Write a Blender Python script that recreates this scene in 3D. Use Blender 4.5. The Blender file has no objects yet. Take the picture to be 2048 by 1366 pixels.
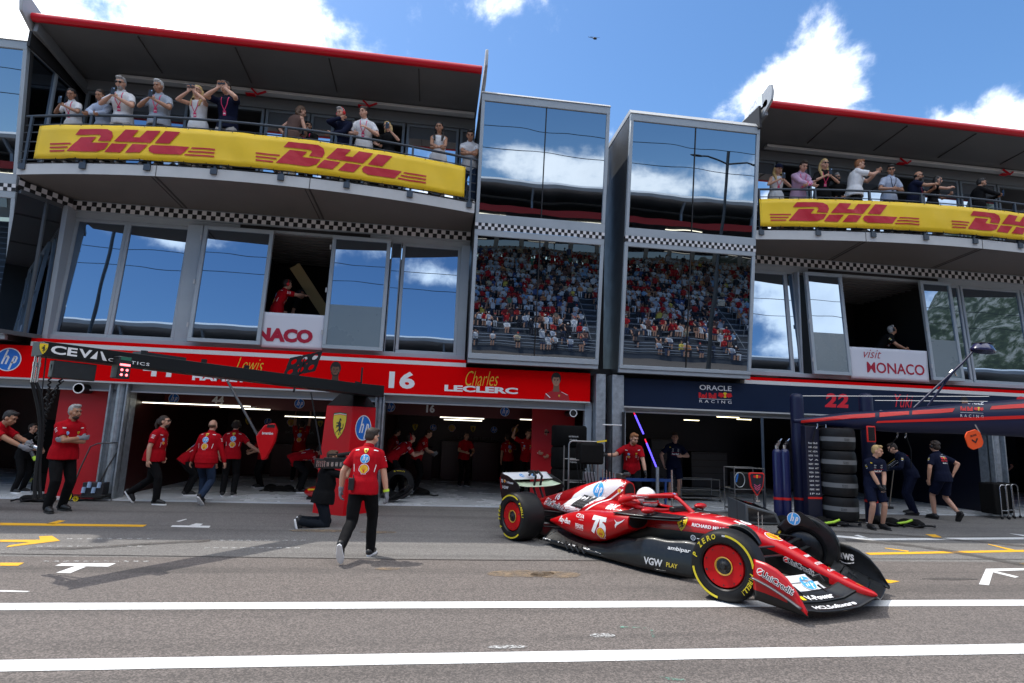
import bpy,bmesh,math,random
from mathutils import Vector,Matrix,noise
from mathutils.bvhtree import BVHTree
R=math.radians; V=Vector
random.seed(7)
SC=bpy.context.scene; COL=SC.collection
UP=V((0,0,1))
# ---------------- camera ----------------
CAMH=1.69; FPX=1132.0; YAW,PIT,ROL=R(7.5),R(8.8),R(2.04)
fwd=V((math.sin(YAW)*math.cos(PIT),math.cos(YAW)*math.cos(PIT),math.sin(PIT)))
_r0=fwd.cross(UP).normalized(); _u0=_r0.cross(fwd)
rgt=_r0*math.cos(ROL)+_u0*math.sin(ROL); upv=-_r0*math.sin(ROL)+_u0*math.cos(ROL)
cam_d=bpy.data.cameras.new('camera'); cam=bpy.data.objects.new('camera',cam_d); COL.objects.link(cam)
cam_d.sensor_width=36; cam_d.lens=FPX/2048*36; cam_d.clip_end=6000; cam_d.clip_start=.05
cam.matrix_world=Matrix(((rgt.x,upv.x,-fwd.x,0),(rgt.y,upv.y,-fwd.y,0),(rgt.z,upv.z,-fwd.z,CAMH),(0,0,0,1)))
SC.camera=cam
def at(px,py,Y=None,Z=None,X=None):
    "a point of the place seen at a photo pixel, on the plane Y=, Z= or X="
    v=rgt*((px-1024)/FPX)-upv*((py-683)/FPX)+fwd
    t=Y/v.y if Y is not None else ((Z-CAMH)/v.z if Z is not None else X/v.x)
    return v*t+V((0,0,CAMH))
# ---------------- materials ----------------
_M={}
def mat(name,col=(.5,.5,.5),rough=.5,metal=0,spec=.5,var=0,vscale=3,bump=0,bscale=40,coat=0,emit=None,es=1,sheen=0):
    if name in _M: return _M[name]
    m=bpy.data.materials.new(name); m.use_nodes=True; n=m.node_tree.nodes; l=m.node_tree.links; b=n['Principled BSDF']
    b.inputs['Base Color'].default_value=(*col,1); b.inputs['Roughness'].default_value=rough; b.inputs['Metallic'].default_value=metal
    b.inputs['Specular IOR Level'].default_value=spec; b.inputs['Coat Weight'].default_value=coat; b.inputs['Coat Roughness'].default_value=.05
    if sheen: b.inputs['Sheen Weight'].default_value=sheen
    if emit: b.inputs['Emission Color'].default_value=(*emit,1); b.inputs['Emission Strength'].default_value=es
    if var or bump:
        tc=n.new('ShaderNodeTexCoord')
    if var:
        t=n.new('ShaderNodeTexNoise'); t.inputs['Scale'].default_value=vscale; t.inputs['Detail'].default_value=5; t.inputs['Roughness'].default_value=.65
        l.new(tc.outputs['Object'],t.inputs['Vector'])
        mx=n.new('ShaderNodeMix'); mx.data_type='RGBA'
        lo=tuple(c*(1-var) for c in col); hi=tuple(min(1,c*(1+var)) for c in col)
        mx.inputs[6].default_value=(*lo,1); mx.inputs[7].default_value=(*hi,1)
        mr=n.new('ShaderNodeMapRange'); mr.inputs[1].default_value=.3; mr.inputs[2].default_value=.7
        l.new(t.outputs[0],mr.inputs[0]); l.new(mr.outputs[0],mx.inputs[0]); l.new(mx.outputs[2],b.inputs['Base Color'])
        r2=n.new('ShaderNodeMapRange'); r2.inputs[1].default_value=.3; r2.inputs[2].default_value=.7
        r2.inputs[3].default_value=max(0,rough-.06); r2.inputs[4].default_value=min(1,rough+.08)
        l.new(t.outputs[0],r2.inputs[0]); l.new(r2.outputs[0],b.inputs['Roughness'])
    if bump:
        t=n.new('ShaderNodeTexNoise'); t.inputs['Scale'].default_value=bscale; t.inputs['Detail'].default_value=3
        l.new(tc.outputs['Object'],t.inputs['Vector'])
        bp=n.new('ShaderNodeBump'); bp.inputs['Strength'].default_value=bump; bp.inputs['Distance'].default_value=.01
        l.new(t.outputs[0],bp.inputs['Height']); l.new(bp.outputs[0],b.inputs['Normal'])
    _M[name]=m; return m
def nodes(m): return m.node_tree.nodes,m.node_tree.links,m.node_tree.nodes['Principled BSDF']
RED=mat('sign_red',(.74,.0,.002),.6,spec=.04,var=.04,vscale=1)
PAINT=mat('race_red_paint',(.46,.001,.004),.32,spec=.35,var=.08,vscale=3,coat=.3)
WHITE=mat('white_vinyl',(.82,.82,.83),.4)
BLUE=mat('logo_blue',(.012,.16,.62),.4)
SKYB=mat('logo_light_blue',(.05,.35,.78),.4)
YEL=mat('logo_yellow',(.86,.62,.02),.4)
ORG=mat('logo_orange',(.85,.22,.01),.4)
BLK=mat('black_print',(.012,.012,.013),.45)
LRED=mat('logo_red',(.68,.006,.012),.4)
GRN=mat('logo_green',(.0,.25,.06),.4)
NAVY=mat('navy_panel',(.005,.015,.045),.5,spec=.2,var=.1,vscale=1)
STEEL=mat('galvanised_steel',(.36,.40,.44),.42,metal=.6,var=.25,vscale=9)
ALU=mat('grey_frame_paint',(.37,.42,.465),.42,var=.06,vscale=2)
ALUL=mat('pale_grey_cladding',(.48,.49,.50),.5,var=.08,vscale=1.5)
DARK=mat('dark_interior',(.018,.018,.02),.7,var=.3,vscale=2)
CARBON=mat('carbon_black',(.008,.009,.010),.34,spec=.4,var=.3,vscale=30,coat=.12)
RUBBER=mat('tyre_rubber',(.008,.008,.009),.55,spec=.3,var=.25,vscale=14,bump=.15,bscale=60)
BLKM=mat('black_metal',(.02,.021,.023),.4,metal=.3,var=.2,vscale=10)
CHROME=mat('bare_steel',(.62,.62,.63),.25,metal=1)
SKIN=[mat('skin_fair',(.56,.30,.20),.5,var=.08,vscale=20,sheen=.1),mat('skin_tan',(.40,.20,.12),.5,var=.08,vscale=20),mat('skin_brown',(.20,.09,.05),.5,var=.08,vscale=20)]
def fab(name,col,rough=.85): return mat(name,col,rough,var=.12,vscale=9,bump=.35,bscale=60,spec=.15)
# ---------------- objects ----------------
ORG_={}
def tag(o,label=None,cat=None,group=None,kind=None):
    if label: o['label']=label
    if cat: o['category']=cat
    if group: o['group']=group
    if kind: o['kind']=kind
    return o
def thing(name,label,cat,loc=(0,0,0),group=None,world=True,rz=0,kind=None):
    o=bpy.data.objects.new(name,None); COL.objects.link(o); o.location=loc; o.rotation_euler=(0,0,rz); o.empty_display_size=.2
    tag(o,label,cat,group,kind)
    if world: ORG_[o.name]=V(loc)
    return o
def smooth_by_angle(me,ang=35):
    me.shade_smooth()
    me.set_sharp_from_angle(angle=R(ang))
def link(name,me,parent=None,world_shift=True):
    o=bpy.data.objects.new(name,me); COL.objects.link(o)
    if parent:
        o.parent=parent
        if parent.name in ORG_: ORG_[o.name]=ORG_[parent.name]
    return o
class MB:
    def __init__(s): s.v=[];s.f=[];s.m=[]
    def add(s,vs,fs,m=0,mx=None):
        k=len(s.v)
        s.v+= [(mx@V(p)) if mx else V(p) for p in vs]
        s.f+= [tuple(i+k for i in f) for f in fs]; s.m+=[m]*len(fs); return s
    def poly(s,pts,m=0): return s.add(pts,[tuple(range(len(pts)))],m)
    def box(s,x0,x1,y0,y1,z0,z1,m=0,mx=None):
        vs=[(x,y,z) for z in (z0,z1) for y in (y0,y1) for x in (x0,x1)]
        return s.add(vs,[(0,2,3,1),(4,5,7,6),(0,1,5,4),(2,6,7,3),(0,4,6,2),(1,3,7,5)],m,mx)
    def bar(s,a,b,w,h,m=0,ref=UP):
        a=V(a);b=V(b);d=(b-a); L=d.length; d.normalize(); x=d.cross(ref)
        if x.length<1e-4: x=d.cross(V((1,0,0)))
        x.normalize(); z=x.cross(d)
        mx=Matrix(((x.x,d.x,z.x,a.x),(x.y,d.y,z.y,a.y),(x.z,d.z,z.z,a.z),(0,0,0,1)))
        return s.box(-w/2,w/2,0,L,-h/2,h/2,m,mx)
    def tube(s,pts,r,seg=10,m=0,caps=True):
        pts=[V(p) for p in pts]; n=len(pts); rr=r if isinstance(r,(list,tuple)) else [r]*n
        vs=[];fs=[]; x=None
        for i,p in enumerate(pts):
            d=((pts[i+1]-p) if i<n-1 else (p-pts[i-1])); 
            if 0<i<n-1: d=(pts[i+1]-pts[i-1])
            d.normalize()
            if x is None:
                x=d.cross(UP); 
                if x.length<1e-3: x=V((1,0,0))
            x=(x-d*x.dot(d)).normalized(); y=d.cross(x)
            for k in range(seg):
                a=2*math.pi*k/seg; vs.append(p+x*(math.cos(a)*rr[i])+y*(math.sin(a)*rr[i]))
        for i in range(n-1):
            for k in range(seg):
                k2=(k+1)%seg; fs.append((i*seg+k,i*seg+k2,(i+1)*seg+k2,(i+1)*seg+k))
        if caps: fs.append(tuple(range(seg))[::-1]); fs.append(tuple((n-1)*seg+k for k in range(seg)))
        return s.add(vs,fs,m)
    def lathe(s,prof,mx=None,seg=24,m=0,axis='z',cap=True):
        vs=[];fs=[];n=len(prof)
        for r,h in prof:
            for k in range(seg):
                a=2*math.pi*k/seg; c,q=math.cos(a)*r,math.sin(a)*r
                vs.append((c,q,h) if axis=='z' else ((c,h,q) if axis=='y' else (h,c,q)))
        for i in range(n-1):
            for k in range(seg):
                k2=(k+1)%seg; f=(i*seg+k,i*seg+k2,(i+1)*seg+k2,(i+1)*seg+k); fs.append(f)
        if cap and prof[0][0]>1e-4: fs.append(tuple(range(seg))[::-1])
        if cap and prof[-1][0]>1e-4: fs.append(tuple((n-1)*seg+k for k in range(seg)))
        return s.add(vs,fs,m,mx)
    def ell(s,c,r,mx=None,seg=16,rings=10,m=0):
        prof=[(max(1e-5,math.sin(math.pi*i/rings)),-math.cos(math.pi*i/rings)) for i in range(rings+1)]
        T=Matrix.Translation(V(c))@(mx.to_4x4() if mx else Matrix())@Matrix.Diagonal((*r,1))
        return s.lathe(prof,T,seg,m)
    def prism(s,pts2,frame,depth,m=0):
        "pts2 (u,v) polygon; frame (o,u,v); extruded along u x v by depth"
        o,u,v=[V(q) for q in frame]; w=u.cross(v).normalized(); n=len(pts2)
        vs=[o+u*a+v*b for a,b in pts2]+[o+u*a+v*b+w*depth for a,b in pts2]
        return s.add(vs,[tuple(range(n))[::-1],tuple(range(n,2*n))]+[(i,(i+1)%n,(i+1)%n+n,i+n) for i in range(n)],m)
    def build(s,name,mats,parent=None,smooth=None,bevel=0,fix=True,tags=None,seg=2):
        me=bpy.data.meshes.new(name)
        off=ORG_.get(parent.name,V((0,0,0))) if parent else V((0,0,0))
        me.from_pydata([p-off for p in s.v],[],s.f)
        for x in (mats if isinstance(mats,(list,tuple)) else [mats]): me.materials.append(x)
        if len(set(s.m))>1 or (s.m and s.m[0]): me.polygons.foreach_set('material_index',s.m)
        me.update()
        if fix:
            bm=bmesh.new(); bm.from_mesh(me); bmesh.ops.remove_doubles(bm,verts=bm.verts,dist=1e-5) if smooth else None
            bmesh.ops.recalc_face_normals(bm,faces=bm.faces); bm.to_mesh(me); bm.free()
        if smooth: smooth_by_angle(me,smooth)
        o=link(name,me,parent)
        if bevel:
            b=o.modifiers.new('bevel','BEVEL'); b.width=bevel; b.segments=seg; b.limit_method='ANGLE'; b.angle_limit=R(40)
            if not smooth: smooth_by_angle(me,30)
            b.harden_normals=False
        if tags: tag(o,*tags)
        return o
def grid_surface(fn,nu,nv): 
    vs=[fn(i/(nu),j/(nv)) for j in range(nv+1) for i in range(nu+1)]
    fs=[(j*(nu+1)+i,j*(nu+1)+i+1,(j+1)*(nu+1)+i+1,(j+1)*(nu+1)+i) for j in range(nv) for i in range(nu)]
    return vs,fs
TMP=bpy.data.scenes.new('workshop'); TVL=TMP.view_layers[0]
def bake(me_obj):
    "evaluates an object in an otherwise empty scene"
    TVL.update(); dg=TVL.depsgraph; ev=me_obj.evaluated_get(dg)
    return bpy.data.meshes.new_from_object(ev,preserve_all_data_layers=False,depsgraph=dg)
def remeshed(mb,name,mats,parent,vox=.012,sm=3,wr=0,wseed=0,scale=1,group_map=None):
    "union of all shells in mb as one continuous surface"
    me=bpy.data.meshes.new('tmp'); me.from_pydata(mb.v,[],mb.f); me.update()
    bm=bmesh.new(); bm.from_mesh(me); bmesh.ops.recalc_face_normals(bm,faces=bm.faces); bm.to_mesh(me); bm.free()
    o=bpy.data.objects.new('tmp',me); TMP.collection.objects.link(o)
    r=o.modifiers.new('r','REMESH'); r.mode='VOXEL'; r.voxel_size=vox; r.adaptivity=0
    if sm:
        q=o.modifiers.new('s','SMOOTH'); q.factor=.5; q.iterations=sm
    out=bake(o); bpy.data.objects.remove(o); bpy.data.meshes.remove(me)
    if wr:
        out.update(); nn=[v.normal.copy() for v in out.vertices]
        for v,n in zip(out.vertices,nn):
            p=v.co*1.0; k=noise.noise(V((p.x*9+wseed,p.y*9,p.z*5)))+.6*noise.noise(V((p.x*22,p.y*22+wseed,p.z*13)))
            v.co+=n*(k*wr)
    out.name=name
    out.materials.clear()
    for x in (mats if isinstance(mats,(list,tuple)) else [mats]): out.materials.append(x)
    out.shade_smooth()
    if scale!=1:
        out.transform(Matrix.Scale(scale,4))
    return link(name,out,parent)
# ---------------- flat shapes: layers of (material, [(verts2d, faces)]) ----------------
_T={}
def text2d(s,bold=0,shear=0,spacing=1):
    key=(s,bold,shear,spacing)
    if key in _T: return _T[key]
    c=bpy.data.curves.new('t','FONT'); c.body=s; c.offset=bold; c.shear=shear; c.space_character=spacing; c.resolution_u=3
    c.align_x='LEFT'; o=bpy.data.objects.new('t',c); TMP.collection.objects.link(o)
    me=bake(o); vs=[(v.co.x,v.co.y) for v in me.vertices]; fs=[tuple(p.vertices) for p in me.polygons]
    bpy.data.objects.remove(o); bpy.data.meshes.remove(me); bpy.data.curves.remove(c)
    x0=min(v[0] for v in vs);x1=max(v[0] for v in vs);y0=min(v[1] for v in vs);y1=max(v[1] for v in vs)
    _T[key]=(vs,fs,(x0,x1,y0,y1)); return _T[key]
def txt(s,m,h=1,w=None,bold=.02,shear=0,spacing=1,cx=0,cy=0,layer=0,outline=None,ow=.05,anchor='c'):
    "text scaled to height h (and width w), centred on cx,cy -> layers"
    vs,fs,(x0,x1,y0,y1)=text2d(s,bold,shear,spacing)
    sy=h/(y1-y0); sx=(w/(x1-x0)) if w else sy
    ax={'c':(x0+x1)/2,'l':x0,'r':x1}[anchor]
    P=[((x-ax)*sx+cx,(y-(y0+y1)/2)*sy+cy) for x,y in vs]
    L=[(m,P,fs,layer+(1 if outline else 0))]
    if outline:
        v2,f2,_=text2d(s,bold+ow,shear,spacing)
        L.insert(0,(outline,[((x-ax)*sx+cx,(y-(y0+y1)/2)*sy+cy) for x,y in v2],f2,layer))
    return L
def pol(m,pts,layer=0): return [(m,[tuple(p) for p in pts],[tuple(range(len(pts)))],layer)]
def disc(m,r,cx=0,cy=0,layer=0,n=36,ry=None): return pol(m,[(cx+r*math.cos(2*math.pi*k/n),cy+(ry or r)*math.sin(2*math.pi*k/n)) for k in range(n)],layer)
def rect(m,x0,x1,y0,y1,layer=0): return pol(m,[(x0,y0),(x1,y0),(x1,y1),(x0,y1)],layer)
def ring(m,r0,r1,cx=0,cy=0,layer=0,a0=0,a1=360,n=40):
    P=[];F=[]
    for k in range(n+1):
        a=R(a0+(a1-a0)*k/n); P+=[(cx+r0*math.cos(a),cy+r0*math.sin(a)),(cx+r1*math.cos(a),cy+r1*math.sin(a))]
    for k in range(n): F.append((2*k,2*k+1,2*k+3,2*k+2))
    return [(m,P,F,layer)]
def stroke(m,pts,w,layer=0):
    P=[];F=[];n=len(pts)
    for i,(x,y) in enumerate(pts):
        a=pts[max(0,i-1)];b=pts[min(n-1,i+1)];dx,dy=b[0]-a[0],b[1]-a[1];L=math.hypot(dx,dy) or 1
        P+=[(x-dy/L*w/2,y+dx/L*w/2),(x+dy/L*w/2,y-dx/L*w/2)]
    for i in range(n-1): F.append((2*i,2*i+1,2*i+3,2*i+2))
    return [(m,P,F,layer)]
def curve2(pts,n=8):
    "catmull-rom through 2d points"
    out=[];P=[pts[0]]+list(pts)+[pts[-1]]
    for i in range(1,len(P)-2):
        for k in range(n):
            t=k/n;a,b,c,d=P[i-1],P[i],P[i+1],P[i+2]
            out.append(tuple(.5*((2*b[j])+(-a[j]+c[j])*t+(2*a[j]-5*b[j]+4*c[j]-d[j])*t*t+(-a[j]+3*b[j]-3*c[j]+d[j])*t**3) for j in (0,1)))
    out.append(tuple(P[-2])); return out
def tf(L,s=1,dx=0,dy=0,rot=0,sy=None,lay=0,sh=0):
    c,q=math.cos(R(rot)),math.sin(R(rot)); out=[]
    for m,P,F,l in L:
        N=[]
        for x,y in P:
            x,y=(x+sh*y)*s,y*(sy or s); N.append((x*c-y*q+dx,x*q+y*c+dy))
        out.append((m,N,F,l+lay))
    return out
def lay(L,name,parent,surf,maxe=None,eps=.0015,base=.003):
    "lays the layers on a surface; surf(u,v,d)->point lifted by d, or None"
    mats=[];vs=[];fs=[];mi=[]
    for m,P,F,l in L:
        bm=bmesh.new(); vv=[bm.verts.new((x,y,0)) for x,y in P]
        for f in F:
            try: bm.faces.new([vv[i] for i in f])
            except ValueError: pass
        bmesh.ops.triangulate(bm,faces=bm.faces)
        if maxe:
            for _ in range(4):
                es=[e for e in bm.edges if e.calc_length()>maxe]
                if not es: break
                bmesh.ops.subdivide_edges(bm,edges=es,cuts=1)
                bmesh.ops.triangulate(bm,faces=[f for f in bm.faces if len(f.verts)>3])
        bm.verts.ensure_lookup_table(); k=len(vs); ok=[]
        for i,v in enumerate(bm.verts):
            v.index=i; p=surf(v.co.x,v.co.y,base+eps*l); ok.append(p is not None); vs.append(p if p is not None else V((0,0,0)))
        if m not in mats: mats.append(m)
        for f in bm.faces:
            if all(ok[v.index] for v in f.verts): fs.append(tuple(v.index+k for v in f.verts)); mi.append(mats.index(m))
        bm.free()
    me=bpy.data.meshes.new(name); off=ORG_.get(parent.name,V((0,0,0))) if parent else V((0,0,0))
    me.from_pydata([V(p)-off for p in vs],[],fs)
    for m in mats: me.materials.append(m)
    me.polygons.foreach_set('material_index',mi)
    bm=bmesh.new(); bm.from_mesh(me); bmesh.ops.delete(bm,geom=[v for v in bm.verts if not v.link_faces],context='VERTS'); bm.to_mesh(me); bm.free()
    me.update(); return link(name,me,parent)
def flat(o,u,v):
    o,u,v=V(o),V(u).normalized(),V(v).normalized(); n=u.cross(v).normalized()
    return lambda a,b,d: o+u*a+v*b+n*d
def bvh_of(objs):
    vs=[];fs=[]
    for o in objs:
        k=len(vs); vs+=[v.co.copy() for v in o.data.vertices]; fs+=[tuple(i+k for i in p.vertices) for p in o.data.polygons]
    return BVHTree.FromPolygons(vs,fs)
def onto(bv,o,u,v,far=1.5,nmin=.12):
    "projects along -(u x v) onto a surface"
    o,u,v=V(o),V(u).normalized(),V(v).normalized(); n=u.cross(v).normalized()
    def f(a,b,d):
        p=o+u*a+v*b+n*.6; h=bv.ray_cast(p,-n,far)
        if h[0] is None or abs(h[1].dot(n))<nmin: return None
        return h[0]+n*(d/max(.35,abs(h[1].dot(n))))
    return f
# ---------------- logos (about unit size) ----------------
def L_hp(bg=BLUE,r=.5):
    L=disc(WHITE,r)+disc(bg,r*.92,layer=1)
    s=.24; k=r/.5
    def st(pts,w=.075): return stroke(WHITE,[(x*k,y*k) for x,y in pts],w*k,2)
    # h: long slanted stem to the rim, arch ; p: arch and stem to the lower rim
    L+=st([(-.23,-.2),(-.065,.43)])+st([(-.13,.13),(-.02,.13),(.0,.10),(-.08,-.2)])
    L+=st([(.07,-.43),(.22,.13)])+st([(.19,.13),(.30,.13),(.325,.09),(.28,-.09),(.25,-.12),(.13,-.12)],.07)
    return L
def L_shell(outl=LRED):
    O=[];n=14
    for k in range(n+1):
        a=R(205-230*k/n); rr=.5*(1+.0*math.cos(k*math.pi)); O.append((rr*math.cos(a),rr*.95*math.sin(a)+.04))
    O+=[(.26,-.33),(.22,-.46),(-.22,-.46),(-.26,-.33)]
    L=pol(WHITE,[(x*1.12,y*1.12) for x,y in O])+pol(outl,O,1)+pol(YEL,[(x*.86,y*.86+.01) for x,y in O],2)
    for a in (150,128,108,90,72,52,30): L+=stroke(outl,[(.03*math.cos(R(a)),-.33),(.40*math.cos(R(a)),.40*math.sin(R(a))+.02)],.028,3)
    return L
HORSE=[(-.02,.36),(.03,.40),(.08,.36),(.13,.30),(.11,.26),(.05,.27),(.06,.20),(.13,.12),(.14,.02),(.10,-.06),(.16,-.12),(.22,-.10),(.27,-.02),(.25,.08),(.29,.14),(.32,.02),(.28,-.13),(.19,-.18),(.13,-.17),(.14,-.24),(.08,-.30),(.04,-.40),(.10,-.44),(.0,-.45),(.0,-.36),(.04,-.26),(-.02,-.22),(-.12,-.30),(-.22,-.34),(-.14,-.24),(-.04,-.16),(-.04,-.06),(-.10,-.02),(-.22,-.04),(-.26,-.12),(-.20,-.02),(-.28,.04),(-.16,.03),(-.08,.08),(-.20,.14),(-.22,.06),(-.25,.17),(-.10,.18),(-.05,.24)]
def L_shield(letters=True):
    top=[(-.38,.46),(0,.5),(.38,.46)]
    S=top+[(.39,.2),(.33,-.08),(.2,-.32),(0,-.52),(-.2,-.32),(-.33,-.08),(-.39,.2)]
    L=pol(BLK,[(x*1.06,y*1.04) for x,y in S])+pol(YEL,S,1)
    for i,(m,y) in enumerate(((GRN,.5),(WHITE,.475),(LRED,.45))): L+=pol(m,[(-.37,y-.04),(0,y),(.37,y-.04),(.37,y-.065),(0,y-.025),(-.37,y-.065)],2)
    L+=tf([(BLK,HORSE,[tuple(range(len(HORSE)))],2)],.78,.02,-.02,lay=1)
    if letters: L+=txt('S',BLK,.09,cx=-.15,cy=-.3,layer=2)+txt('F',BLK,.09,cx=.15,cy=-.3,layer=2)
    return L
BULL=[(.03,.02),(.10,.13),(.20,.17),(.30,.15),(.36,.20),(.37,.12),(.44,.16),(.42,.06),(.48,.0),(.42,-.08),(.40,-.02),(.34,-.12),(.28,-.06),(.24,-.14),(.14,-.06),(.06,-.09)]
def L_bull():
    L=disc(YEL,.17,0,.04)
    for sgn in (1,-1): L+=pol(LRED,[(x*sgn,y) for x,y in BULL],1)
    return L
def L_rb(sub=True):
    "word mark over two bulls"
    L=txt('ORACLE',WHITE,.2,1.1,bold=.02,cy=.42)
    L+=txt('Red Bull',LRED,.2,.58,bold=.05,cx=-.26,cy=.1)+tf(L_bull(),.5,.32,.1)
    if sub: L+=rect(WHITE,-.55,.55,-.09,-.08)+txt('RACING',WHITE,.13,1.1,bold=0,spacing=1.9,cy=-.24)
    return L
def L_dhl(m=None):
    m=m or mat('courier_red',(.50,.004,.02),.5)
    A=[[(.14,.60),(.70,.60),(.84,.55),(.88,.45),(.84,.30),(.78,.25),(.55,.25),(.52,.34),(.60,.38),(.58,.45),(.20,.45),(.17,.60)][0:0]]
    L=[]
    # D
    L+=pol(m,[(-2.42,.50),(-1.32,.50),(-1.12,.40),(-1.06,.22),(-1.14,.02),(-1.62,.02),(-1.56,.14),(-1.52,.20),(-1.58,.27),(-2.26-.32,.27)])
    L+=pol(m,[(-2.34,.18),(-1.70,.18),(-1.76,.10),(-1.86,-.02),(-1.84,-.05),(-1.18,-.05),(-1.32,-.28),(-1.62,-.40),(-2.80,-.40)])
    # H
    L+=pol(m,[(-.62,.50),(-.10,.50),(-.32,.21),(-.02,.21),(.20,.50),(.74,.50),(.38,.02),(-1.0,.02)])
    L+=pol(m,[(-1.06,-.06),(-.46,-.06),(-.72,-.40),(-1.32,-.40)])+pol(m,[(-.26,-.06),(.32,-.06),(.06,-.40),(-.52,-.40)])
    # L
    L+=pol(m,[(.92,.50),(1.48,.50),(1.12,.02),(.56,.02)])
    L+=pol(m,[(.48,-.06),(1.88,-.06),(1.62,-.40),(.58,-.40),(.40,-.32),(.36,-.20),(.42,-.10)])
    for y in (-.06,-.20,-.34):
        L+=rect(m,-3.55+(.06+y)*-.1,-2.68+(y+.06)*.75,y-.06,y)+pol(m,[(1.98+(y+.06)*.75,y),(2.85,y),(2.85,y-.06),(1.94+(y+.06)*.75,y-.06)])
    return L
# ---------------- people ----------------
def ik(a,b,l1,l2,pole):
    d=b-a; L=d.length
    if L>(l1+l2)*.999: b=a+d*((l1+l2)*.999/L); d=b-a; L=d.length
    L=max(L,abs(l1-l2)+.01); x=(l1*l1-l2*l2+L*L)/(2*L); h=math.sqrt(max(0,l1*l1-x*x)); dn=d.normalized()
    p=pole-dn*pole.dot(dn)
    if p.length<1e-3: p=V((0,1,0))-dn*dn.y
    return a+dn*x+p.normalized()*h,b
def loft(mb,st,seg=16):
    "st: (centre,right,front,rx,ry)"
    vs=[];fs=[]
    for c,r,f,rx,ry in st:
        for k in range(seg):
            a=2*math.pi*k/seg; vs.append(c+r*(rx*math.cos(a))+f*(ry*math.sin(a)))
    n=len(st)
    for i in range(n-1):
        for k in range(seg): k2=(k+1)%seg; fs.append((i*seg+k,i*seg+k2,(i+1)*seg+k2,(i+1)*seg+k))
    fs.append(tuple(range(seg))[::-1]); fs.append(tuple((n-1)*seg+k for k in range(seg)))
    mb.add(vs,fs)
def limb(mb,pts,rs,seg=12,sub=3):
    "tapered limb with rounded ends"
    P=[];Q=[]
    for i in range(len(pts)-1):
        for k in range(sub): t=k/sub; P.append(pts[i].lerp(pts[i+1],t)); Q.append(rs[i]*(1-t)+rs[i+1]*t)
    P.append(pts[-1]);Q.append(rs[-1])
    mb.tube(P,Q,seg)
    for p,r in ((pts[0],rs[0]),(pts[-1],rs[-1])): mb.ell(p,(r,r,r),seg=10,rings=6)
    for p,r in zip(pts[1:-1],rs[1:-1]): mb.ell(p,(r,r,r),seg=10,rings=6)
HAIRC={'black':(.012,.010,.010),'dark':(.03,.018,.012),'brown':(.09,.045,.022),'grey':(.32,.31,.30),'blond':(.50,.34,.14),'ginger':(.28,.11,.04),'lightgrey':(.5,.5,.49),'white':(.6,.6,.6)}
def hairm(c): return mat('hair_'+c,HAIRC[c],.6,var=.35,vscale=30,bump=.6,bscale=90)
PEOPLE=[]
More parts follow.
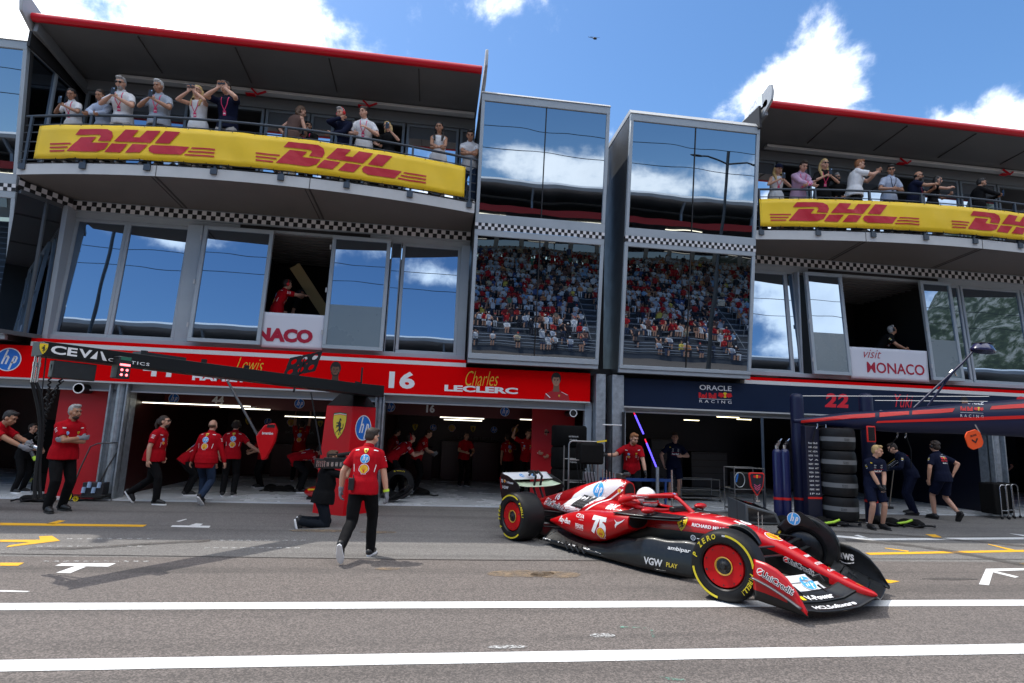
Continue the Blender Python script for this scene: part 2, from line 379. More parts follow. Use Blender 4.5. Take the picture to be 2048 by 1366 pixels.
def person(label,loc,yaw,H=1.76,skin=0,female=False,fat=1.0,
           pelvis=(0,0,.95),lean=(3,0),hunch=6,twist=0,head=(0,0,0),
           hr=None,hl=None,er=(1,-.6,-.4),el=(-1,-.6,-.4),curl=35,hdr=None,hdl=None,
           fr=None,fl=None,kr=(.1,1,0),kl=(-.1,1,0),fpr=0,fpl=0,fyr=8,fyl=8,
           top=None,sleeve='short',bottom=None,bott='long',shoe=None,sole=None,hair='dark',style='short',
           beard=None,cap=None,glasses=None,headset=None,gloves=None,hold=None,lanyard=None,hem=-.10,group=None,belt=None,decals=None,vox=.0125,legs=True,topless=False,name='person',sleevem=None,helmet=False):
    s=H/1.78
    root=thing(name,label,'person',loc,group,world=False,rz=yaw)
    sk=SKIN[skin]
    pel=V(pelvis); la,lb=R(lean[0]),R(lean[1])
    up=V((math.sin(lb),math.sin(la)*math.cos(lb),math.cos(la)*math.cos(lb))).normalized()
    la2=R(lean[0]+hunch*2.5); up2=V((math.sin(lb),math.sin(la2)*math.cos(lb),math.cos(la2)*math.cos(lb))).normalized()
    X0=V((1,0,0)); tw=R(twist); sx=V((math.cos(tw),math.sin(tw),0)); sx=(sx-up2*sx.dot(up2)).normalized(); fr_=up2.cross(sx)
    rt0=(X0-up*X0.dot(up)).normalized(); f0=up.cross(rt0)
    waist=pel+up*.14; chest=waist+up.lerp(up2,.5).normalized()*.16; shl=chest+up2*.19; neck=shl+up2*.062
    W=.86 if female else 1.0
    # stations shared by body and clothes
    def torso(inf,lo=-.10,hi=.54,flare=0,wide=False):
        S=[(pel-up*.10,rt0,f0,.168 if wide else .13,.125 if wide else .10),(pel,rt0,f0,.165 if not female else .17,.12),(pel+up*.07,rt0,f0,.155*(1 if not female else 1.02),.115),
           (waist,rt0,f0,.145*(.88 if female else 1),.105),(chest-up*.04,sx.lerp(rt0,.5).normalized(),f0.lerp(fr_,.5).normalized(),.158*W,.11),
           (chest+up2*.08,sx,fr_,.178*W,.118),(shl-up2*.02,sx,fr_,.168*W,.10),(shl+up2*.025,sx,fr_,.11*W,.075),(neck,sx,fr_,.062,.06)]
        zz=[-.10,0,.07,.14,.26,.38,.47,.515,.56]; out=[]
        for z,(c,r,f,rx,ry) in zip(zz,S):
            if lo-.001<=z<=hi+.001:
                b=1+(fat-1)*(1.0 if z<.3 else .45)
                q=flare if z<.1 else 0
                out.append((c+f*((fat-1)*.16 if z<.3 else 0),r,f,rx*b+inf+q,ry*(1+(b-1)*1.8)+inf+q))
        return out
    shR=shl+sx*(.168*W)-up2*.04; shL=shl-sx*(.168*W)-up2*.04
    dR=V((.25,.04,.86)) if hr is None else V(hr); dL=V((-.25,.04,.86)) if hl is None else V(hl)
    eR,wR=ik(shR,dR,.285,.255,V(er)); eL,wL=ik(shL,dL,.285,.255,V(el))
    hR=pel+rt0*.092-up*.03; hL=pel-rt0*.092-up*.03
    tR=V((.115,0,.09)) if fr is None else V(fr); tL=V((-.115,0,.09)) if fl is None else V(fl)
    kR_,aR=ik(hR,tR,.44,.43,V(kr)); kL_,aL=ik(hL,tL,.44,.43,V(kl))
    # head frame
    hy,hp,hrl=[R(a) for a in head]
    base=math.atan2(-fr_.x,fr_.y)*0+tw*.6
    HM=Matrix.Rotation(base+hy,3,'Z')@Matrix.Rotation(hp,3,'X')@Matrix.Rotation(hrl,3,'Y')
    hc=neck+up2.lerp(UP,.5).normalized()*.038+HM@V((0,.025,.105))
    def hd(v): return hc+HM@V(v)
    # ---- body
    b=MB(); loft(b,torso(0))
    limb(b,[neck-up2*.03,hc+HM@V((0,-.02,-.06))],[.058,.052])
    b.ell(hc+HM@V((0,-.012,.02)),(.076,.096,.098),HM); b.ell(hd((0,.022,-.055)),(.056,.066,.062),HM); b.ell(hd((0,.045,-.085)),(.032,.036,.028),HM)
    b.ell(hd((0,.093,-.02)),(.013,.022,.024),HM); b.ell(hd((0,.083,.018)),(.011,.012,.03),HM); b.ell(hd((0,.079,-.062)),(.026,.014,.012),HM)
    for q in (1,-1): b.ell(hd((.078*q,-.005,-.012)),(.011,.02,.032),HM); b.ell(hd((.03*q,.076,.034)),(.026,.014,.012),HM); b.ell(hd((.045*q,.05,-.03)),(.024,.03,.028),HM)
    for q,sh,e,w in ((1,shR,eR,wR),(-1,shL,eL,wL)):
        limb(b,[shl+sx*(.08*q*W),sh],[.055,.056]); m_=sh.lerp(e,.45)
        k=.86 if female else 1.05
        limb(b,[sh,m_,e,e.lerp(w,.35),w],[.052*k,.05*k,.040*k,.041*k,.026*k])
    for h,k_,a in ((hR,kR_,aR),(hL,kL_,aL)):
        limb(b,[h,h.lerp(k_,.5),k_,k_.lerp(a,.35),a],[.088,.08,.056,.058,.038])
    def footdir(a,yw,pitch):
        y=R(yw); d=V((math.sin(y)*math.cos(R(pitch)),math.cos(y)*math.cos(R(pitch)),math.sin(R(pitch)))); sd=V((math.cos(y),-math.sin(y),0)); return d,sd,sd.cross(d)
    feet=[]
    for a,yw,pt in ((aR,fyr,fpr),(aL,-fyl,fpl)):
        d,sd,uu=footdir(a,yw,pt); hl_=a-uu*.045-d*.05; feet.append((a,d,sd,uu,hl_))
        limb(b,[hl_,a-uu*.03+d*.06,a-uu*.055+d*.155],[.034,.038,.026])
    # hands
    for q,e,w,hdv in ((1,eR,wR,hdr),(-1,eL,wL,hdl)):
        fd=(w-e).normalized(); d=(V(hdv[0]).normalized() if hdv else fd)
        pn=V(hdv[1]) if hdv else V((-q,.15,0)); pn=(pn-d*pn.dot(d)).normalized()     # palm normal
        sd=d.cross(pn)*q; sd.normalize()                                            # towards the thumb
        k=.88 if female else 1
        M3=Matrix((sd,d,pn)).transposed()
        b.ell(w+d*.045,(.040*k,.055*k,.018),M3,seg=12,rings=8)
        for i,(off,ln) in enumerate(((.030,.072),(.010,.080),(-.010,.074),(-.029,.058))):
            c=R(curl*(1+.12*i)); p0=w+d*.082*k+sd*off; d1=(d*math.cos(c*.55)+pn*math.sin(c*.55)); p1=p0+d1*ln*.52*k; d2=(d*math.cos(c*1.7)+pn*math.sin(c*1.7)); p2=p1+d2*ln*.5*k
            limb(b,[p0-d*.015,p1,p2],[.0105,.0095,.0078],seg=8,sub=2)
        t0=w+d*.022+sd*.03; t1=t0+(sd*.75+d*.7+pn*.25).normalized()*.036; t2=t1+(d*.9+sd*.15+pn*.5).normalized()*.032
        limb(b,[t0,t1,t2],[.014,.0115,.009],seg=8,sub=2)
    seed=len(PEOPLE)*3.7
    body=remeshed(b,'body',sk,root,vox*.82,2,scale=s)
    def G(mb,nm,m,v=.0135,sm=4,wr=.006,par=root): return remeshed(mb,nm,m,par,v,sm,wr,seed,scale=s)
    shirt=None
    if top:
        g=MB(); inf=.021; loft(g,torso(inf,-.10 if hem<-.05 else 0,.515,flare=.014,wide=True))
        if hem<-.14: loft(g,[(pel-up*-hem,rt0,f0,.185,.14),(pel,rt0,f0,.19*fat,.142*fat)])
        if sleeve!='none' : loft(g,[(shl-up2*.03,sx,fr_,.165*W,.10),(shl+up2*.03,sx,fr_,.11*W,.083),(neck-up2*.005,sx,fr_,.074,.072)])
        fr__= {'short':.72,'long':1,'half':1,'none':0,'cap':.35}[sleeve]
        for q,sh,e,w in ((1,shR,eR,wR),(-1,shL,eL,wL)):
            if not fr__: continue
            limb(g,[shl+sx*(.06*q*W),sh],[.066,.067])
            if sleeve=='long': limb(g,[sh,sh.lerp(e,.5),e,e.lerp(w,.5),w-(w-e).normalized()*.01],[.069,.063,.055,.050,.040])
            else:
                en=sh.lerp(e,fr__); limb(g,[sh,sh.lerp(e,fr__*.6)],[.066,.066]); ax=(e-sh).normalized(); 
                x_=ax.cross(V((0,1,.1))).normalized(); y_=ax.cross(x_); loft(g,[(sh,x_,y_,.066,.066),(en,x_,y_,.070,.066)],12)
        shirt=G(g,'shirt' if sleeve!='none' else 'top',top,.0125,2,.005)
        if sleeve!='none':   # collar
            c=MB(); n=14
            for z,rr in ((0,1),):
                vs=[];fs=[]
                for k in range(n):
                    a=2*math.pi*k/n+math.pi/2
                    for (h,r_) in ((-.012,.080),(.030,.069),(.030,.063),(-.012,.070)):
                        hh=h-(.028 if abs(math.sin(a)-1)<.2 else 0)
                        vs.append(neck+sx*math.cos(a)*r_+fr_*math.sin(a)*r_+up2*hh)
                for k in range(n):
                    for j in range(4): fs.append((k*4+j,((k+1)%n)*4+j,((k+1)%n)*4+(j+1)%4,k*4+(j+1)%4))
                c.add([v*s for v in vs],fs)
            c.build('collar',top,shirt,smooth=50)
    if bottom and legs:
        g=MB(); loft(g,torso(.008,-.10,0))
        if bott=='skirt':
            loft(g,[(pel+up*.06,rt0,f0,.16,.12),(pel-UP*.12,rt0,f0,.2,.15),(pel-UP*.42,rt0,f0,.21,.16)])
        for h,k_,a in ((hR,kR_,aR),(hL,kL_,aL)):
            if bott=='long': limb(g,[h,h.lerp(k_,.5),k_,k_.lerp(a,.5),a+(a-k_).normalized()*.0],[.105,.096,.078,.073,.066])
            elif bott=='shorts':
                limb(g,[h,h.lerp(k_,.5)],[.107,.10]); ax=(k_-h).normalized(); x_=ax.cross(V((0,1,.1))).normalized(); y_=ax.cross(x_); loft(g,[(h.lerp(k_,.3),x_,y_,.104,.104),(h.lerp(k_,.86),x_,y_,.094,.094)],14)
        G(g,'trousers' if bott=='long' else ('shorts' if bott=='shorts' else 'skirt'),bottom,.014,3,.007)
    if belt:
        g=MB(); loft(g,[(pel+up*.05,rt0,f0,.178*fat,.135*fat),(pel+up*.085,rt0,f0,.178*fat,.135*fat)],24); g.v=[v*s for v in g.v]; g.build('belt',belt,root,smooth=40)
    if legs and shoe is not None:
        for (a,d,sd,uu,hl_) in feet:
            g=MB(); limb(g,[hl_+uu*.012,a-uu*.02+d*.05,a-uu*.045+d*.165],[.046,.049,.037]); limb(g,[a+uu*.01,a-uu*.03],[.050,.05])
            so=G(g,'shoe',shoe,.0115,3,0)
            q=MB(); prof=[(-.055,.028),(-.08,.0),(-.055,-.03),(0,-.036),(.09,-.048),(.17,-.042),(.215,-.02),(.222,.01),(.2,.036),(.13,.05),(.04,.038)]
            o_=a-uu*.092; q.prism([(y_,x_) for x_,y_ in prof],(o_*s,sd*s,d*s),.026*s); q.build('sole',sole or WHITE,so,smooth=40,bevel=.004)
    # hair
    hm=hairm(hair)
    if style!='bald' and not helmet:
        g=MB()
        g.ell(hd((0,-.022,.040)),(.083,.098,.092),HM)
        if style in('short','crop'):
            g.ell(hd((0,-.045,-.005)),(.076,.068,.075),HM)
            if style=='short': g.ell(hd((0,.035,.105)),(.06,.05,.03),HM)
        elif style=='curly':
            rnd=random.Random(len(PEOPLE))
            for i in range(26):
                a=rnd.uniform(0,6.28); e=rnd.uniform(.1,1.3); p=V((.08*math.cos(a)*math.cos(e),-.02+.095*math.sin(a)*math.cos(e),.035+.095*math.sin(e))); g.ell(hd(p),(.025,.025,.025))
            g.ell(hd((0,-.05,-.01)),(.08,.07,.08),HM)
        elif style in('long','bob','pony'):
            g.ell(hd((0,-.05,0)),(.085,.075,.095),HM)
            if style=='long':
                for q in (-1,0,1):
                    limb(g,[hd((.062*q,-.045,.0)),hd((.075*q,-.05,-.11)),hc+V((.085*q,0,-.22))+HM@V((0,-.05 if q==0 else -.005,0)),hc+V((.08*q,0,-.31))+HM@V((0,-.065 if q==0 else .02,0))],[.045,.045,.04,.02])
            elif style=='bob':
                for q in (-1,0,1): limb(g,[hd((.062*q,-.045,.0)),hd((.08*q,-.035,-.12)),hd((.07*q,-.02,-.16))],[.045,.042,.025])
            else:
                g.ell(hd((0,-.13,.03)),(.03,.035,.035)); limb(g,[hd((0,-.13,.03)),hd((0,-.165,-.06)),hd((0,-.14,-.2))],[.03,.032,.012])
        ho=remeshed(g,'hair',hm,root,.0105,2,.006,seed,scale=s)
        # keep the face clear
        bm=bmesh.new(); bm.from_mesh(ho.data); kill=[]
        inv=HM.transposed()
        for v in bm.verts:
            p=inv@(v.co/s-hc)
            if p.y>.03 and p.z<.062 and abs(p.x)<.062+.02*(p.y<.06): kill.append(v)
            elif p.y>-.005 and p.z<.0 and abs(p.x)<.095 and style in('short','crop'): kill.append(v)
        bmesh.ops.delete(bm,geom=kill,context='VERTS'); bm.to_mesh(ho.data); bm.free()
    elif style=='bald' and not helmet:
        g=MB(); g.ell(hd((0,-.03,-.005)),(.0785,.083,.055),HM); ho=remeshed(g,'hair',hairm(hair),root,.0105,2,0,scale=s)
    if beard:
        g=MB(); g.ell(hd((0,.036,-.078)),(.05,.058,.052),HM); g.ell(hd((0,.084,-.045)),(.026,.012,.007),HM); bo=remeshed(g,'beard',hairm(beard),root,.009,2,.003,seed,scale=s)
    # eyes, brows, mouth
    if not helmet:
        g=MB()
        for q in (1,-1): g.ell(hd((.030*q,.084,.012))*s,(.012*s,.006*s,.006*s),HM,seg=8,rings=6)
        g.build('eyes',mat('eye_dark',(.03,.02,.02),.2),root,smooth=60)
        g=MB()
        for q in (1,-1): g.bar(hd((.014*q,.093,.036))*s,hd((.046*q,.080,.036))*s,.010*s,.007*s)
        g.build('eyebrows',hm,root)
        g=MB(); g.ell(hd((0,.089,-.063))*s,(.022*s,.007*s,.0055*s),HM,seg=8,rings=6); g.build('mouth',mat('lip_red',(.32,.10,.08),.5),root,smooth=60)
    if glasses:
        g=MB(); gm=mat('dark_lens',(.01,.01,.012),.08)
        for q in (1,-1): g.ell(hd((.032*q,.098,.012))*s,(.026*s,.004*s,.018*s),HM,seg=12,rings=6); g.bar(hd((.058*q,.094,.018))*s,hd((.079*q,-.01,.012))*s,.004*s,.006*s)
        g.bar(hd((-.01,.1,.018))*s,hd((.01,.1,.018))*s,.004*s,.004*s); g.build('glasses',gm,root,smooth=50)
    if cap:
        g=MB(); g.ell(hd((0,-.018,.062)),(.09,.105,.075),HM); 
        co=remeshed(g,'cap',cap,root,.01,2,0,scale=s)
        q=MB(); q.prism([(-.06,.06),(.06,.06),(.06,.13),(.035,.16),(-.035,.16),(-.06,.13)],(hd((0,0,.052))*s,(HM@V((1,0,0)))*s,(HM@V((0,1,-.15)))*s),.006*s); q.build('cap_peak',cap,co,bevel=.002)
    if headset:
        g=MB()
        for q in (1,-1): g.ell(hd((.092*q,-.005,-.005))*s,(.026*s,.036*s,.044*s),HM,seg=12,rings=8)
        g.tube([hd((.094*math.cos(R(a)),-.005,.02+.105*math.sin(R(a))))*s for a in range(0,181,20)],.010*s,8); g.build('ear_defenders',headset,root,smooth=60)
    if gloves:
        for q,e,w,hdv in ((1,eR,wR,hdr),(-1,eL,wL,hdl)):
            d=(V(hdv[0]).normalized() if hdv else (w-e).normalized()); pn=V(hdv[1]) if hdv else V((-q,.15,0)); pn=(pn-d*pn.dot(d)).normalized(); sd=(d.cross(pn)*q).normalized()
            g=MB(); g.ell(w+d*.045,(.045,.06,.024),Matrix((sd,d,pn)).transposed()); limb(g,[w-d*.03,w+d*.01],[.037,.034])
            for i,(off,ln) in enumerate(((.030,.072),(.010,.080),(-.010,.074),(-.029,.058))):
                c=R(curl*(1+.12*i)); p0=w+d*.082+sd*off; p1=p0+(d*math.cos(c*.55)+pn*math.sin(c*.55))*ln*.52; p2=p1+(d*math.cos(c*1.7)+pn*math.sin(c*1.7))*ln*.52
                limb(g,[p0-d*.02,p1,p2],[.0135,.0125,.011],seg=8,sub=2)
            t0=w+d*.022+sd*.03; t1=t0+(sd*.75+d*.7+pn*.25).normalized()*.036; t2=t1+(d*.9+sd*.15+pn*.5).normalized()*.034; limb(g,[t0,t1,t2],[.0165,.0145,.012],seg=8,sub=2)
            remeshed(g,'glove',gloves,root,.0085,1,0,scale=s)
    if lanyard:
        bv=bvh_of([shirt]) if shirt else None
        L=stroke(lanyard,[(-.07,.16),(-.055,.02),(0,-.1)],.016)+stroke(lanyard,[(.07,.16),(.055,.02),(0,-.1)],.016)+rect(lanyard,-.03,.03,-.19,-.10,1)+rect(WHITE,-.02,.02,-.165,-.14,2)
        L=tf(L,s); f=onto(bv,(chest+up2*.06)*s,-sx,up2) if shirt else None
        # front of the chest faces +fr_
        if f: lay(L,'lanyard',root,f,maxe=.05,base=.006)
    info=dict(root=root,s=s,shirt=shirt,body=body,chest=chest*s,neck=neck*s,shl=shl*s,sx=sx,fr=fr_,up=up2,wR=wR*s,wL=wL*s,eR=eR*s,eL=eL*s,shR=shR*s,shL=shL*s,pel=pel*s,hc=hc*s,HM=HM,waist=waist*s,rt0=rt0,f0=f0)
    if hold: hold_item(info,hold,hr,hl)
    if decals: decals(info)
    PEOPLE.append(info); return info
def wpt(info,p):
    "body point -> world"
    root=info['root']; return Matrix.Translation(root.location)@Matrix.Rotation(root.rotation_euler.z,4,'Z')@V(p)
def phone(label,info,hand='R',both=False):
    w=info['w'+hand]; q=1 if hand=='R' else -1
    ex=lambda h:info['w'+h]+(info['w'+h]-info['e'+h]).normalized()*.10
    c=((ex('R')+ex('L'))/2 if both else ex(hand))+V((0,.03,.045))
    yaw=info['root'].rotation_euler.z; p=wpt(info,c)
    o=thing('phone',label,'phone',p,'phones held up by spectators',world=False,rz=yaw)
    m=MB(); m.box(-.075 if both else -.038,.075 if both else .038,-.005,.005,-.038 if both else -.075,.038 if both else .075); m.build('phone_body',mat('phone_black',(.02,.02,.022),.2),o,bevel=.003)
    k=MB(); k.box(.03,.045,-.0075,-.0055,.01,.03) if both else k.box(-.03,-.01,.0055,.0075,.04,.06); k.build('camera_lens',CHROME,o)
    return o
def hold_item(info,hold,hr,hl): pass
# ---------------- pit building ----------------
def glassmat(name,tint=(.27,.345,.44),wav=.02,wsc=.9,rough=.0):
    m=mat(name,tint,rough,metal=1); n,l,b=nodes(m)
    tc=n.new('ShaderNodeTexCoord'); t=n.new('ShaderNodeTexNoise'); t.inputs['Scale'].default_value=wsc; t.inputs['Detail'].default_value=1; l.new(tc.outputs['Object'],t.inputs['Vector'])
    bp=n.new('ShaderNodeBump'); bp.inputs['Strength'].default_value=wav; bp.inputs['Distance'].default_value=.1; l.new(t.outputs[0],bp.inputs['Height']); l.new(bp.outputs[0],b.inputs['Normal'])
    # faint vertical streaks of dirt
    mp=n.new('ShaderNodeMapping'); mp.inputs['Scale'].default_value=(14,14,.5); l.new(tc.outputs['Object'],mp.inputs['Vector'])
    t2=n.new('ShaderNodeTexNoise'); t2.inputs['Scale'].default_value=1.5; t2.inputs['Detail'].default_value=4; l.new(mp.outputs[0],t2.inputs['Vector'])
    r=n.new('ShaderNodeMapRange'); r.inputs[1].default_value=.45; r.inputs[2].default_value=.8; r.inputs[3].default_value=rough; r.inputs[4].default_value=rough+.03; l.new(t2.outputs[0],r.inputs[0]); l.new(r.outputs[0],b.inputs['Roughness'])
    return m
GLASS=glassmat('mirror_glass'); GLASSB=glassmat('bay_mirror_glass',(.29,.335,.385),.03,.8)
FROST=mat('frosted_film',(.17,.22,.25),.28,spec=.8,var=.05,vscale=.8)
CHK=mat('chequer',(.7,.7,.7),.5); n_,l_,b_=nodes(CHK)
def chequer(name,p0,p1,z0,z1,parent,nrm=(0,-1,0),lean=0,sq=None):
    "chequered band as a strip of real squares, white and black"
    p0=V(p0);p1=V(p1);d=(p1-p0); L=d.length; d.normalize(); h=(z1-z0)/2; n=max(2,round(L/h)); w=L/n; nn=V(nrm); m=MB()
    up=(V((0,0,1))+nn*lean)
    m.add([p0-nn*.0+up*0,p1+up*0,p1+up*(z1-z0),p0+up*(z1-z0)],[(0,1,2,3)],0)
    for i in range(n):
        j=i%2; a=p0+d*w*i+nn*.003+up*(h*j); m.add([a,a+d*w,a+d*w+up*h,a+up*h],[(0,1,2,3)],1)
    return m.build(name,[mat('chequer_white',(.74,.74,.76),.5),mat('chequer_black',(.012,.012,.014),.5)],parent,fix=False)
def frame_rect(m,x0,x1,z0,z1,yf,w=.07,d=.08,mi=0):
    "four bars round an opening; yf(z) front plane"
    def slab(xa,xb,za,zb):
        P=[(xa,yf(za)-.0,za),(xb,yf(za),za),(xb,yf(zb),zb),(xa,yf(zb),zb)]; Q=[(x,y+d,z) for x,y,z in P]
        m.add(P+Q,[(0,1,2,3),(7,6,5,4),(0,4,5,1),(1,5,6,2),(2,6,7,3),(3,7,4,0)],mi)
    slab(x0,x1,z0,z0+w); slab(x0,x1,z1-w,z1); slab(x0,x0+w,z0+w,z1-w); slab(x1-w,x1,z0+w,z1-w)
def pane(name,x0,x1,z0,z1,yf,par,m,off=.03):
    q=MB(); q.add([(x0,yf(z0)+off,z0),(x1,yf(z0)+off,z0),(x1,yf(z1)+off,z1),(x0,yf(z1)+off,z1)],[(0,1,2,3)]); o=q.build(name,m,par,fix=False); return o
def window(par,x0,x1,z0,z1,yf,w=.07,g=None,name='window',film=None,hinges=False):
    m=MB(); frame_rect(m,x0,x1,z0,z1,yf,w); fr=m.build(name,ALU,par,bevel=.006,seg=1)
    pane('pane',x0+w,x1-w,z0+w,z1-w,yf,fr,g or GLASS)
    if film: pane('frosted_film',x0+w,x1-w,z0+w,z0+film,yf,fr,FROST,.02)
    if hinges:
        h=MB()
        for z in (z0+.35,(z0+z1)/2,z1-.3): h.tube([(x0-.02,yf(z)-.02,z-.05),(x0-.02,yf(z)-.02,z+.05)],.02,8)
        h.build('hinge',ALUL,fr)
    return fr
def arc_y(x,xa,xb,ye,bow): t=(x-xa)/(xb-xa)*2-1; return ye-bow*(1-t*t)
LEAN=.122
def glazed_bay(name,label,x0,x1,px):
    yf=lambda z:12.3-LEAN*(z-3.1)
    def zof(x,y):
        a,b=at(x,y,Y=12.3),at(x,y,Y=11); # on the leaning plane
        t=(12.3-LEAN*(a.z-3.1)-12.3)/((b.y-a.y)+LEAN*(b.z-a.z)); return (a+(b-a)*t).z
    par=thing(name,label,'building',((x0+x1)/2,12.6,0))
    zs=[zof(x,y) for x,y in px]  # bottom, pane bottom, pane top, chequer low, chequer high, upper pane bottom, upper pane top, top
    zb,z1,z2,c0,c1,z3,z4,zt=zs
    m=MB()
    def slab(xa,xb,za,zb_,d=.10,y=0):
        P=[(xa,yf(za)+y,za),(xb,yf(za)+y,za),(xb,yf(zb_)+y,zb_),(xa,yf(zb_)+y,zb_)]; m.add(P+[(a,b+d,c) for a,b,c in P],[(0,1,2,3),(7,6,5,4),(0,4,5,1),(1,5,6,2),(2,6,7,3),(3,7,4,0)])
    slab(x0,x1,zb+.09,z1); slab(x0,x1,zb,zb+.085,y=.03); slab(x0,x1,z2,c0); slab(x0,x1,c1,z3); slab(x0,x1,z4,z4+.16)
    for xa,xb in ((x0,x0+.075),(x1-.075,x1)): slab(xa,xb,z1,z2); slab(xa,xb,z3,z4)
    m.build('bay_frame',ALU,par,bevel=.006,seg=1)
    m=MB(); 
    P=[(x0-.01,yf(z4+.16)-.02,z4+.165),(x1+.01,yf(z4+.16)-.02,z4+.165),(x1+.01,yf(zt)+.08,zt),(x0-.01,yf(zt)+.08,zt)]
    m.add(P+[(a,14.2,c) for a,b,c in P],[(0,1,2,3),(7,6,5,4),(0,4,5,1),(1,5,6,2),(2,6,7,3),(3,7,4,0)]); m.build('roof_cap',mat('cream_cladding',(.50,.50,.49),.5,var=.06,vscale=1.5),par)
    for s,x in ((-1,x0),(1,x1)):
        m=MB(); a,b=(x,x+.05) if s<0 else (x-.05,x); P=[(a,yf(zb)+.11,zb),(a,14.2,zb),(a,14.2,z4+.15),(a,yf(z4)+.11,z4+.15)]; m.add(P+[(b,q,r) for _,q,r in P],[(0,1,2,3),(7,6,5,4),(0,4,5,1),(1,5,6,2),(2,6,7,3),(3,7,4,0)]); m.build('side_wall',mat('side_cladding',(.045,.047,.05),.5,var=.1),par)
    m=MB(); m.box(x0+.05,x1-.05,yf(zb)+.12,14.2,zb,zb+.05); m.build('bay_floor',DARK,par)
    xm=(x0+x1)/2
    for nm,za,zb_ in (('lower',z1,z2),('upper',z3,z4)):
        for xa,xb in ((x0+.075,xm-.006),(xm+.006,x1-.075)): pane('pane',xa,xb,za,zb_,yf,par,GLASSB,.035)
        m=MB(); P=[(xm-.012,yf(za)+.02,za),(xm+.012,yf(za)+.02,za),(xm+.012,yf(zb_)+.02,zb_),(xm-.012,yf(zb_)+.02,zb_)]; m.add(P,[(0,1,2,3)]); m.build('glazing_joint',BLK,par,fix=False)
    chequer('chequered_band',(x0,yf(c0)-.004,c0),(x1,yf(c0)-.004,c0),c0,c1,par,lean=LEAN)
    return par,yf,zs
PX1=[(1062,731),(1065,712),(1078,480),(1080,468),(1080,455),(1085,437),(1092,214),(1092,192)]
PX2=[(1352,750),(1355,735),(1366,501),(1366,492),(1366,480),(1368,464),(1381,253),(1381,229)]
bay1,byf,bz=glazed_bay('glazed_bay','glazed bay of the pit building beside the red team balcony, mirroring the packed grandstand',.66,3.60,PX1)
bay2,_,bz2=glazed_bay('glazed_bay','glazed bay of the pit building left of the navy garage windows',4.09,7.27,PX2)
bay0,_,_=glazed_bay('glazed_bay','narrowly seen glazed bay of the pit building at the far left edge',-11.5,-8.50,PX1)
for zz0,zz1 in ((3.4,5.95),(6.5,8.95)):
    m=MB(); m.add([(-8.488,byf(zz0)+.18,zz0),(-8.488,13.1,zz0),(-8.488,13.1,zz1),(-8.488,byf(zz1)+.18,zz1)],[(0,1,2,3)]); m.build('side_pane',GLASS,bay0,fix=False)
    m=MB(); m.bar((-8.47,12.45,zz0),(-8.47,12.45,zz1),.05,.05); m.bar((-8.47,byf(zz0)+.12,zz0),(-8.47,13.1,zz0),.06,.07); m.bar((-8.47,byf(zz1)+.12,zz1),(-8.47,13.1,zz1),.06,.07); m.build('side_frame',ALU,bay0)
MAINY=lambda z:12.85+.067*(z-3.2)
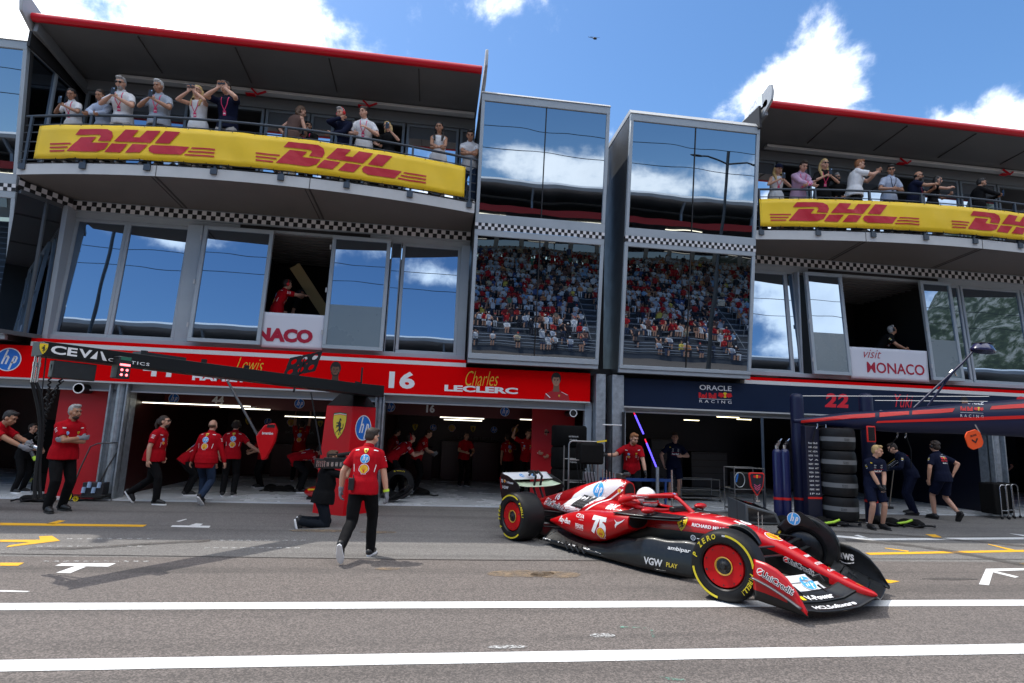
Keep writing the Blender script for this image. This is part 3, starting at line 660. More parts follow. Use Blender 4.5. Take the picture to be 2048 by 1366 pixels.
def section(label,x0,x1,ye,bow,bx0,bx1,wins,opening,nbr,fins,upper,ctr):
    par=thing('pit_building',label,'building',((x0+x1)/2,14,0))
    # slab of the balcony
    n=30; xs=[bx0+(bx1-bx0)*i/n for i in range(n+1)]; fr=[(x,arc_y(x,bx0,bx1,ye,bow)) for x in xs]
    # underside rises towards the facade wall
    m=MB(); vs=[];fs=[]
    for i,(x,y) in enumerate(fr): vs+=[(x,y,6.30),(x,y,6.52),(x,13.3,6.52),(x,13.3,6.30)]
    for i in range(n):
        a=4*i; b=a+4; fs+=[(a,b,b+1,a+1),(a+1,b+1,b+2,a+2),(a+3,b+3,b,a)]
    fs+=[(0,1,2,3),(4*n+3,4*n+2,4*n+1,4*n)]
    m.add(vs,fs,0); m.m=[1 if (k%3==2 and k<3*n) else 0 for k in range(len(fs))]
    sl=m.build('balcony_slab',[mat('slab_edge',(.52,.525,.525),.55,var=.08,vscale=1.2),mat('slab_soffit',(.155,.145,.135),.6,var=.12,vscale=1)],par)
    m=MB()
    for t in ctr: 
        x=bx0+(bx1-bx0)*t; y=arc_y(x,bx0,bx1,ye,bow); m.box(x-.006,x+.006,y-.004,y+.01,6.30,6.52); m.bar((x,y+.02,6.294),(x+.10*(x-CX0)*.2,12.9,6.294),.035,.008); m.bar((x-.09,y+.05,6.294),(x-.09+.10*(x-CX0)*.2,12.9,6.294),.012,.008)
    m.build('soffit_joint',mat('joint_dark',(.05,.048,.045),.7),sl)
    m=MB(); m.add([(x,y+.1,6.6) for x,y in fr]+[(bx1,13.15,6.6),(bx0,13.15,6.6)],[tuple(range(n+3))]); m.build('balcony_deck',mat('deck_boards',(.2,.19,.18),.7),sl,fix=False)
    # railing
    off=lambda x,d:V((x,arc_y(x,bx0,bx1,ye,bow)+d,0))
    rl=MB(); rl.tube([off(x,.03)+UP*7.55 for x in xs],.028,8)
    rail=rl.build('handrail',mat('rail_blue_grey',(.05,.065,.085),.4,metal=.2),par,smooth=60)
    q=MB()
    for z in (6.62,6.80,7.0,7.2,7.36): q.tube([off(x,.03)+UP*z for x in xs],.012,6)
    q.build('rail_wire',mat('rail_blue_grey'),rail,smooth=60)
    for k in range(nbr):
        x=bx0+.12+(bx1-bx0-.24)*k/(nbr-1); p=off(x,.03); q=MB(); q.box(p.x-.022,p.x+.022,p.y-.03,p.y+.02,6.50,7.54); q.box(p.x-.06,p.x+.06,p.y-.075,p.y-.035,6.40,6.52); po=q.build('rail_post',mat('rail_blue_grey'),par)
    # main storey
    m=MB(); m.box(x0,x1,12.80,12.95,3.20,3.30); m.build('window_sill_beam',ALU,par,bevel=.006,seg=1)
    m=MB(); m.box(x0,x1,MAINY(5.9)-.02,13.2,5.92,6.07); m.build('window_head_beam',ALU,par,bevel=.006,seg=1)
    m=MB(); m.box(x0,x1,12.95,13.25,6.05,6.298); m.build('band_backing',ALU,par)
    chequer('chequered_band',(x0,12.93,6.072),(x1,12.93,6.072),6.072,6.27,par)
    for w in wins:
        if w[0]=='w': window(par,w[1],w[2],3.30,5.92,MAINY,w[3] if len(w)>3 else .07)
        elif w[0]=='p': m=MB(); m.box(w[1],w[2],12.86,13.02,3.30,5.92); m.build('pier',ALU,par,bevel=.006,seg=1)
        elif w[0]=='d': window(par,w[1],w[2],3.28,5.90,lambda z:12.60+.067*(z-3.2),.085,name='window_door',film=w[3],hinges=True)
    # open room behind the opening
    a,b=opening
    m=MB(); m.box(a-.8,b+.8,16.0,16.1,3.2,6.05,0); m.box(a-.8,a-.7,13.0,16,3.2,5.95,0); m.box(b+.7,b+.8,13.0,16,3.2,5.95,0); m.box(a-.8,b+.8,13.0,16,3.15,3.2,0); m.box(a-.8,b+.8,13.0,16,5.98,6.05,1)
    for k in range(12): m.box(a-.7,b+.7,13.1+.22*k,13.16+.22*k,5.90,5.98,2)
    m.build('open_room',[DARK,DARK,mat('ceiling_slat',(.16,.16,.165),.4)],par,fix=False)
    m=MB(); m.bar((a+.15,14.2,5.5),(a+1.15,14.6,4.1),.26,.05,ref=V((0,1,0))); m.build('diagonal_brace',mat('brace_sand',(.50,.37,.14),.5),par)
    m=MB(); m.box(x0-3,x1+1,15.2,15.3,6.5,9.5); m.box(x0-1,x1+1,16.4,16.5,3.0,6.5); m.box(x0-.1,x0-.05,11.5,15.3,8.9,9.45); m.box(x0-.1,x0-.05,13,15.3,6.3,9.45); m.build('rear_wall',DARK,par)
    # upper storey set back behind the balcony
    WY=13.2; yw=lambda z:WY
    m=MB(); m.box(x0,x1,WY-.05,WY+.15,9.02,9.27); m.box(x0,x1,WY-.02,WY+.15,6.52,6.60); m.build('upper_head_beam',mat('upper_grey',(.20,.215,.23),.5),par)
    BL=mat('roller_blind_grey',(.10,.105,.115),.6); WB=glassmat('bright_pane',(.80,.83,.86),.02,.8)
    for i,(a_,b_,kind) in enumerate(upper):
        m=MB(); frame_rect(m,a_,b_,6.60,9.02,yw,.06); f=m.build('balcony_window',mat('upper_frame',(.22,.25,.28),.45,metal=.2),par)
        if kind=='open':
            q=MB()
            q.box(a_,b_,WY+1.6,WY+1.65,6.6,9.0)
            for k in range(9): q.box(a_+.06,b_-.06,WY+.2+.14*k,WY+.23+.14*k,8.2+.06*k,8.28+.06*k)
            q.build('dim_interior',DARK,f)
        else:
            pane('pane',a_+.06,b_-.06,8.66,8.96,yw,f,BL,.03)
            pane('pane_lower',a_+.06,b_-.06,6.66,8.66,yw,f,WB if kind=='white' else GLASS,.03)
    # roof canopy
    m=MB(); P=[(11.42,9.40),(11.42,9.50),(15.5,9.62),(15.5,9.30),(13.25,9.27),(12.6,9.30),(12.0,9.34)]
    m.prism([(y,z) for y,z in P],((x0-(.12 if x0<0 else 0),0,0),V((0,1,0)),V((0,0,1))),x1-x0+(.12 if x0<0 else 0)); m.build('roof_canopy',mat('roof_soffit',(.13,.135,.14),.45,var=.1,vscale=.8),par)
    m=MB()
    for k in range(1,int((x1-x0)/1.9)+1): x=x0+1.9*k; m.bar((x,11.5,9.375),(x,12.6,9.285),.018,.02)
    m.build('canopy_joint',mat('joint_dark'),par)
    m=MB(); m.tube([(x0,11.40,9.46),(x1,11.40,9.46)],.085,14); m.build('roof_edge',mat('roof_edge_red',(.62,.0,.012),.3),par,smooth=60)
    m=MB(); m.box(x0+.9,x1-.05,12.78,12.96,9.20,9.27); m.build('light_strip',mat('strip_housing',(.80,.82,.82),.25,metal=.3),par,bevel=.01)
    m=MB(); m.bar((x0+.05,11.45,9.30),(x0+.05,13.25,9.05),.07,.22); m.build('edge_beam',mat('upper_grey'),par)
    for t in (.42,.70): 
        x=x0+(x1-x0)*t; m=MB(); m.bar((x,12.75,9.24),(x+.15,12.7,9.08),.03,.04); m.bar((x+.15,12.7,9.08),(x+.32,12.75,9.2),.03,.04); m.box(x-.1,x+.1,12.68,12.78,9.06,9.09); m.build('ceiling_hook',mat('roof_edge_red'),par)
    for x,txtm in fins:
        m=MB(); P=[(11.16,9.42),(11.12,9.60),(11.16,9.80),(11.24,9.84),(12.2,9.62),(13.2,9.45),(13.2,9.15),(11.55,9.20)]
        m.prism([(y,z) for y,z in P],((x-.03,0,0),V((0,1,0)),V((0,0,1))),.06); f=m.build('roof_fin',mat('fin_grey',(.42,.43,.44),.5),par,bevel=.01)
        if txtm: lay(txt('MONACO',mat('faint_grey',(.35,.36,.38),.5),.07,.42,bold=.01,cx=.05,cy=0)+stroke(mat('faint_grey'),curve2([(-.1,.08),(.0,.16),(.05,.09),(.15,.2),(.2,.1)]),.012)+rect(WHITE,-.33,.45,-.1,.25,-1),'lettering',f,lambda a,b,d:V((x-.036-d,11.95-a,9.55+b)))
    return par,off
CX0=-1.0
F_W=[('w',-8.0,-6.93),('w',-6.93,-5.62),('p',-5.62,-5.3),('d',-5.25,-3.78,None),('d',-2.50,-1.20,1.0),('w',-1.20,-.97,.02),('w',-.95,.42),('p',.42,.62)]
UF=[(-8.3,-7.45,'open'),(-7.4,-6.1,'glass'),(-6.05,-5.2,'open'),(-5.15,-4.4,'open'),(-4.36,-3.35,'white'),(-3.32,-2.78,'white'),(-2.74,-2.32,'open'),(-2.05,-1.1,'open'),(-1.05,.22,'white'),(.26,.62,'white')]
bldF,offF=section('pit building wing with the red team garages under a curved balcony',-8.35,.62,11.77,.62,-8.42,.62,F_W,(-3.78,-2.50),8,[(-8.42,False),(.70,False)],UF,(.31,.63))
N_W=[('w',7.35,8.74),('w',8.74,8.95,.03),('p',8.95,9.0),('d',9.1,10.12,1.05),('d',12.35,13.25,1.05),('w',13.28,13.75),('w',13.78,15.6),('w',15.65,17.2),('w',17.3,18.4)]
UN=[(7.5,8.7,'white'),(8.75,9.6,'open'),(9.65,10.9,'glass'),(10.95,12.1,'glass'),(12.15,13.0,'open'),(13.05,14.2,'glass'),(14.25,15.4,'glass'),(15.45,16.5,'open'),(16.55,18.4,'glass')]
bldN,offN=section('pit building wing with the navy team garage under the right hand balcony',7.3,18.5,11.9,.62,7.25,17.6,N_W,(10.15,12.3),9,[(7.33,True)],UN,(.24,.52))
# slanted return with chequers at the left end
m=MB(); m.box(-8.09,-7.99,12.72,13.1,3.0,6.08); m.build('side_pier',ALU,bldF)
m=MB(); m.add([(-8.46,11.95,3.25),(-8.09,12.70,3.25),(-8.09,12.70,6.05),(-8.46,11.95,6.05)],[(0,1,2,3)]); m.build('side_pane',GLASS,bldF,fix=False)
m=MB(); m.bar((-8.22,12.42,3.2),(-8.22,12.42,6.05),.05,.05); m.bar((-8.44,11.98,3.22),(-8.09,12.70,3.22),.06,.08); m.bar((-8.44,11.98,6.04),(-8.09,12.70,6.04),.06,.08); m.build('side_frame',mat('dark_frame',(.09,.10,.11),.4),bldF)
chequer('chequered_band',(-8.47,11.95,6.06),(-8.0,12.87,6.06),6.06,6.27,bldF,nrm=(.2,-.98,0))
m=MB(); m.prism([(-8.47,11.97),(-8.0,12.89),(-8.0,13.2),(-8.47,13.2)],((0,0,3.2),V((1,0,0)),V((0,1,0))),2.85); m.build('side_return',mat('side_cladding'),bldF)
# ---- ground storey of both wings
GY=12.85
def bottom_storey():
    par=bldF
    def pillar(x0,x1,y0=12.62,z1=2.4,par=bldF,name='pillar'):
        m=MB(); w=x1-x0
        m.box(x0,x1,y0+.12,y0+.4,0,z1); m.box(x0,x0+.03,y0,y0+.15,0,z1); m.box(x1-.03,x1,y0,y0+.15,0,z1); m.tube([(x0+w*.5,y0+.13,0),(x0+w*.5,y0+.13,z1)],w*.27,12); m.build(name,STEEL,par)
    pillar(-6.62,-6.27,z1=2.36)
    pillar(13.88,14.25,z1=2.36,par=bldN)
    pillar(-1.28,-1.08,z1=2.36)
    m=MB(); m.box(3.60,3.82,12.45,12.9,0,3.0); m.box(3.60,3.82,12.44,12.45,1.98,1.99); m.build('pillar',STEEL,bldF,bevel=.008)
    m=MB(); m.box(3.42,3.58,12.72,12.9,0,2.32); m.build('door_post',ALU,bldF,bevel=.006)
    m=MB(); m.box(3.98,4.25,12.45,12.9,0,3.0); m.build('pillar',STEEL,bldN,bevel=.008)
    m=MB(); m.box(4.26,4.38,12.7,12.9,0,2.28); m.build('door_post',ALU,bldN,bevel=.006)
    m=MB(); m.box(3.82,3.98,13.2,13.3,0,9.2); m.build('gap_wall',DARK,bldN)
    # back wall and slabs that close the building
    m=MB(); m.box(-16,22,12.95,20,2.45,3.18); m.build('floor_slab',DARK,bldF)
    for a,b,p in ((-16,3.6,bldF),(3.99,22,bldN)):
        m=MB(); m.box(a,b,12.80,12.95,2.20,2.36); m.build('shutter_box',ALU,p,bevel=.01)
        m=MB(); m.box(a,b,12.74,12.80,2.17,2.20); m.build('shutter_rail',ALUL,p)
    # interiors
    gr=mat('garage_floor_paint',(.68,.71,.74),.25,var=.12,vscale=.8)
    m=MB(); m.box(-16,3.95,12.62,19.5,-.06,.03); m.build('garage_floor',gr,bldF)
    m=MB(); m.box(3.97,22,12.62,19.5,-.06,.03); m.build('garage_floor',gr,bldN)
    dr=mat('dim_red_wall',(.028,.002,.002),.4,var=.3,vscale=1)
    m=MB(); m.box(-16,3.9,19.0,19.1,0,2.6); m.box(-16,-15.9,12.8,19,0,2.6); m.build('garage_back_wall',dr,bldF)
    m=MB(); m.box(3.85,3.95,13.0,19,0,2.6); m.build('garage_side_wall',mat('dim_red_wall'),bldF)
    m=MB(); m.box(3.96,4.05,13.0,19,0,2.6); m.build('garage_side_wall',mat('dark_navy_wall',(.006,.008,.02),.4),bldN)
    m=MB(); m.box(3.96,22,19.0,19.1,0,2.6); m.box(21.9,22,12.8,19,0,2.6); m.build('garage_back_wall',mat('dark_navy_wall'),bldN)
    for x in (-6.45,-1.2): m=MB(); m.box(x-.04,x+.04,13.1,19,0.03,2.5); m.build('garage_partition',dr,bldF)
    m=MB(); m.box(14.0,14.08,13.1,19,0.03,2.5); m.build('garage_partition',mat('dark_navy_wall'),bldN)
    # hanging number boards inside
    for x,s in ((-4.6,'44'),(.5,'16')):
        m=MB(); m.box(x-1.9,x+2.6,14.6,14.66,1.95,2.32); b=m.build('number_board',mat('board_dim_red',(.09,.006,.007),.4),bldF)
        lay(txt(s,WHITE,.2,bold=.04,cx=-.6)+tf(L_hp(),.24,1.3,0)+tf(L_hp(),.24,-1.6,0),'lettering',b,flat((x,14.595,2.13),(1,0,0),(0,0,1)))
    # back wall dressing: shields, discs, cabinets, screens
    for x in (-5.6,-4.4,-3.4,-2.2,-.4,.7,1.7,2.8):
        m=MB(); m.box(x-.42,x+.42,18.3,18.95,.03,1.0+.25*(x>0)); m.build('tool_cabinet',mat('cabinet_red',(.05,.002,.003),.3),bldF,bevel=.01)
    LW=[]
    for i,x in enumerate((-5.8,-5.2,-4.5,-3.6,-3.0,-2.2,-.6,0,.6,1.3,2.0,2.7,3.3)): LW+=tf((L_shield,L_hp,L_shell)[i%3](),.22,x,1.65)
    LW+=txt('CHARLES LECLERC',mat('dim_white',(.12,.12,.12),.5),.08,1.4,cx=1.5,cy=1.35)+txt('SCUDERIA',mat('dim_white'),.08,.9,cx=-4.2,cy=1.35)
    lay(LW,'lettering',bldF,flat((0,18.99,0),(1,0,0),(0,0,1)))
    # red side panels
    m=MB(); m.box(-7.72,-6.64,12.95,13.0,.03,2.3); p=m.build('red_side_panel',mat('panel_red',(.45,.004,.01),.45,var=.05),bldF)
    m=MB(); m.lathe([(.085,0),(.085,.34),(.10,.34),(.10,0)],Matrix.Translation((-7.15,12.55,2.2))@Matrix.Rotation(R(-90),4,'X'),24); m.build('duct',BLKM,p,smooth=40)
    m=MB(); m.lathe([(.085,0),(.105,0),(.105,-.012),(.085,-.012)],Matrix.Translation((-7.15,12.55,2.2))@Matrix.Rotation(R(-90),4,'X'),28,cap=False); m.build('duct_rim',WHITE,p)
    m=MB(); m.lathe([(1e-4,.01),(.085,.01)],Matrix.Translation((-7.15,12.55,2.2))@Matrix.Rotation(R(-90),4,'X'),28,cap=False); m.build('duct_mouth',BLK,p)
    m=MB(); m.box(2.35,3.40,13.6,13.66,.03,2.2); p=m.build('red_side_panel',mat('panel_red'),bldF)
    m=MB(); m.lathe([(.07,0),(.088,0),(.088,-.012),(.07,-.012)],Matrix.Translation((3.14,12.7,2.1))@Matrix.Rotation(R(-90),4,'X'),28,cap=False); m.build('duct_rim',WHITE,p)
    m=MB(); m.lathe([(1e-4,.01),(.07,.01),(.07,.6)],Matrix.Translation((3.14,12.7,2.1))@Matrix.Rotation(R(-90),4,'X'),28,cap=False); m.build('duct_mouth',BLK,p)
bottom_storey()
# tube lights in the garages (lit)
LAMP=mat('lit_tube',(.9,.85,.6),.5,emit=(1,.86,.5),es=3)
LAMPW=mat('lit_tube_white',(.9,.9,.85),.5,emit=(1,.93,.75),es=2.5)
k=0
for (a,b,Y,m_) in (((265,799),(500,818),13.6,LAMPW),((440,812),(512,818),14.4,LAMPW),((488,817),(540,820),14.2,LAMPW),((570,832),(650,836),15,LAMPW),((880,834),(968,838),14.5,LAMPW),((888,839),(964,842),15.3,LAMPW),((1040,846),(1080,833),14.5,LAMPW),
    ((1322,824),(1352,820),14.5,LAMP),((1368,842),(1398,839),15.5,LAMP),((1434,837),(1478,832),14.5,LAMP),((1474,841),(1502,837),15.3,LAMP),((1528,830),(1552,829),13.8,LAMP),((1559,834),(1576,833),14.6,LAMP),((1810,853),(1842,852),15.0,LAMP),((1930,856),(1966,854),14.6,LAMP)):
    p,q=at(*a,Y=Y),at(*b,Y=Y); q.z=p.z=min((p.z+q.z)/2,2.45)
    o=thing('tube_light','lit tube light under the %s garage ceiling'%('red' if q.x<4 else 'navy'),'light',(p+q)/2,'tube lights in the garages'); m=MB(); m.bar(p,q,.028,.016); m.build('tube',m_,o); m=MB(); m.bar(p+UP*.022,q+UP*.022,.08,.02); m.build('housing',ALUL,o)
# ---- fascia signs
def signboard(name,label,x0,x1,z0,z1,m_,Y=12.6,trim=True):
    o=thing(name,label,'sign',((x0+x1)/2,Y,z0)); m=MB(); m.box(x0,x1,Y,Y+.2,z0,z1); m.build('board',m_,o,bevel=.004,seg=1)
    m=MB(); m.box(x0,x1,Y-.02,Y+.18,z0-.035,z0-.002); m.build('bottom_trim',ALUL,o)
    return o
zR0,zR1=2.37,3.10
sR=signboard('garage_sign','long red fascia sign with driver names and portraits over the red garages',-16,3.50,zR0,3.02,RED)
sN=signboard('garage_sign','dark navy fascia sign over the energy drink team garage',4.0,22,2.31,2.96,NAVY)
for nm,x0,x1,z in (('stripe_panel',-8.2,.64,3.02),('stripe_panel',7.28,22,2.96)):
    p=sR if x0<0 else sN; m=MB(); m.box(x0,x1,12.605,12.8,z+.003,z+.09); m.build('white_stripe',mat('stripe_white',(.7,.7,.7),.4),p); m=MB(); m.box(x0,x1,12.61,12.8,z+.093,z+.165 if x0>0 else z+.165); m.build('red_stripe',RED,p)
fR=flat((0,12.6,0),(1,0,0),(0,0,1))
def sp(x,y,Y=12.6): p=at(x,y,Y=Y); return p.x,p.z
SY=mat('script_yellow',(.75,.50,.03),.5)
def face(cx,cy,h,skin,hair,suit,beard=False,look=0):
    "printed bust portrait"
    s_=mat('print_skin_%s'%skin,SKINP[skin],.5); d=mat('print_shade_%s'%skin,tuple(c*.45 for c in SKINP[skin]),.5); hr_=mat('print_hair',(.015,.012,.01),.5); st=mat('print_suit_'+suit,{'red':(.38,.01,.015),'navy':(.01,.015,.04)}[suit],.5); w=h/2
    L=pol(st,[(cx-.42*h,cy-.5*h),(cx-.38*h,cy-.28*h),(cx-.16*h,cy-.18*h),(cx-.1*h,cy-.1*h),(cx+.12*h,cy-.1*h),(cx+.2*h,cy-.18*h),(cx+.46*h,cy-.30*h),(cx+.5*h,cy-.5*h)])
    L+=pol(d,[(cx-.1*h,cy-.2*h),(cx-.09*h,cy+.05*h),(cx+.11*h,cy+.05*h),(cx+.12*h,cy-.2*h)],1)
    L+=disc(hr_,.175*h,cx,cy+.27*h,1,ry=.22*h)
    L+=disc(s_,.135*h,cx,cy+.19*h,2,ry=.19*h)
    L+=disc(hr_,.14*h,cx,cy+.38*h,3,ry=.075*h)
    if beard: L+=ring(hr_,.10*h,.14*h,cx,cy+.13*h,3,180,360,16)+rect(hr_,cx-.04*h,cx+.04*h,cy+.10*h,cy+.115*h,3)
    for q in (-1,1): L+=disc(hr_,.018*h,cx+q*.05*h,cy+.205*h,3,n=8)+stroke(hr_,[(cx+q*.02*h,cy+.235*h),(cx+q*.085*h,cy+.24*h)],.016*h,3)
    L+=stroke(d,[(cx+.01*h,cy+.2*h),(cx+.02*h,cy+.14*h),(cx,cy+.135*h)],.012*h,3)+stroke(mat('print_lip',(.30,.09,.07),.5),[(cx-.035*h,cy+.085*h),(cx+.04*h,cy+.085*h)],.014*h,4)
    if suit=='red': L+=tf(L_shield(False),.08*h,cx+.12*h,cy-.34*h,lay=2)+stroke(WHITE,[(cx-.36*h,cy-.28*h),(cx-.2*h,cy-.42*h)],.03*h,2)+stroke(WHITE,[(cx+.2*h,cy-.2*h),(cx+.42*h,cy-.3*h)],.015*h,2)
    return L
SKINP={'a':(.42,.22,.14),'b':(.16,.075,.045)}
# red sign content
x,z=sp(17,719); L=tf(L_hp(),.47,x,z)
x,z=sp(804,760); L+=txt('16',WHITE,.375,.56,bold=.04,cx=x,cy=z)
x,z=sp(964,757); L+=tf(txt('Charles',SY,.33,.74,bold=-.012,shear=.45),1,x,z+.0,rot=2)
x,z=sp(963,779); L+=txt('LECLERC',WHITE,.14,1.64,bold=.045,cx=x,cy=z,layer=1)
x,z=sp(1112,770); L+=face(x,2.37+.32,.64,'a','b','red')
x,z=sp(318,735); L+=txt('44',WHITE,.375,.60,bold=.04,cx=x,cy=z)
x,z=sp(500,729); L+=txt('Lewis',SY,.28,.55,bold=-.012,shear=.45,cx=x,cy=z)
x,z=sp(463,757); L+=txt('HAMILTON',WHITE,.14,1.55,bold=.045,cx=x,cy=z,layer=1)
x,z=sp(670,752); L+=face(x,2.37+.32,.64,'b','b','red',beard=True)
lay(L,'lettering',sR,fR)
x,z=sp(1431,776); L=txt('ORACLE',WHITE,.12,.80,bold=.015,cx=x,cy=z)
x,z=sp(1415,791); L+=txt('Red Bull',LRED,.13,.44,bold=.05,cx=x,cy=z)
x,z=sp(1450,791); L+=tf(L_bull(),.38,x,z-.005)
x,z=sp(1431,803); L+=rect(WHITE,x-.4,x+.4,z+.05,z+.058)+txt('RACING',WHITE,.065,.80,bold=0,spacing=1.8,cx=x,cy=z-.005)
x,z=sp(1672,801); N22=mat('number_red',(.75,.01,.03),.5); L+=txt('2',N22,.34,.31,bold=.05,shear=.15,cx=x-.15,cy=z)+txt('2',N22,.34,.31,bold=.05,shear=.15,cx=x+.17,cy=z-.0)
x,z=sp(1808,802); L+=txt('Yuki',N22,.32,.5,bold=-.005,shear=.4,cx=x,cy=z)
x,z=sp(1800,826); L+=txt('TSUNODA',WHITE,.10,1.1,bold=.02,cx=x,cy=z)
x,z=sp(1930,812); L+=face(x,2.31+.30,.60,'a','b','navy')
x,z=sp(2040,806); L+=txt('22',N22,.34,.6,bold=.09,shear=.15,cx=x+.15,cy=z)
lay(L,'lettering',sN,fR)
# ---- courier banners on both balcony rails
DY=mat('banner_yellow',(.86,.56,.008),.5,var=.05,vscale=1.5); 
def banner(label,x0,x1,off,z0,z1,logos,fade=False):
    o=thing('banner',label,'banner',((x0+x1)/2,off((x0+x1)/2,-.05).y,z0))
    def S(x,z,d): 
        p=off(x,-.045); fold=.007*math.sin(x*9+z*4)+.010*math.sin(x*15+2*z)*abs(math.sin(x*1.1))*(z1-z)+.022*noise.noise(V((x*1.6,z*2.4,3)))+.008*noise.noise(V((x*6+z*5,z*4,9)))
        return V((x,p.y-d+fold,z))
    v,f=grid_surface(lambda a,b:S(x0+(x1-x0)*a,z0+(z1-z0)*b,0),120,6); m=MB(); m.add(v,f); b=m.build('cloth',DY,o,smooth=60); so=b.modifiers.new('s','SOLIDIFY'); so.thickness=.004
    L=[]
    for cx,w in logos: L+=tf(L_dhl(),w/6.4,cx,(z0+z1)/2,sy=(z1-z0)*.75)
    lay(L,'courier_logo',o,lambda a,b_,d:S(a,b_,d),maxe=.12,base=.012,eps=0)
    m=MB(); n=int((x1-x0)/.42)
    for i in range(n+1):
        x=x0+.03+(x1-x0-.06)*i/n
        for z,s in ((z1-.015,1),(z0+.015,-1)): p=S(x,z,.006); m.bar(p,p+V((0,.02,.05*s)),.012,.006)
    m.build('cable_tie',BLK,o); return o
banner('yellow courier company banner on the left balcony rail above the red garages',at(72,280,Y=11.6).x,at(930,360,Y=11.65).x,offF,6.60,7.30,[(at(283,290,Y=11.3).x,at(451,300,Y=11.2).x-at(113,295,Y=11.5).x),(at(705,330,Y=11.2).x,at(877,350,Y=11.4).x-at(537,320,Y=11.1).x)])
wN=at(1851,430,Y=11.4).x-at(1573,430,Y=11.6).x
banner('yellow courier company banner on the right hand balcony rail, cut by the photo edge',at(1521,420,Y=11.8).x,17.1,offN,6.60,7.28,[(at(1711,430,Y=11.4).x,wN),(at(1911,450,Y=11.3).x+wN/2+.02,wN)])
# ---- visit banners in the two open bays
def visit(label,a,b,z0,z1,words):
    o=thing('banner',label,'banner',((a+b)/2,12.70,z0)); S=lambda x,z,d:V((x,12.70-d+.006*math.sin(x*7)+.008*noise.noise(V((x*2,z*2,7))),z))
    v,f=grid_surface(lambda p,q:S(a+(b-a)*p,z0+(z1-z0)*q,0),30,10); m=MB(); m.add(v,f); c=m.build('cloth',mat('white_cloth',(.70,.71,.78),.6),o,smooth=60); so=c.modifiers.new('s','SOLIDIFY'); so.thickness=.004
    lay(words,'lettering',o,S,maxe=.12,base=.01)
MR=mat('deep_red_print',(.42,.0,.03),.5)
x0=at(522,640,Y=12.7);x1=at(642,650,Y=12.7)
L=[(m_,P,F,l) for m_,P,F,l in txt('NACO',MR,.30,1.18,bold=.06,cx=-3.31,cy=3.53)]
visit('white banner with dark red letters under the raised arm of the red shirted man',-3.78,-2.50,3.25,4.02,L)
px_=at(1791,735,Y=12.7); v_=at(1745,712,Y=12.7)
visit('white banner reading visit in script under the leaning man in the navy garage storey',10.15,12.30,3.23,4.02,txt('MONACO',MR,.27,1.60,bold=.015,cx=px_.x,cy=px_.z-.03)+txt('visit',MR,.21,.50,bold=-.008,shear=.4,cx=v_.x,cy=v_.z+.05))
# ---------------- sky, sun, ground ----------------
SUN=V((-.42,.27,1)).normalized(); EL=math.asin(SUN.z); AZ=math.atan2(SUN.x,SUN.y)
w=bpy.data.worlds.new('World'); SC.world=w; w.use_nodes=True; N=w.node_tree.nodes; Lk=w.node_tree.links
for n in list(N): N.remove(n)
out=N.new('ShaderNodeOutputWorld'); sky=N.new('ShaderNodeTexSky'); sky.sky_type='NISHITA'; sky.sun_disc=False; sky.sun_elevation=EL; sky.sun_rotation=AZ; sky.air_density=1.0; sky.dust_density=.6; sky.ozone_density=2.2; sky.altitude=50
bg=N.new('ShaderNodeBackground'); bg.inputs[1].default_value=.118; hs=N.new('ShaderNodeHueSaturation'); hs.inputs['Saturation'].default_value=1.2; Lk.new(sky.outputs[0],hs.inputs['Color']); Lk.new(hs.outputs[0],bg.inputs[0])
cl=N.new('ShaderNodeBackground'); cl.inputs[1].default_value=1.9
mix=N.new('ShaderNodeMixShader'); Lk.new(bg.outputs[0],mix.inputs[1]); Lk.new(cl.outputs[0],mix.inputs[2]); Lk.new(mix.outputs[0],out.inputs[0])
tc=N.new('ShaderNodeTexCoord')
def mth(op,a,b=None,c=None,clamp=False):
    n=N.new('ShaderNodeMath'); n.operation=op; n.use_clamp=clamp
    for i,x in enumerate((a,b,c)):
        if x is None: continue
        if isinstance(x,(int,float)): n.inputs[i].default_value=x
        else: Lk.new(x,n.inputs[i])
    return n.outputs[0]
def vmth(op,a,b=None,sc=None):
    n=N.new('ShaderNodeVectorMath'); n.operation=op
    for i,x in enumerate((a,b)):
        if x is None: continue
        if isinstance(x,(tuple,Vector)): n.inputs[i].default_value=tuple(x)
        else: Lk.new(x,n.inputs[i])
    if sc is not None:
        if isinstance(sc,(int,float)): n.inputs['Scale'].default_value=sc
        else: Lk.new(sc,n.inputs['Scale'])
    return n
D=vmth('NORMALIZE',tc.outputs['Generated']).outputs[0]
sp_=N.new('ShaderNodeSeparateXYZ'); Lk.new(D,sp_.inputs[0])
zc=mth('MAXIMUM',sp_.outputs[2],.0); inv=mth('DIVIDE',1.0,mth('ADD',zc,.22))
P=vmth('SCALE',D,sc=inv).outputs[0]
mp=N.new('ShaderNodeMapping'); Lk.new(P,mp.inputs[0]); mp.inputs['Scale'].default_value=(1,1,.0); mp.inputs['Location'].default_value=(3.1,1.7,0)
def nz(src,scale,det,rough,dist=0):
    t=N.new('ShaderNodeTexNoise'); t.inputs['Scale'].default_value=scale; t.inputs['Detail'].default_value=det; t.inputs['Roughness'].default_value=rough; t.inputs['Distortion'].default_value=dist; Lk.new(src,t.inputs['Vector']); return t.outputs[0]
big=nz(mp.outputs[0],2.6,8,.56,.35); fine=nz(D,9,7,.62,.2)
dens=mth('ADD',mth('MULTIPLY',big,.85),mth('MULTIPLY',fine,.85)); dens=mth('SUBTRACT',dens,.35)
def sky_dir(px,py): return (rgt*((px-1024)/FPX)-upv*((py-683)/FPX)+fwd).normalized()
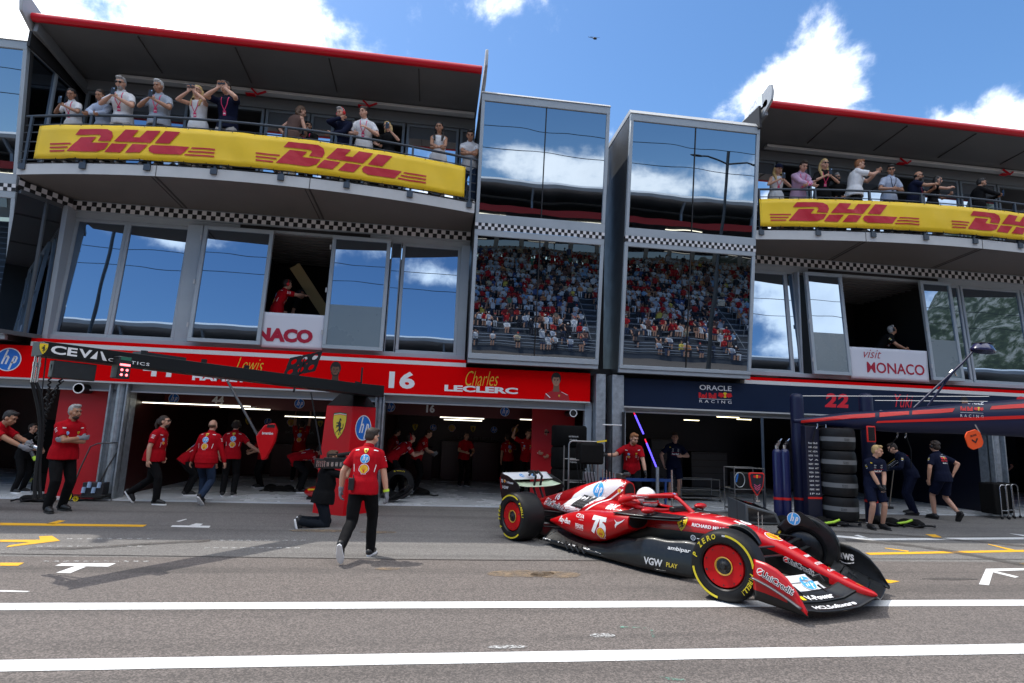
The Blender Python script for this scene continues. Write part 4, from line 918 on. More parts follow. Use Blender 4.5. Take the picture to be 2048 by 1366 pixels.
def blob(d,rad,amp,flat_=1.0):
    "soft patch of cloud bias round direction d"
    dd=vmth('SUBTRACT',D,tuple(d)).outputs[0]; dd=vmth('MULTIPLY',dd,(1,1,flat_)).outputs[0]
    L=vmth('LENGTH',dd).outputs['Value']
    return mth('MULTIPLY',mth('SUBTRACT',1.0,mth('DIVIDE',L,rad),clamp=True),amp)
tot=None
B=[(sky_dir(60,30),.40,.22,1.5),(sky_dir(330,10),.33,.19,1.8),(sky_dir(600,60),.20,.14,2.2),(sky_dir(1040,10),.11,.34,1.2),(sky_dir(1130,20),.06,.25,1.2),(sky_dir(1580,180),.14,.22,1.3),(sky_dir(1700,140),.12,.19,1.2),(sky_dir(1790,230),.18,.21,1.5),(sky_dir(1860,120),.14,-.14,1),(sky_dir(1900,270),.12,.22,1.4),(sky_dir(2060,270),.12,.34,1.2),(sky_dir(1740,10),.10,.30,1.),(sky_dir(1520,190),.06,.15,1),(sky_dir(1460,40),.11,-.2,1),
   (sky_dir(1250,120),.22,-.12,1),(sky_dir(1900,60),.2,-.2,1)]
def refl(px,py,up):  # direction mirrored by the facade glass, tilted up by 'up' degrees
    v=sky_dir(px,py); v=V((v.x,-v.y,v.z)); e=math.asin(v.z)+R(up); a=math.atan2(v.x,v.y); return V((math.sin(a)*math.cos(e),math.cos(a)*math.cos(e),math.sin(e)))
for px,py,up,r,a,f in ((150,440,7,.16,.36,2.0),(320,480,7,.11,.34,2.4),(460,470,7,.13,.34,2.2),(720,480,7,.15,.36,2.2),(740,570,7,.07,.26,2.8),(860,545,7,.10,.32,3),(1040,310,-14,.22,.26,3.6),(1150,335,-14,.22,.26,3.6),(1350,345,-14,.24,.28,3.4),(1550,650,8,.10,.26,1.3),(1660,650,8,.14,.28,1.4),(1950,620,8,.35,.36,1),(200,580,7,.30,-.25,1.2),(480,600,7,.25,-.25,1.2),(850,640,7,.2,-.25,1.6),(1080,235,-14,.14,-.26,2),(1380,265,-14,.12,-.2,2)):
    B.append((refl(px,py,up),r,a,f))
for d,r,a,f in B: o=blob(d,r,a,f); tot=o if tot is None else mth('ADD',tot,o)
zen=N.new('ShaderNodeMapRange'); zen.inputs[1].default_value=.66; zen.inputs[2].default_value=.85; zen.inputs[4].default_value=.16; Lk.new(sp_.outputs[2],zen.inputs[0])  # unseen cloud added overhead to fill the shaded side
bk=N.new('ShaderNodeMapRange'); bk.interpolation_type='SMOOTHSTEP'; bk.inputs[1].default_value=.50; bk.inputs[2].default_value=.66; bk.inputs[4].default_value=.34; Lk.new(mth('SUBTRACT',sp_.outputs[2],mth('MAXIMUM',mth('MULTIPLY',sp_.outputs[1],.8),0)),bk.inputs[0])  # unseen cloud added high behind the camera to brighten the facade
dens2=mth('ADD',mth('ADD',dens,tot),mth('MAXIMUM',zen.outputs[0],bk.outputs[0]))
mask=N.new('ShaderNodeMapRange'); mask.interpolation_type='SMOOTHERSTEP'; mask.inputs[1].default_value=.58; mask.inputs[2].default_value=.94; Lk.new(dens2,mask.inputs[0])
mk=mth('MULTIPLY',mask.outputs[0],mth('GREATER_THAN',sp_.outputs[2],-.02)); Lk.new(mk,mix.inputs[0])
shade=N.new('ShaderNodeMapRange'); shade.inputs[1].default_value=.60; shade.inputs[2].default_value=1.05; Lk.new(dens2,shade.inputs[0])
cm=N.new('ShaderNodeMix'); cm.data_type='RGBA'; cm.inputs[6].default_value=(.80,.81,.82,1); cm.inputs[7].default_value=(.45,.48,.53,1); Lk.new(mth('MULTIPLY',shade.outputs[0],nz(D,7,3,.5)),cm.inputs[0]); Lk.new(cm.outputs[2],cl.inputs[0])
sun=bpy.data.lights.new('sun','SUN'); sun.energy=2.0; sun.angle=R(.55); sun.color=(1,.955,.88); so_=bpy.data.objects.new('sun',sun); COL.objects.link(so_); so_.rotation_euler=SUN.to_track_quat('Z','Y').to_euler()
SC.view_settings.view_transform='Standard'; SC.view_settings.look='None'; SC.view_settings.gamma=1; SC.view_settings.exposure=.85
# asphalt
A=mat('asphalt',(.15,.14,.135),.85); n,l,b=nodes(A)
t=n.new('ShaderNodeTexCoord')
def mxc(c1,c2,f):
    m=n.new('ShaderNodeMix'); m.data_type='RGBA'
    for i,c in ((6,c1),(7,c2)):
        if isinstance(c,tuple): m.inputs[i].default_value=(*c,1)
        else: l.new(c,m.inputs[i])
    if isinstance(f,float): m.inputs[0].default_value=f
    else: l.new(f,m.inputs[0])
    return m.outputs[2]
def noi(s,d=3,r=.6,src=None,dist=0):
    q=n.new('ShaderNodeTexNoise'); q.inputs['Scale'].default_value=s; q.inputs['Detail'].default_value=d; q.inputs['Roughness'].default_value=r; q.inputs['Distortion'].default_value=dist; l.new(src or t.outputs['Object'],q.inputs['Vector']); return q.outputs[0]
def mr(s,a,b_,c=0,d=1):
    q=n.new('ShaderNodeMapRange'); q.inputs[1].default_value=a; q.inputs[2].default_value=b_; q.inputs[3].default_value=c; q.inputs[4].default_value=d; l.new(s,q.inputs[0]); return q.outputs[0]
vo=n.new('ShaderNodeTexVoronoi'); vo.inputs['Scale'].default_value=85; l.new(t.outputs['Object'],vo.inputs['Vector'])
vs_=n.new('ShaderNodeSeparateColor'); l.new(vo.outputs['Color'],vs_.inputs[0])
stones=mxc((.055,.048,.043),(.29,.245,.22),mr(vs_.outputs[0],.25,1.0))
sep=n.new('ShaderNodeSeparateXYZ'); l.new(t.outputs['Object'],sep.inputs[0])
# lighter, greyer strip of newer paving between the garages and the fast lane
g1=n.new('ShaderNodeMath'); g1.operation='GREATER_THAN'; g1.inputs[1].default_value=7.72; l.new(sep.outputs[1],g1.inputs[0])
grey=mxc((.08,.076,.072),(.32,.305,.29),mr(vs_.outputs[0],.2,1.0))
base=mxc(stones,grey,g1.outputs[0])
base=mxc(base,mxc((.125,.107,.097),(.165,.157,.148),g1.outputs[0]),.45)
pt=mr(noi(.35,5,.6),.35,.7); base=mxc(base,(.11,.10,.095),mxc((0,0,0),(.30,.30,.30),pt))
sp2=mr(noi(1.3,6,.7,dist=.6),.60,.72); base=mxc(base,(.07,.065,.06),mxc((0,0,0),(.35,.35,.35),sp2))
mpx=n.new('ShaderNodeMapping'); mpx.inputs['Scale'].default_value=(.09,2.2,1); l.new(t.outputs['Object'],mpx.inputs['Vector'])
base=mxc(base,mxc(base,(.03,.028,.026),.45),mr(noi(1.0,4,.55,mpx.outputs[0]),.50,.72))
l.new(base,b.inputs['Base Color'])
bp=n.new('ShaderNodeBump'); bp.inputs['Strength'].default_value=.55; bp.inputs['Distance'].default_value=.004; l.new(vo.outputs['Distance'],bp.inputs['Height']); l.new(bp.outputs[0],b.inputs['Normal'])
m=MB(); m.box(-120,140,-60,12.62,-.5,0); g=m.build('ground',A); g['kind']='structure'
m=MB(); m.box(-400,400,12.62,700,-.5,-.07); g=m.build('ground',mat('far_ground',(.12,.115,.11),.9)); g['kind']='structure'
m=MB(); m.box(-400,400,-700,-60,-.5,-.02); g=m.build('ground',mat('far_ground')); g['kind']='structure'
# thin sheets with worn edges
def worn(name,col,cover=.5,sc=60,soft=.12,rough=.6):
    m=mat(name,col,rough,var=.06,vscale=6); nn,ll,bb=nodes(m); c=nn.new('ShaderNodeTexCoord'); q=nn.new('ShaderNodeTexNoise'); q.inputs['Scale'].default_value=sc; q.inputs['Detail'].default_value=6; q.inputs['Roughness'].default_value=.75; ll.new(c.outputs['Object'],q.inputs['Vector'])
    r=nn.new('ShaderNodeMapRange'); r.inputs[1].default_value=cover-soft; r.inputs[2].default_value=cover; ll.new(q.outputs[0],r.inputs[0]); ll.new(r.outputs[0],bb.inputs['Alpha']); return m
LW_=worn('lane_white',(.76,.76,.75),.43,38); LY=worn('lane_yellow',(.80,.42,.02),.36,45); LF=worn('faded_white',(.50,.50,.49),.58,30,.15)
DRK=worn('rubber_mark',(.10,.09,.084),.66,3.5,.34,.8); OIL=worn('oil_stain',(.24,.175,.115),.66,7,.34,.8); CHLK=worn('chalk_green',(.16,.33,.26),.62,14,.15)
def sheet(name,pts,m_,z=.004,label=None):
    q=MB(); q.poly([(p[0],p[1],z) for p in pts]); o=q.build(name,m_,fix=False); o['kind']='structure'
    return o
def gp(*px): return [at(x,y,Z=0) for x,y in px]
def wavy(name,y0,y1,m_,amp=.006):
    q=MB(); xs=[-14+.25*i for i in range(160)]; vs=[]
    for x in xs: vs+=[(x,y0+amp*noise.noise(V((x*2,0,1))),.004),(x,y1+amp*noise.noise(V((x*2,5,1))),.004)]
    q.add(vs,[(2*i,2*i+2,2*i+3,2*i+1) for i in range(len(xs)-1)]); o=q.build(name,m_,fix=False); o['kind']='structure'
def lane(name,top,bot,m_):
    a0,a1=at(*top[0],Z=0),at(*top[-1],Z=0); b0,b1=at(*bot[0],Z=0),at(*bot[-1],Z=0)
    q=MB(); n_=60; vs=[]
    for i in range(n_+1):
        t_=i/n_*1.6-.3; p=a0.lerp(a1,t_); r_=b0.lerp(b1,t_); vs+=[(p.x,p.y+.006*noise.noise(V((p.x*2,0,1))),.004),(r_.x,r_.y+.006*noise.noise(V((p.x*2,5,1))),.004)]
    q.add(vs,[(2*i,2*i+1,2*i+3,2*i+2) for i in range(n_)]); o=q.build(name,m_,fix=False); o['kind']='structure'
lane('lane_line',[(0,1207),(2048,1200)],[(0,1221),(2048,1212)],LW_)
lane('lane_line',[(0,1321),(2048,1288)],[(0,1344),(2048,1308)],LW_)
for pts,m_ in (([(0,1046),(294,1050),(286,1054),(0,1051)],LY),([(92,1048),(118,1041),(131,1042),(108,1049)],LY),([(0,1080),(80,1080),(78,1073),(104,1072),(120,1082),(12,1095),(18,1091),(60,1085),(0,1084)],LY),([(0,1126),(48,1126),(36,1132),(0,1132)],LY),
    ([(345,1051),(421,1052),(418,1056),(341,1054)],LW_),([(376,1052),(392,1047),(406,1048),(400,1052)],LW_),([(352,1043),(372,1038),(374,1039),(358,1044)],LW_),([(124,1127),(232,1127),(216,1134),(110,1132)],LW_),([(150,1133),(172,1134),(140,1147),(112,1146)],LW_),([(0,1181),(60,1183),(54,1185),(0,1184)],LW_),
    ([(1616,1066),(1745,1077),(2048,1075),(2048,1079),(1745,1081),(1614,1069)],LW_),([(1708,1071),(1716,1070),(1740,1077),(1730,1077)],LW_),([(1730,1106),(2048,1100),(2048,1104),(1740,1110)],LY),([(1770,1096),(1818,1102),(1816,1104),(1770,1097)],LY),([(1850,1069),(1870,1069),(1884,1075),(1868,1075)],LY),([(1976,1088),(2030,1100),(2020,1101),(1976,1089)],LY),([(2036,1127),(2048,1127),(2048,1130)],LY),
    ([(1750,1155),(1776,1160),(1800,1163),(1780,1167),(1752,1159)],LY),([(1972,1138),(2048,1137),(2048,1141),(1992,1143),(2038,1154),(2030,1156),(1986,1145),(1978,1171),(1958,1169)],LW_),([(2018,1067),(2048,1070),(2048,1073),(2022,1068)],LW_)):
    sheet('paint_mark',gp(*pts),m_)
for y0,x0,x1,st in ((1077,135,310,20),(1092,75,280,20),(1122,88,290,20),(1080,440,610,18),(1095,410,600,18)):
    x=x0
    while x<x1: sheet('dashed_mark',gp((x,y0),(x+10,y0),(x+9,y0+2),(x-2,y0+2)),LF); x+=st
def band(name,pts,w_,m_,z=.006):
    P=[at(x,y,Z=0) for x,y in pts]; P2=curve2([(p.x,p.y) for p in P],6); L=stroke(m_,P2,w_); q=MB(); q.add([(x,y,z) for x,y in L[0][1]],L[0][2]); o=q.build(name,m_,fix=False); o['kind']='structure'
band('skid_mark',[(60,1098),(180,1096),(300,1088),(420,1082)],.14,DRK,.010)
band('skid_mark',[(1690,1080),(1850,1095),(2048,1130)],.25,DRK,.008)
band('skid_mark',[(1640,1062),(1800,1071),(2048,1092)],.18,DRK,.010)
band('paving_seam',[(0,1108),(500,1115),(1000,1121),(1300,1122)],.025,worn('seam_dark',(.05,.047,.045),.40,20,.2))
band('paving_seam',[(1640,1118),(2048,1119)],.02,_M['seam_dark'])
for c,rx,ry in (((1040,1148),.42,.16),((1110,1150),.32,.15),((775,1138),.16,.06),((640,1062),.5,.12),((755,1065),.3,.1)):
    p=at(*c,Z=0); sheet('oil_stain',[(p.x+rx*math.cos(a/24*6.283)*(1+.08*math.sin(a*1.7/3.8)),p.y+ry*math.sin(a/24*6.283)*1) for a in range(24)],OIL,.006)
for c,rx,ry,m_ in (((1205,1272),.11,.05,LF),((1015,1295),.16,.035,LF),((1900,1158),.4,.06,DRK)):
    p=at(*c,Z=0); sheet('worn_patch',[(p.x+rx*math.cos(a/20*6.283),p.y+ry*math.sin(a/20*6.283)) for a in range(20)],m_,.006)
band('chalk_mark',[(1240,1255),(1290,1257),(1303,1263),(1308,1276)],.03,CHLK)
band('chalk_mark',[(1320,1357),(1370,1362)],.04,CHLK)
# ---------------- the far side of the pit lane, seen mirrored in the glass ----------------
gs=thing('grandstand','packed grandstand across the track, seen mirrored in the glass','grandstand',(0,-18,0))
SX0,SX1=-45,60; ROWS=17; y0,z0=-19,.4
m=MB()
for i in range(ROWS): m.box(SX0,SX1,y0-.78*(i+1),y0-.78*i,0,z0+.47*i,0); m.box(SX0,SX1,y0-.78*i-.32,y0-.78*i-.02,z0+.47*i+.36,z0+.47*i+.40,1)
m.build('terrace',[mat('stand_grey',(.10,.11,.13),.7),mat('bench_grey',(.30,.33,.38),.5)],gs,fix=False)
m=MB()
for x in range(-42,60,9): m.box(x,x+1.1,y0-.78*ROWS,y0+.02,.2,.3)
zt=z0+.47*ROWS; yb=y0-.78*ROWS
m=MB(); m.box(SX0,SX1,yb-.6,yb-.4,zt,zt+2.5); m.build('suite_wall',mat('suite_white',(.45,.46,.48),.5),gs)
m=MB()
for k in range(40): x=SX0+1+2.6*k; m.box(x,x+2.1,yb-.39,yb-.36,zt+.8,zt+1.9)
m.build('suite_glazing',glassmat('suite_glass',(.2,.2,.22)),gs)
m=MB(); m.box(SX0,SX1,yb-.6,y0-1.2,zt+2.5,zt+2.8); m.build('deck_slab',mat('deck_dark',(.03,.03,.034),.6),gs)
m=MB(); m.box(SX0,SX1,y0-1.2,y0-1.1,zt+2.5,zt+2.95); m.build('deck_front',mat('deck_red',(.42,.015,.01),.5),gs)
m=MB()
for k in range(17): x=SX0+2+6.2*k; m.box(x,x+.16,y0-1.6,y0-1.4,zt+2.8,zt+3.6); m.bar((x+.08,y0-1.5,zt+3.6),(x+.08,y0-.7,zt+4.6),.16,.2)
m.build('roof_strut',mat('strut_grey',(.25,.28,.32),.5),gs)
m=MB(); m.prism([(y0-.5,zt+4.5),(y0-.35,zt+4.75),(y0-.6,zt+4.95),(y0-8,zt+5.3),(y0-8,zt+4.7),(y0-1.2,zt+4.45)],((SX0,0,0),V((0,1,0)),V((0,0,1))),SX1-SX0); m.build('stand_roof',mat('stand_roof_white',(.62,.63,.64),.4),gs)
m=MB(); m.box(SX0,SX1,y0-8.5,y0-8.2,zt+2.8,zt+4.8); m.build('rear_wall',DARK,gs)
m=MB()
for k in range(12): x=SX0+4+8.5*k; m.bar((x,y0-3,zt+2.46),(x+3.4,y0-3,zt+2.46),.12,.05)
m.build('deck_light',mat('deck_lamp',(.9,.85,.7),.5,emit=(1,.85,.6),es=3),gs)
m=MB()
for x in range(-40,60,13):
    for s in (0,1.6): m.tube([(x+s,y0+.1,z0+1.0),(x+s,y0-.78*7,z0+.47*7+1.0)],.03,5); 
    for i in range(8): m.box(x+s-.02,x+s+.02,y0-.78*i-.02,y0-.78*i+.02,z0+.47*i-.2,z0+.47*i+1)
m.tube([(SX0,y0+.2,z0+.7),(SX1,y0+.2,z0+.7)],.03,6); m.tube([(SX0,y0+.2,z0+.2),(SX1,y0+.2,z0+.2)],.03,6); m.build('stair_rail',mat('rail_galv',(.3,.33,.36),.4,metal=.4),gs)
# crowd: one uncountable mass
def crowd():
    rnd=random.Random(11); m=MB(); cols=[(.70,.70,.72),(.45,.48,.55),(.55,.55,.58),(.45,.01,.015),(.40,.02,.02),(.03,.035,.05),(.02,.02,.03),(.08,.12,.28),(.30,.45,.65),(.55,.45,.30),(.20,.10,.08),(.72,.55,.10),(.10,.25,.16),(.60,.25,.10)]
    wts=[16,9,7,12,5,10,8,5,5,4,4,1.5,1.5,2.5]
    mats=[mat('crowd_cloth_%d'%i,c,.8) for i,c in enumerate(cols)]+[SKIN[0],SKIN[1],hairm('dark'),mat('crowd_cap_white',(.75,.75,.76),.7),mat('crowd_jeans',(.05,.07,.13),.8)]
    nC=len(cols)
    def oc(c,r,mi):
        x,y,z=c; a,b_,d=r; m.add([(x+a,y,z),(x,y+b_,z),(x-a,y,z),(x,y-b_,z),(x,y,z+d),(x,y,z-d)],[(0,1,4),(1,2,4),(2,3,4),(3,0,4),(1,0,5),(2,1,5),(3,2,5),(0,3,5)],mi)
    for i in range(ROWS):
        z=z0+.47*i+.40; yy=y0-.78*i-.16; x=SX0+.2; dens=.40 if i<3 else (.78 if i<5 else (.92 if i<8 else .97)); dens*=.85+.5*noise.noise(V((x*.35,i*.6,2))) if i<9 else 1
        while x<SX1:
            x+=rnd.uniform(.40,.54)
            if (x+40)%13<1.6 and i<9: continue
            if rnd.random()>dens: continue
            if x<-24 or x>40: continue
            sx_=rnd.uniform(-.06,.06); c=rnd.choices(range(nC),wts)[0]; st=.45 if rnd.random()<.07 else rnd.uniform(-.03,.10); y=yy+rnd.uniform(-.14,.16)
            t_=rnd.uniform(-.05,.05)
            # torso, shoulders, head, hair or cap, thighs, shins, arms
            m.add([(x-.17,y-.1,z+st),(x+.17,y-.1,z+st),(x+.17,y+.11,z+st),(x-.17,y+.11,z+st),(x-.21+t_,y-.09,z+.46+st),(x+.21+t_,y-.09,z+.46+st),(x+.20+t_,y+.10,z+.44+st),(x-.20+t_,y+.10,z+.44+st),(x-.07+t_,y,z+.54+st),(x+.07+t_,y,z+.54+st)],[(0,1,5,4),(1,2,6,5),(2,3,7,6),(3,0,4,7),(4,5,9,8),(5,6,9),(6,7,8,9),(7,4,8),(3,2,1,0)],c)
            hx=x+t_+sx_; oc((hx,y+.03,z+.66+st),(.085,.10,.125),nC+(0 if rnd.random()<.8 else 1)); oc((hx,y-.005,z+.71+st),(.098,.11,.10),(nC+2) if rnd.random()<.55 else rnd.choice([nC+3,nC+3,0,3,6]))
            lg=rnd.choice([nC,nC+4,nC+4,5,6,0]); m.box(x-.17,x-.03,y+.05,y+.46,z+.0,z+.13,lg); m.box(x+.03,x+.17,y+.05,y+.46,z+.0,z+.13,lg); m.box(x-.15,x-.05,y+.38,y+.48,z-.38,z+.02,rnd.choice([nC,lg])); m.box(x+.05,x+.15,y+.38,y+.48,z-.38,z+.02,rnd.choice([nC,lg]))
            up_=rnd.random()<.18; ah=z+(.62 if up_ else .16)+st
            for q in (-1,1): m.bar((x+q*.22+t_,y,z+.42+st),(x+q*rnd.uniform(.1,.26),y+.30,ah),.085,.085,rnd.choice([nC,c]))
    o=m.build('crowd',mats,fix=False); tag(o,kind='stuff'); o['label']='crowd filling the grandstand seats, seen mirrored in the bay glass'
crowd()
# pit wall photographers are left out; lamp posts, cables
def lamp_post(x,y,label,h=11,a=0):
    t_=thing('lamp_post',label,'lamp post',(x,y,0),'lamp posts across the pit lane',world=False,rz=a)
    m=MB(); m.tube([(0,0,0),(0,0,h*.52)],.13,12); m.tube([(0,0,h*.52),(0,0,h+.7)],.085,12); m.build('pole',mat('post_dark',(.035,.04,.045),.5),t_,smooth=50)
    for q in (1,-1):
        m=MB(); m.tube([(0,0,h),(1.3*q,0,h+.25),(1.7*q,0,h+.22)],.05,8); ar=m.build('arm',mat('post_dark'),t_,smooth=50)
        m=MB(); m.ell((2.1*q,0,h+.2),(.5,.16,.06)); m.build('lamp_head',mat('post_dark'),ar,smooth=50)
    m=MB(); m.box(.2,.75,-.1,.1,h*.36,h*.36+.4); m.build('floodlight',CHROME,t_,bevel=.02)
lp=at(182,560,Y=31.2); lamp_post(lp.x,-5.5,'tall dark lamp post behind the photographer, mirrored in the left windows',14.3)
lamp_post(16.2,-7.5,'tall dark lamp post behind the photographer, mirrored in the right hand bay',13,R(-10))
for i,(ya,za,yb_,zb_) in enumerate(((-6,13.2,-7,12.6),(-6.5,14.4,-7.5,14.0),(-9,17,-9,16.6))):
    o=thing('overhead_cable','thin cable strung across the track, mirrored as a fine line','cable',(0,-6,za),'overhead cables'); m=MB(); m.tube([(x,ya+(yb_-ya)*(x+50)/110,za+(zb_-za)*(x+50)/110-.6*math.sin((x+50)/110*math.pi)) for x in range(-50,61,5)],.02,5); m.build('cable',BLK,o)
# hillside with rock and buildings, mirrored in the last windows and seen beyond the building on the right
def hill():
    H=mat('hill_rock',(.2,.2,.17),.9); n,l,b=nodes(H); t=n.new('ShaderNodeTexCoord'); q=n.new('ShaderNodeTexNoise'); q.inputs['Scale'].default_value=.16; q.inputs['Detail'].default_value=12; q.inputs['Roughness'].default_value=.7; l.new(t.outputs['Object'],q.inputs['Vector']); r=n.new('ShaderNodeValToRGB'); r.color_ramp.elements[0].position=.44; r.color_ramp.elements[0].color=(.012,.022,.010,1); r.color_ramp.elements[1].position=.60; r.color_ramp.elements[1].color=(.26,.245,.21,1); e=r.color_ramp.elements.new(.50); e.color=(.035,.05,.022,1); l.new(q.outputs[0],r.inputs[0]); l.new(r.outputs[0],b.inputs['Base Color'])
    def fn(a,b_):
        x=90+330*a; y=-330*b_-5; h=(150*math.exp(-((x-330)/130)**2-((y+200)/150)**2)); h+=22*noise.fractal(V((x*.02,y*.02,0)),1,2,6)*min(1,h/40); return V((x,y,h-2))
    v,f=grid_surface(fn,120,100); m=MB(); m.add(v,f); o=m.build('hillside',H,smooth=60); o['kind']='structure'
    def fn2(a,b_):
        x=70+260*a; y=60+300*b_; h=78*math.exp(-((x-250)/95)**2-((y-190)/90)**2); h+=16*noise.fractal(V((x*.03,y*.03,4)),1,2,6)*min(1,h/25); return V((x,y,h-2))
    v,f=grid_surface(fn2,110,110); m=MB(); m.add(v,f); o=m.build('hillside',H,smooth=60); o['kind']='structure'
hill()
def block(x,y,w_,d,h,label):
    t_=thing('apartment_block',label,'building',(x,y,0)); m=MB(); m.box(x-w_/2,x+w_/2,y-d/2,y+d/2,0,h); m.build('wall',mat('cream_render',(.50,.46,.38),.7,var=.1,vscale=.3),t_)
    m=MB(); m.box(x-w_/2-.4,x+w_/2+.4,y-d/2-.4,y+d/2+.4,h,h+.5); m.build('cornice',mat('cornice_white',(.6,.59,.55),.6),t_)
    k=int(h/3.2)
    for i in range(k):
        m=MB(); 
        for j in range(int(d/3)): m.box(x-w_/2-.05,x-w_/2+.02,y-d/2+.8+3*j,y-d/2+2+3*j,i*3.2+1,i*3.2+2.6)
        for j in range(int(w_/3)):
            for yy in (y-d/2-.05,y+d/2): m.box(x-w_/2+.8+3*j,x-w_/2+2+3*j,yy,yy+.05,i*3.2+1,i*3.2+2.6)
        m.build('window_row',mat('far_glass',(.05,.06,.07),.2),t_)
block(120,-22,26,22,17,'cream apartment block by the track, mirrored in the far right window')
block(150,-60,24,24,24,'taller cream apartment block below the hillside, mirrored in the far right window')
block(99,58,20,18,12,'pale apartment block beyond the end of the pit building at the right edge')
hc_=at(1190,77,Y=420)
t_=thing('helicopter','tiny dark helicopter high in the blue sky above the bays','helicopter',hc_)
m=MB(); m.ell(hc_,(1.7,1.0,.9)); m.build('fuselage',BLKM,t_,smooth=60); m=MB(); m.tube([hc_+V((-1.2,0,.2)),hc_+V((-5.5,0,.6))],[.35,.12],8); m.build('tail_boom',BLKM,t_); m=MB(); m.box(hc_.x-4.2,hc_.x+4.2,hc_.y-.12,hc_.y+.12,hc_.z+1.2,hc_.z+1.26); m.build('rotor_blade',BLKM,t_); m=MB(); m.bar(hc_+V((-1,-.5,-1.2)),hc_+V((1.2,-.5,-1.2)),.1,.1); m.bar(hc_+V((0,-.5,-1.2)),hc_+V((0,-.3,-.5)),.1,.1); m.build('skid',BLKM,t_); m=MB(); m.box(hc_.x-5.6,hc_.x-5.4,hc_.y-.1,hc_.y+.1,hc_.z+.1,hc_.z+1.4); m.build('tail_fin',BLKM,t_)
# ---------------- the race car (local: +x forward from the front axle, +y left) ----------------
CH=R(-60.6); CARO=V((3.90,6.31,0))
car=thing('race_car','red open wheel race car number 16 turning out of the garage with its driver aboard','race car',CARO,world=False,rz=CH)
def sections(name,secs,mats,parent,split=None,seg=28,sm=30,cut=None,sub=4,yoff=False,cap=True):
    "secs: (x,yc,hw,zb,zt,exp) interpolated; mats[1] below split(x)"
    S=[]
    for i in range(len(secs)-1):
        for k in range(sub):
            t=k/sub; a,b=secs[i],secs[i+1]; p=secs[max(0,i-1)];q=secs[min(len(secs)-1,i+2)]
            r=[a[0]*(1-t)+b[0]*t]
            for j in range(1,6):
                m1=(b[j]-p[j])/((b[0]-p[0]) or 1)*(b[0]-a[0]) if i>0 else b[j]-a[j]; m2=(q[j]-a[j])/((q[0]-a[0]) or 1)*(b[0]-a[0]) if i<len(secs)-2 else b[j]-a[j]
                r.append((2*t**3-3*t*t+1)*a[j]+(t**3-2*t*t+t)*m1+(-2*t**3+3*t*t)*b[j]+(t**3-t*t)*m2)
            S.append(r)
    S.append(list(secs[-1])); mb=MB(); vs=[];fs=[];mi=[]
    for x,yc,hw,zb,zt,e in S:
        hw=max(hw,.004); zc=(zb+zt)/2; hz=max((zt-zb)/2,.004)
        for k in range(seg):
            a=2*math.pi*(k+.5)/seg; c,s_=math.cos(a),math.sin(a)
            vs.append(V((x,yc+hw*math.copysign(abs(c)**(2/e),c),zc+hz*math.copysign(abs(s_)**(2/e),s_))))
    n=len(S)
    for i in range(n-1):
        for k in range(seg):
            k2=(k+1)%seg; f=(i*seg+k,i*seg+k2,(i+1)*seg+k2,(i+1)*seg+k); c=sum((vs[j] for j in f),V((0,0,0)))/4
            fs.append(f); mi.append(1 if (split and c.z<split(c.x)) else 0)
    if cap:
        fs+= [tuple(range(seg))[::-1],tuple((n-1)*seg+k for k in range(seg))]; mi+=[0,0]
    mb.v=vs;mb.f=fs;mb.m=mi
    return mb.build(name,mats,parent,smooth=sm)
def lerp_tab(T):
    def f(x):
        for (a,ya),(b,yb) in zip(T,T[1:]):
            if min(a,b)<=x<=max(a,b): return ya+(yb-ya)*(x-a)/(b-a)
        return T[0][1] if abs(x-T[0][0])<abs(x-T[-1][0]) else T[-1][1]
    return f
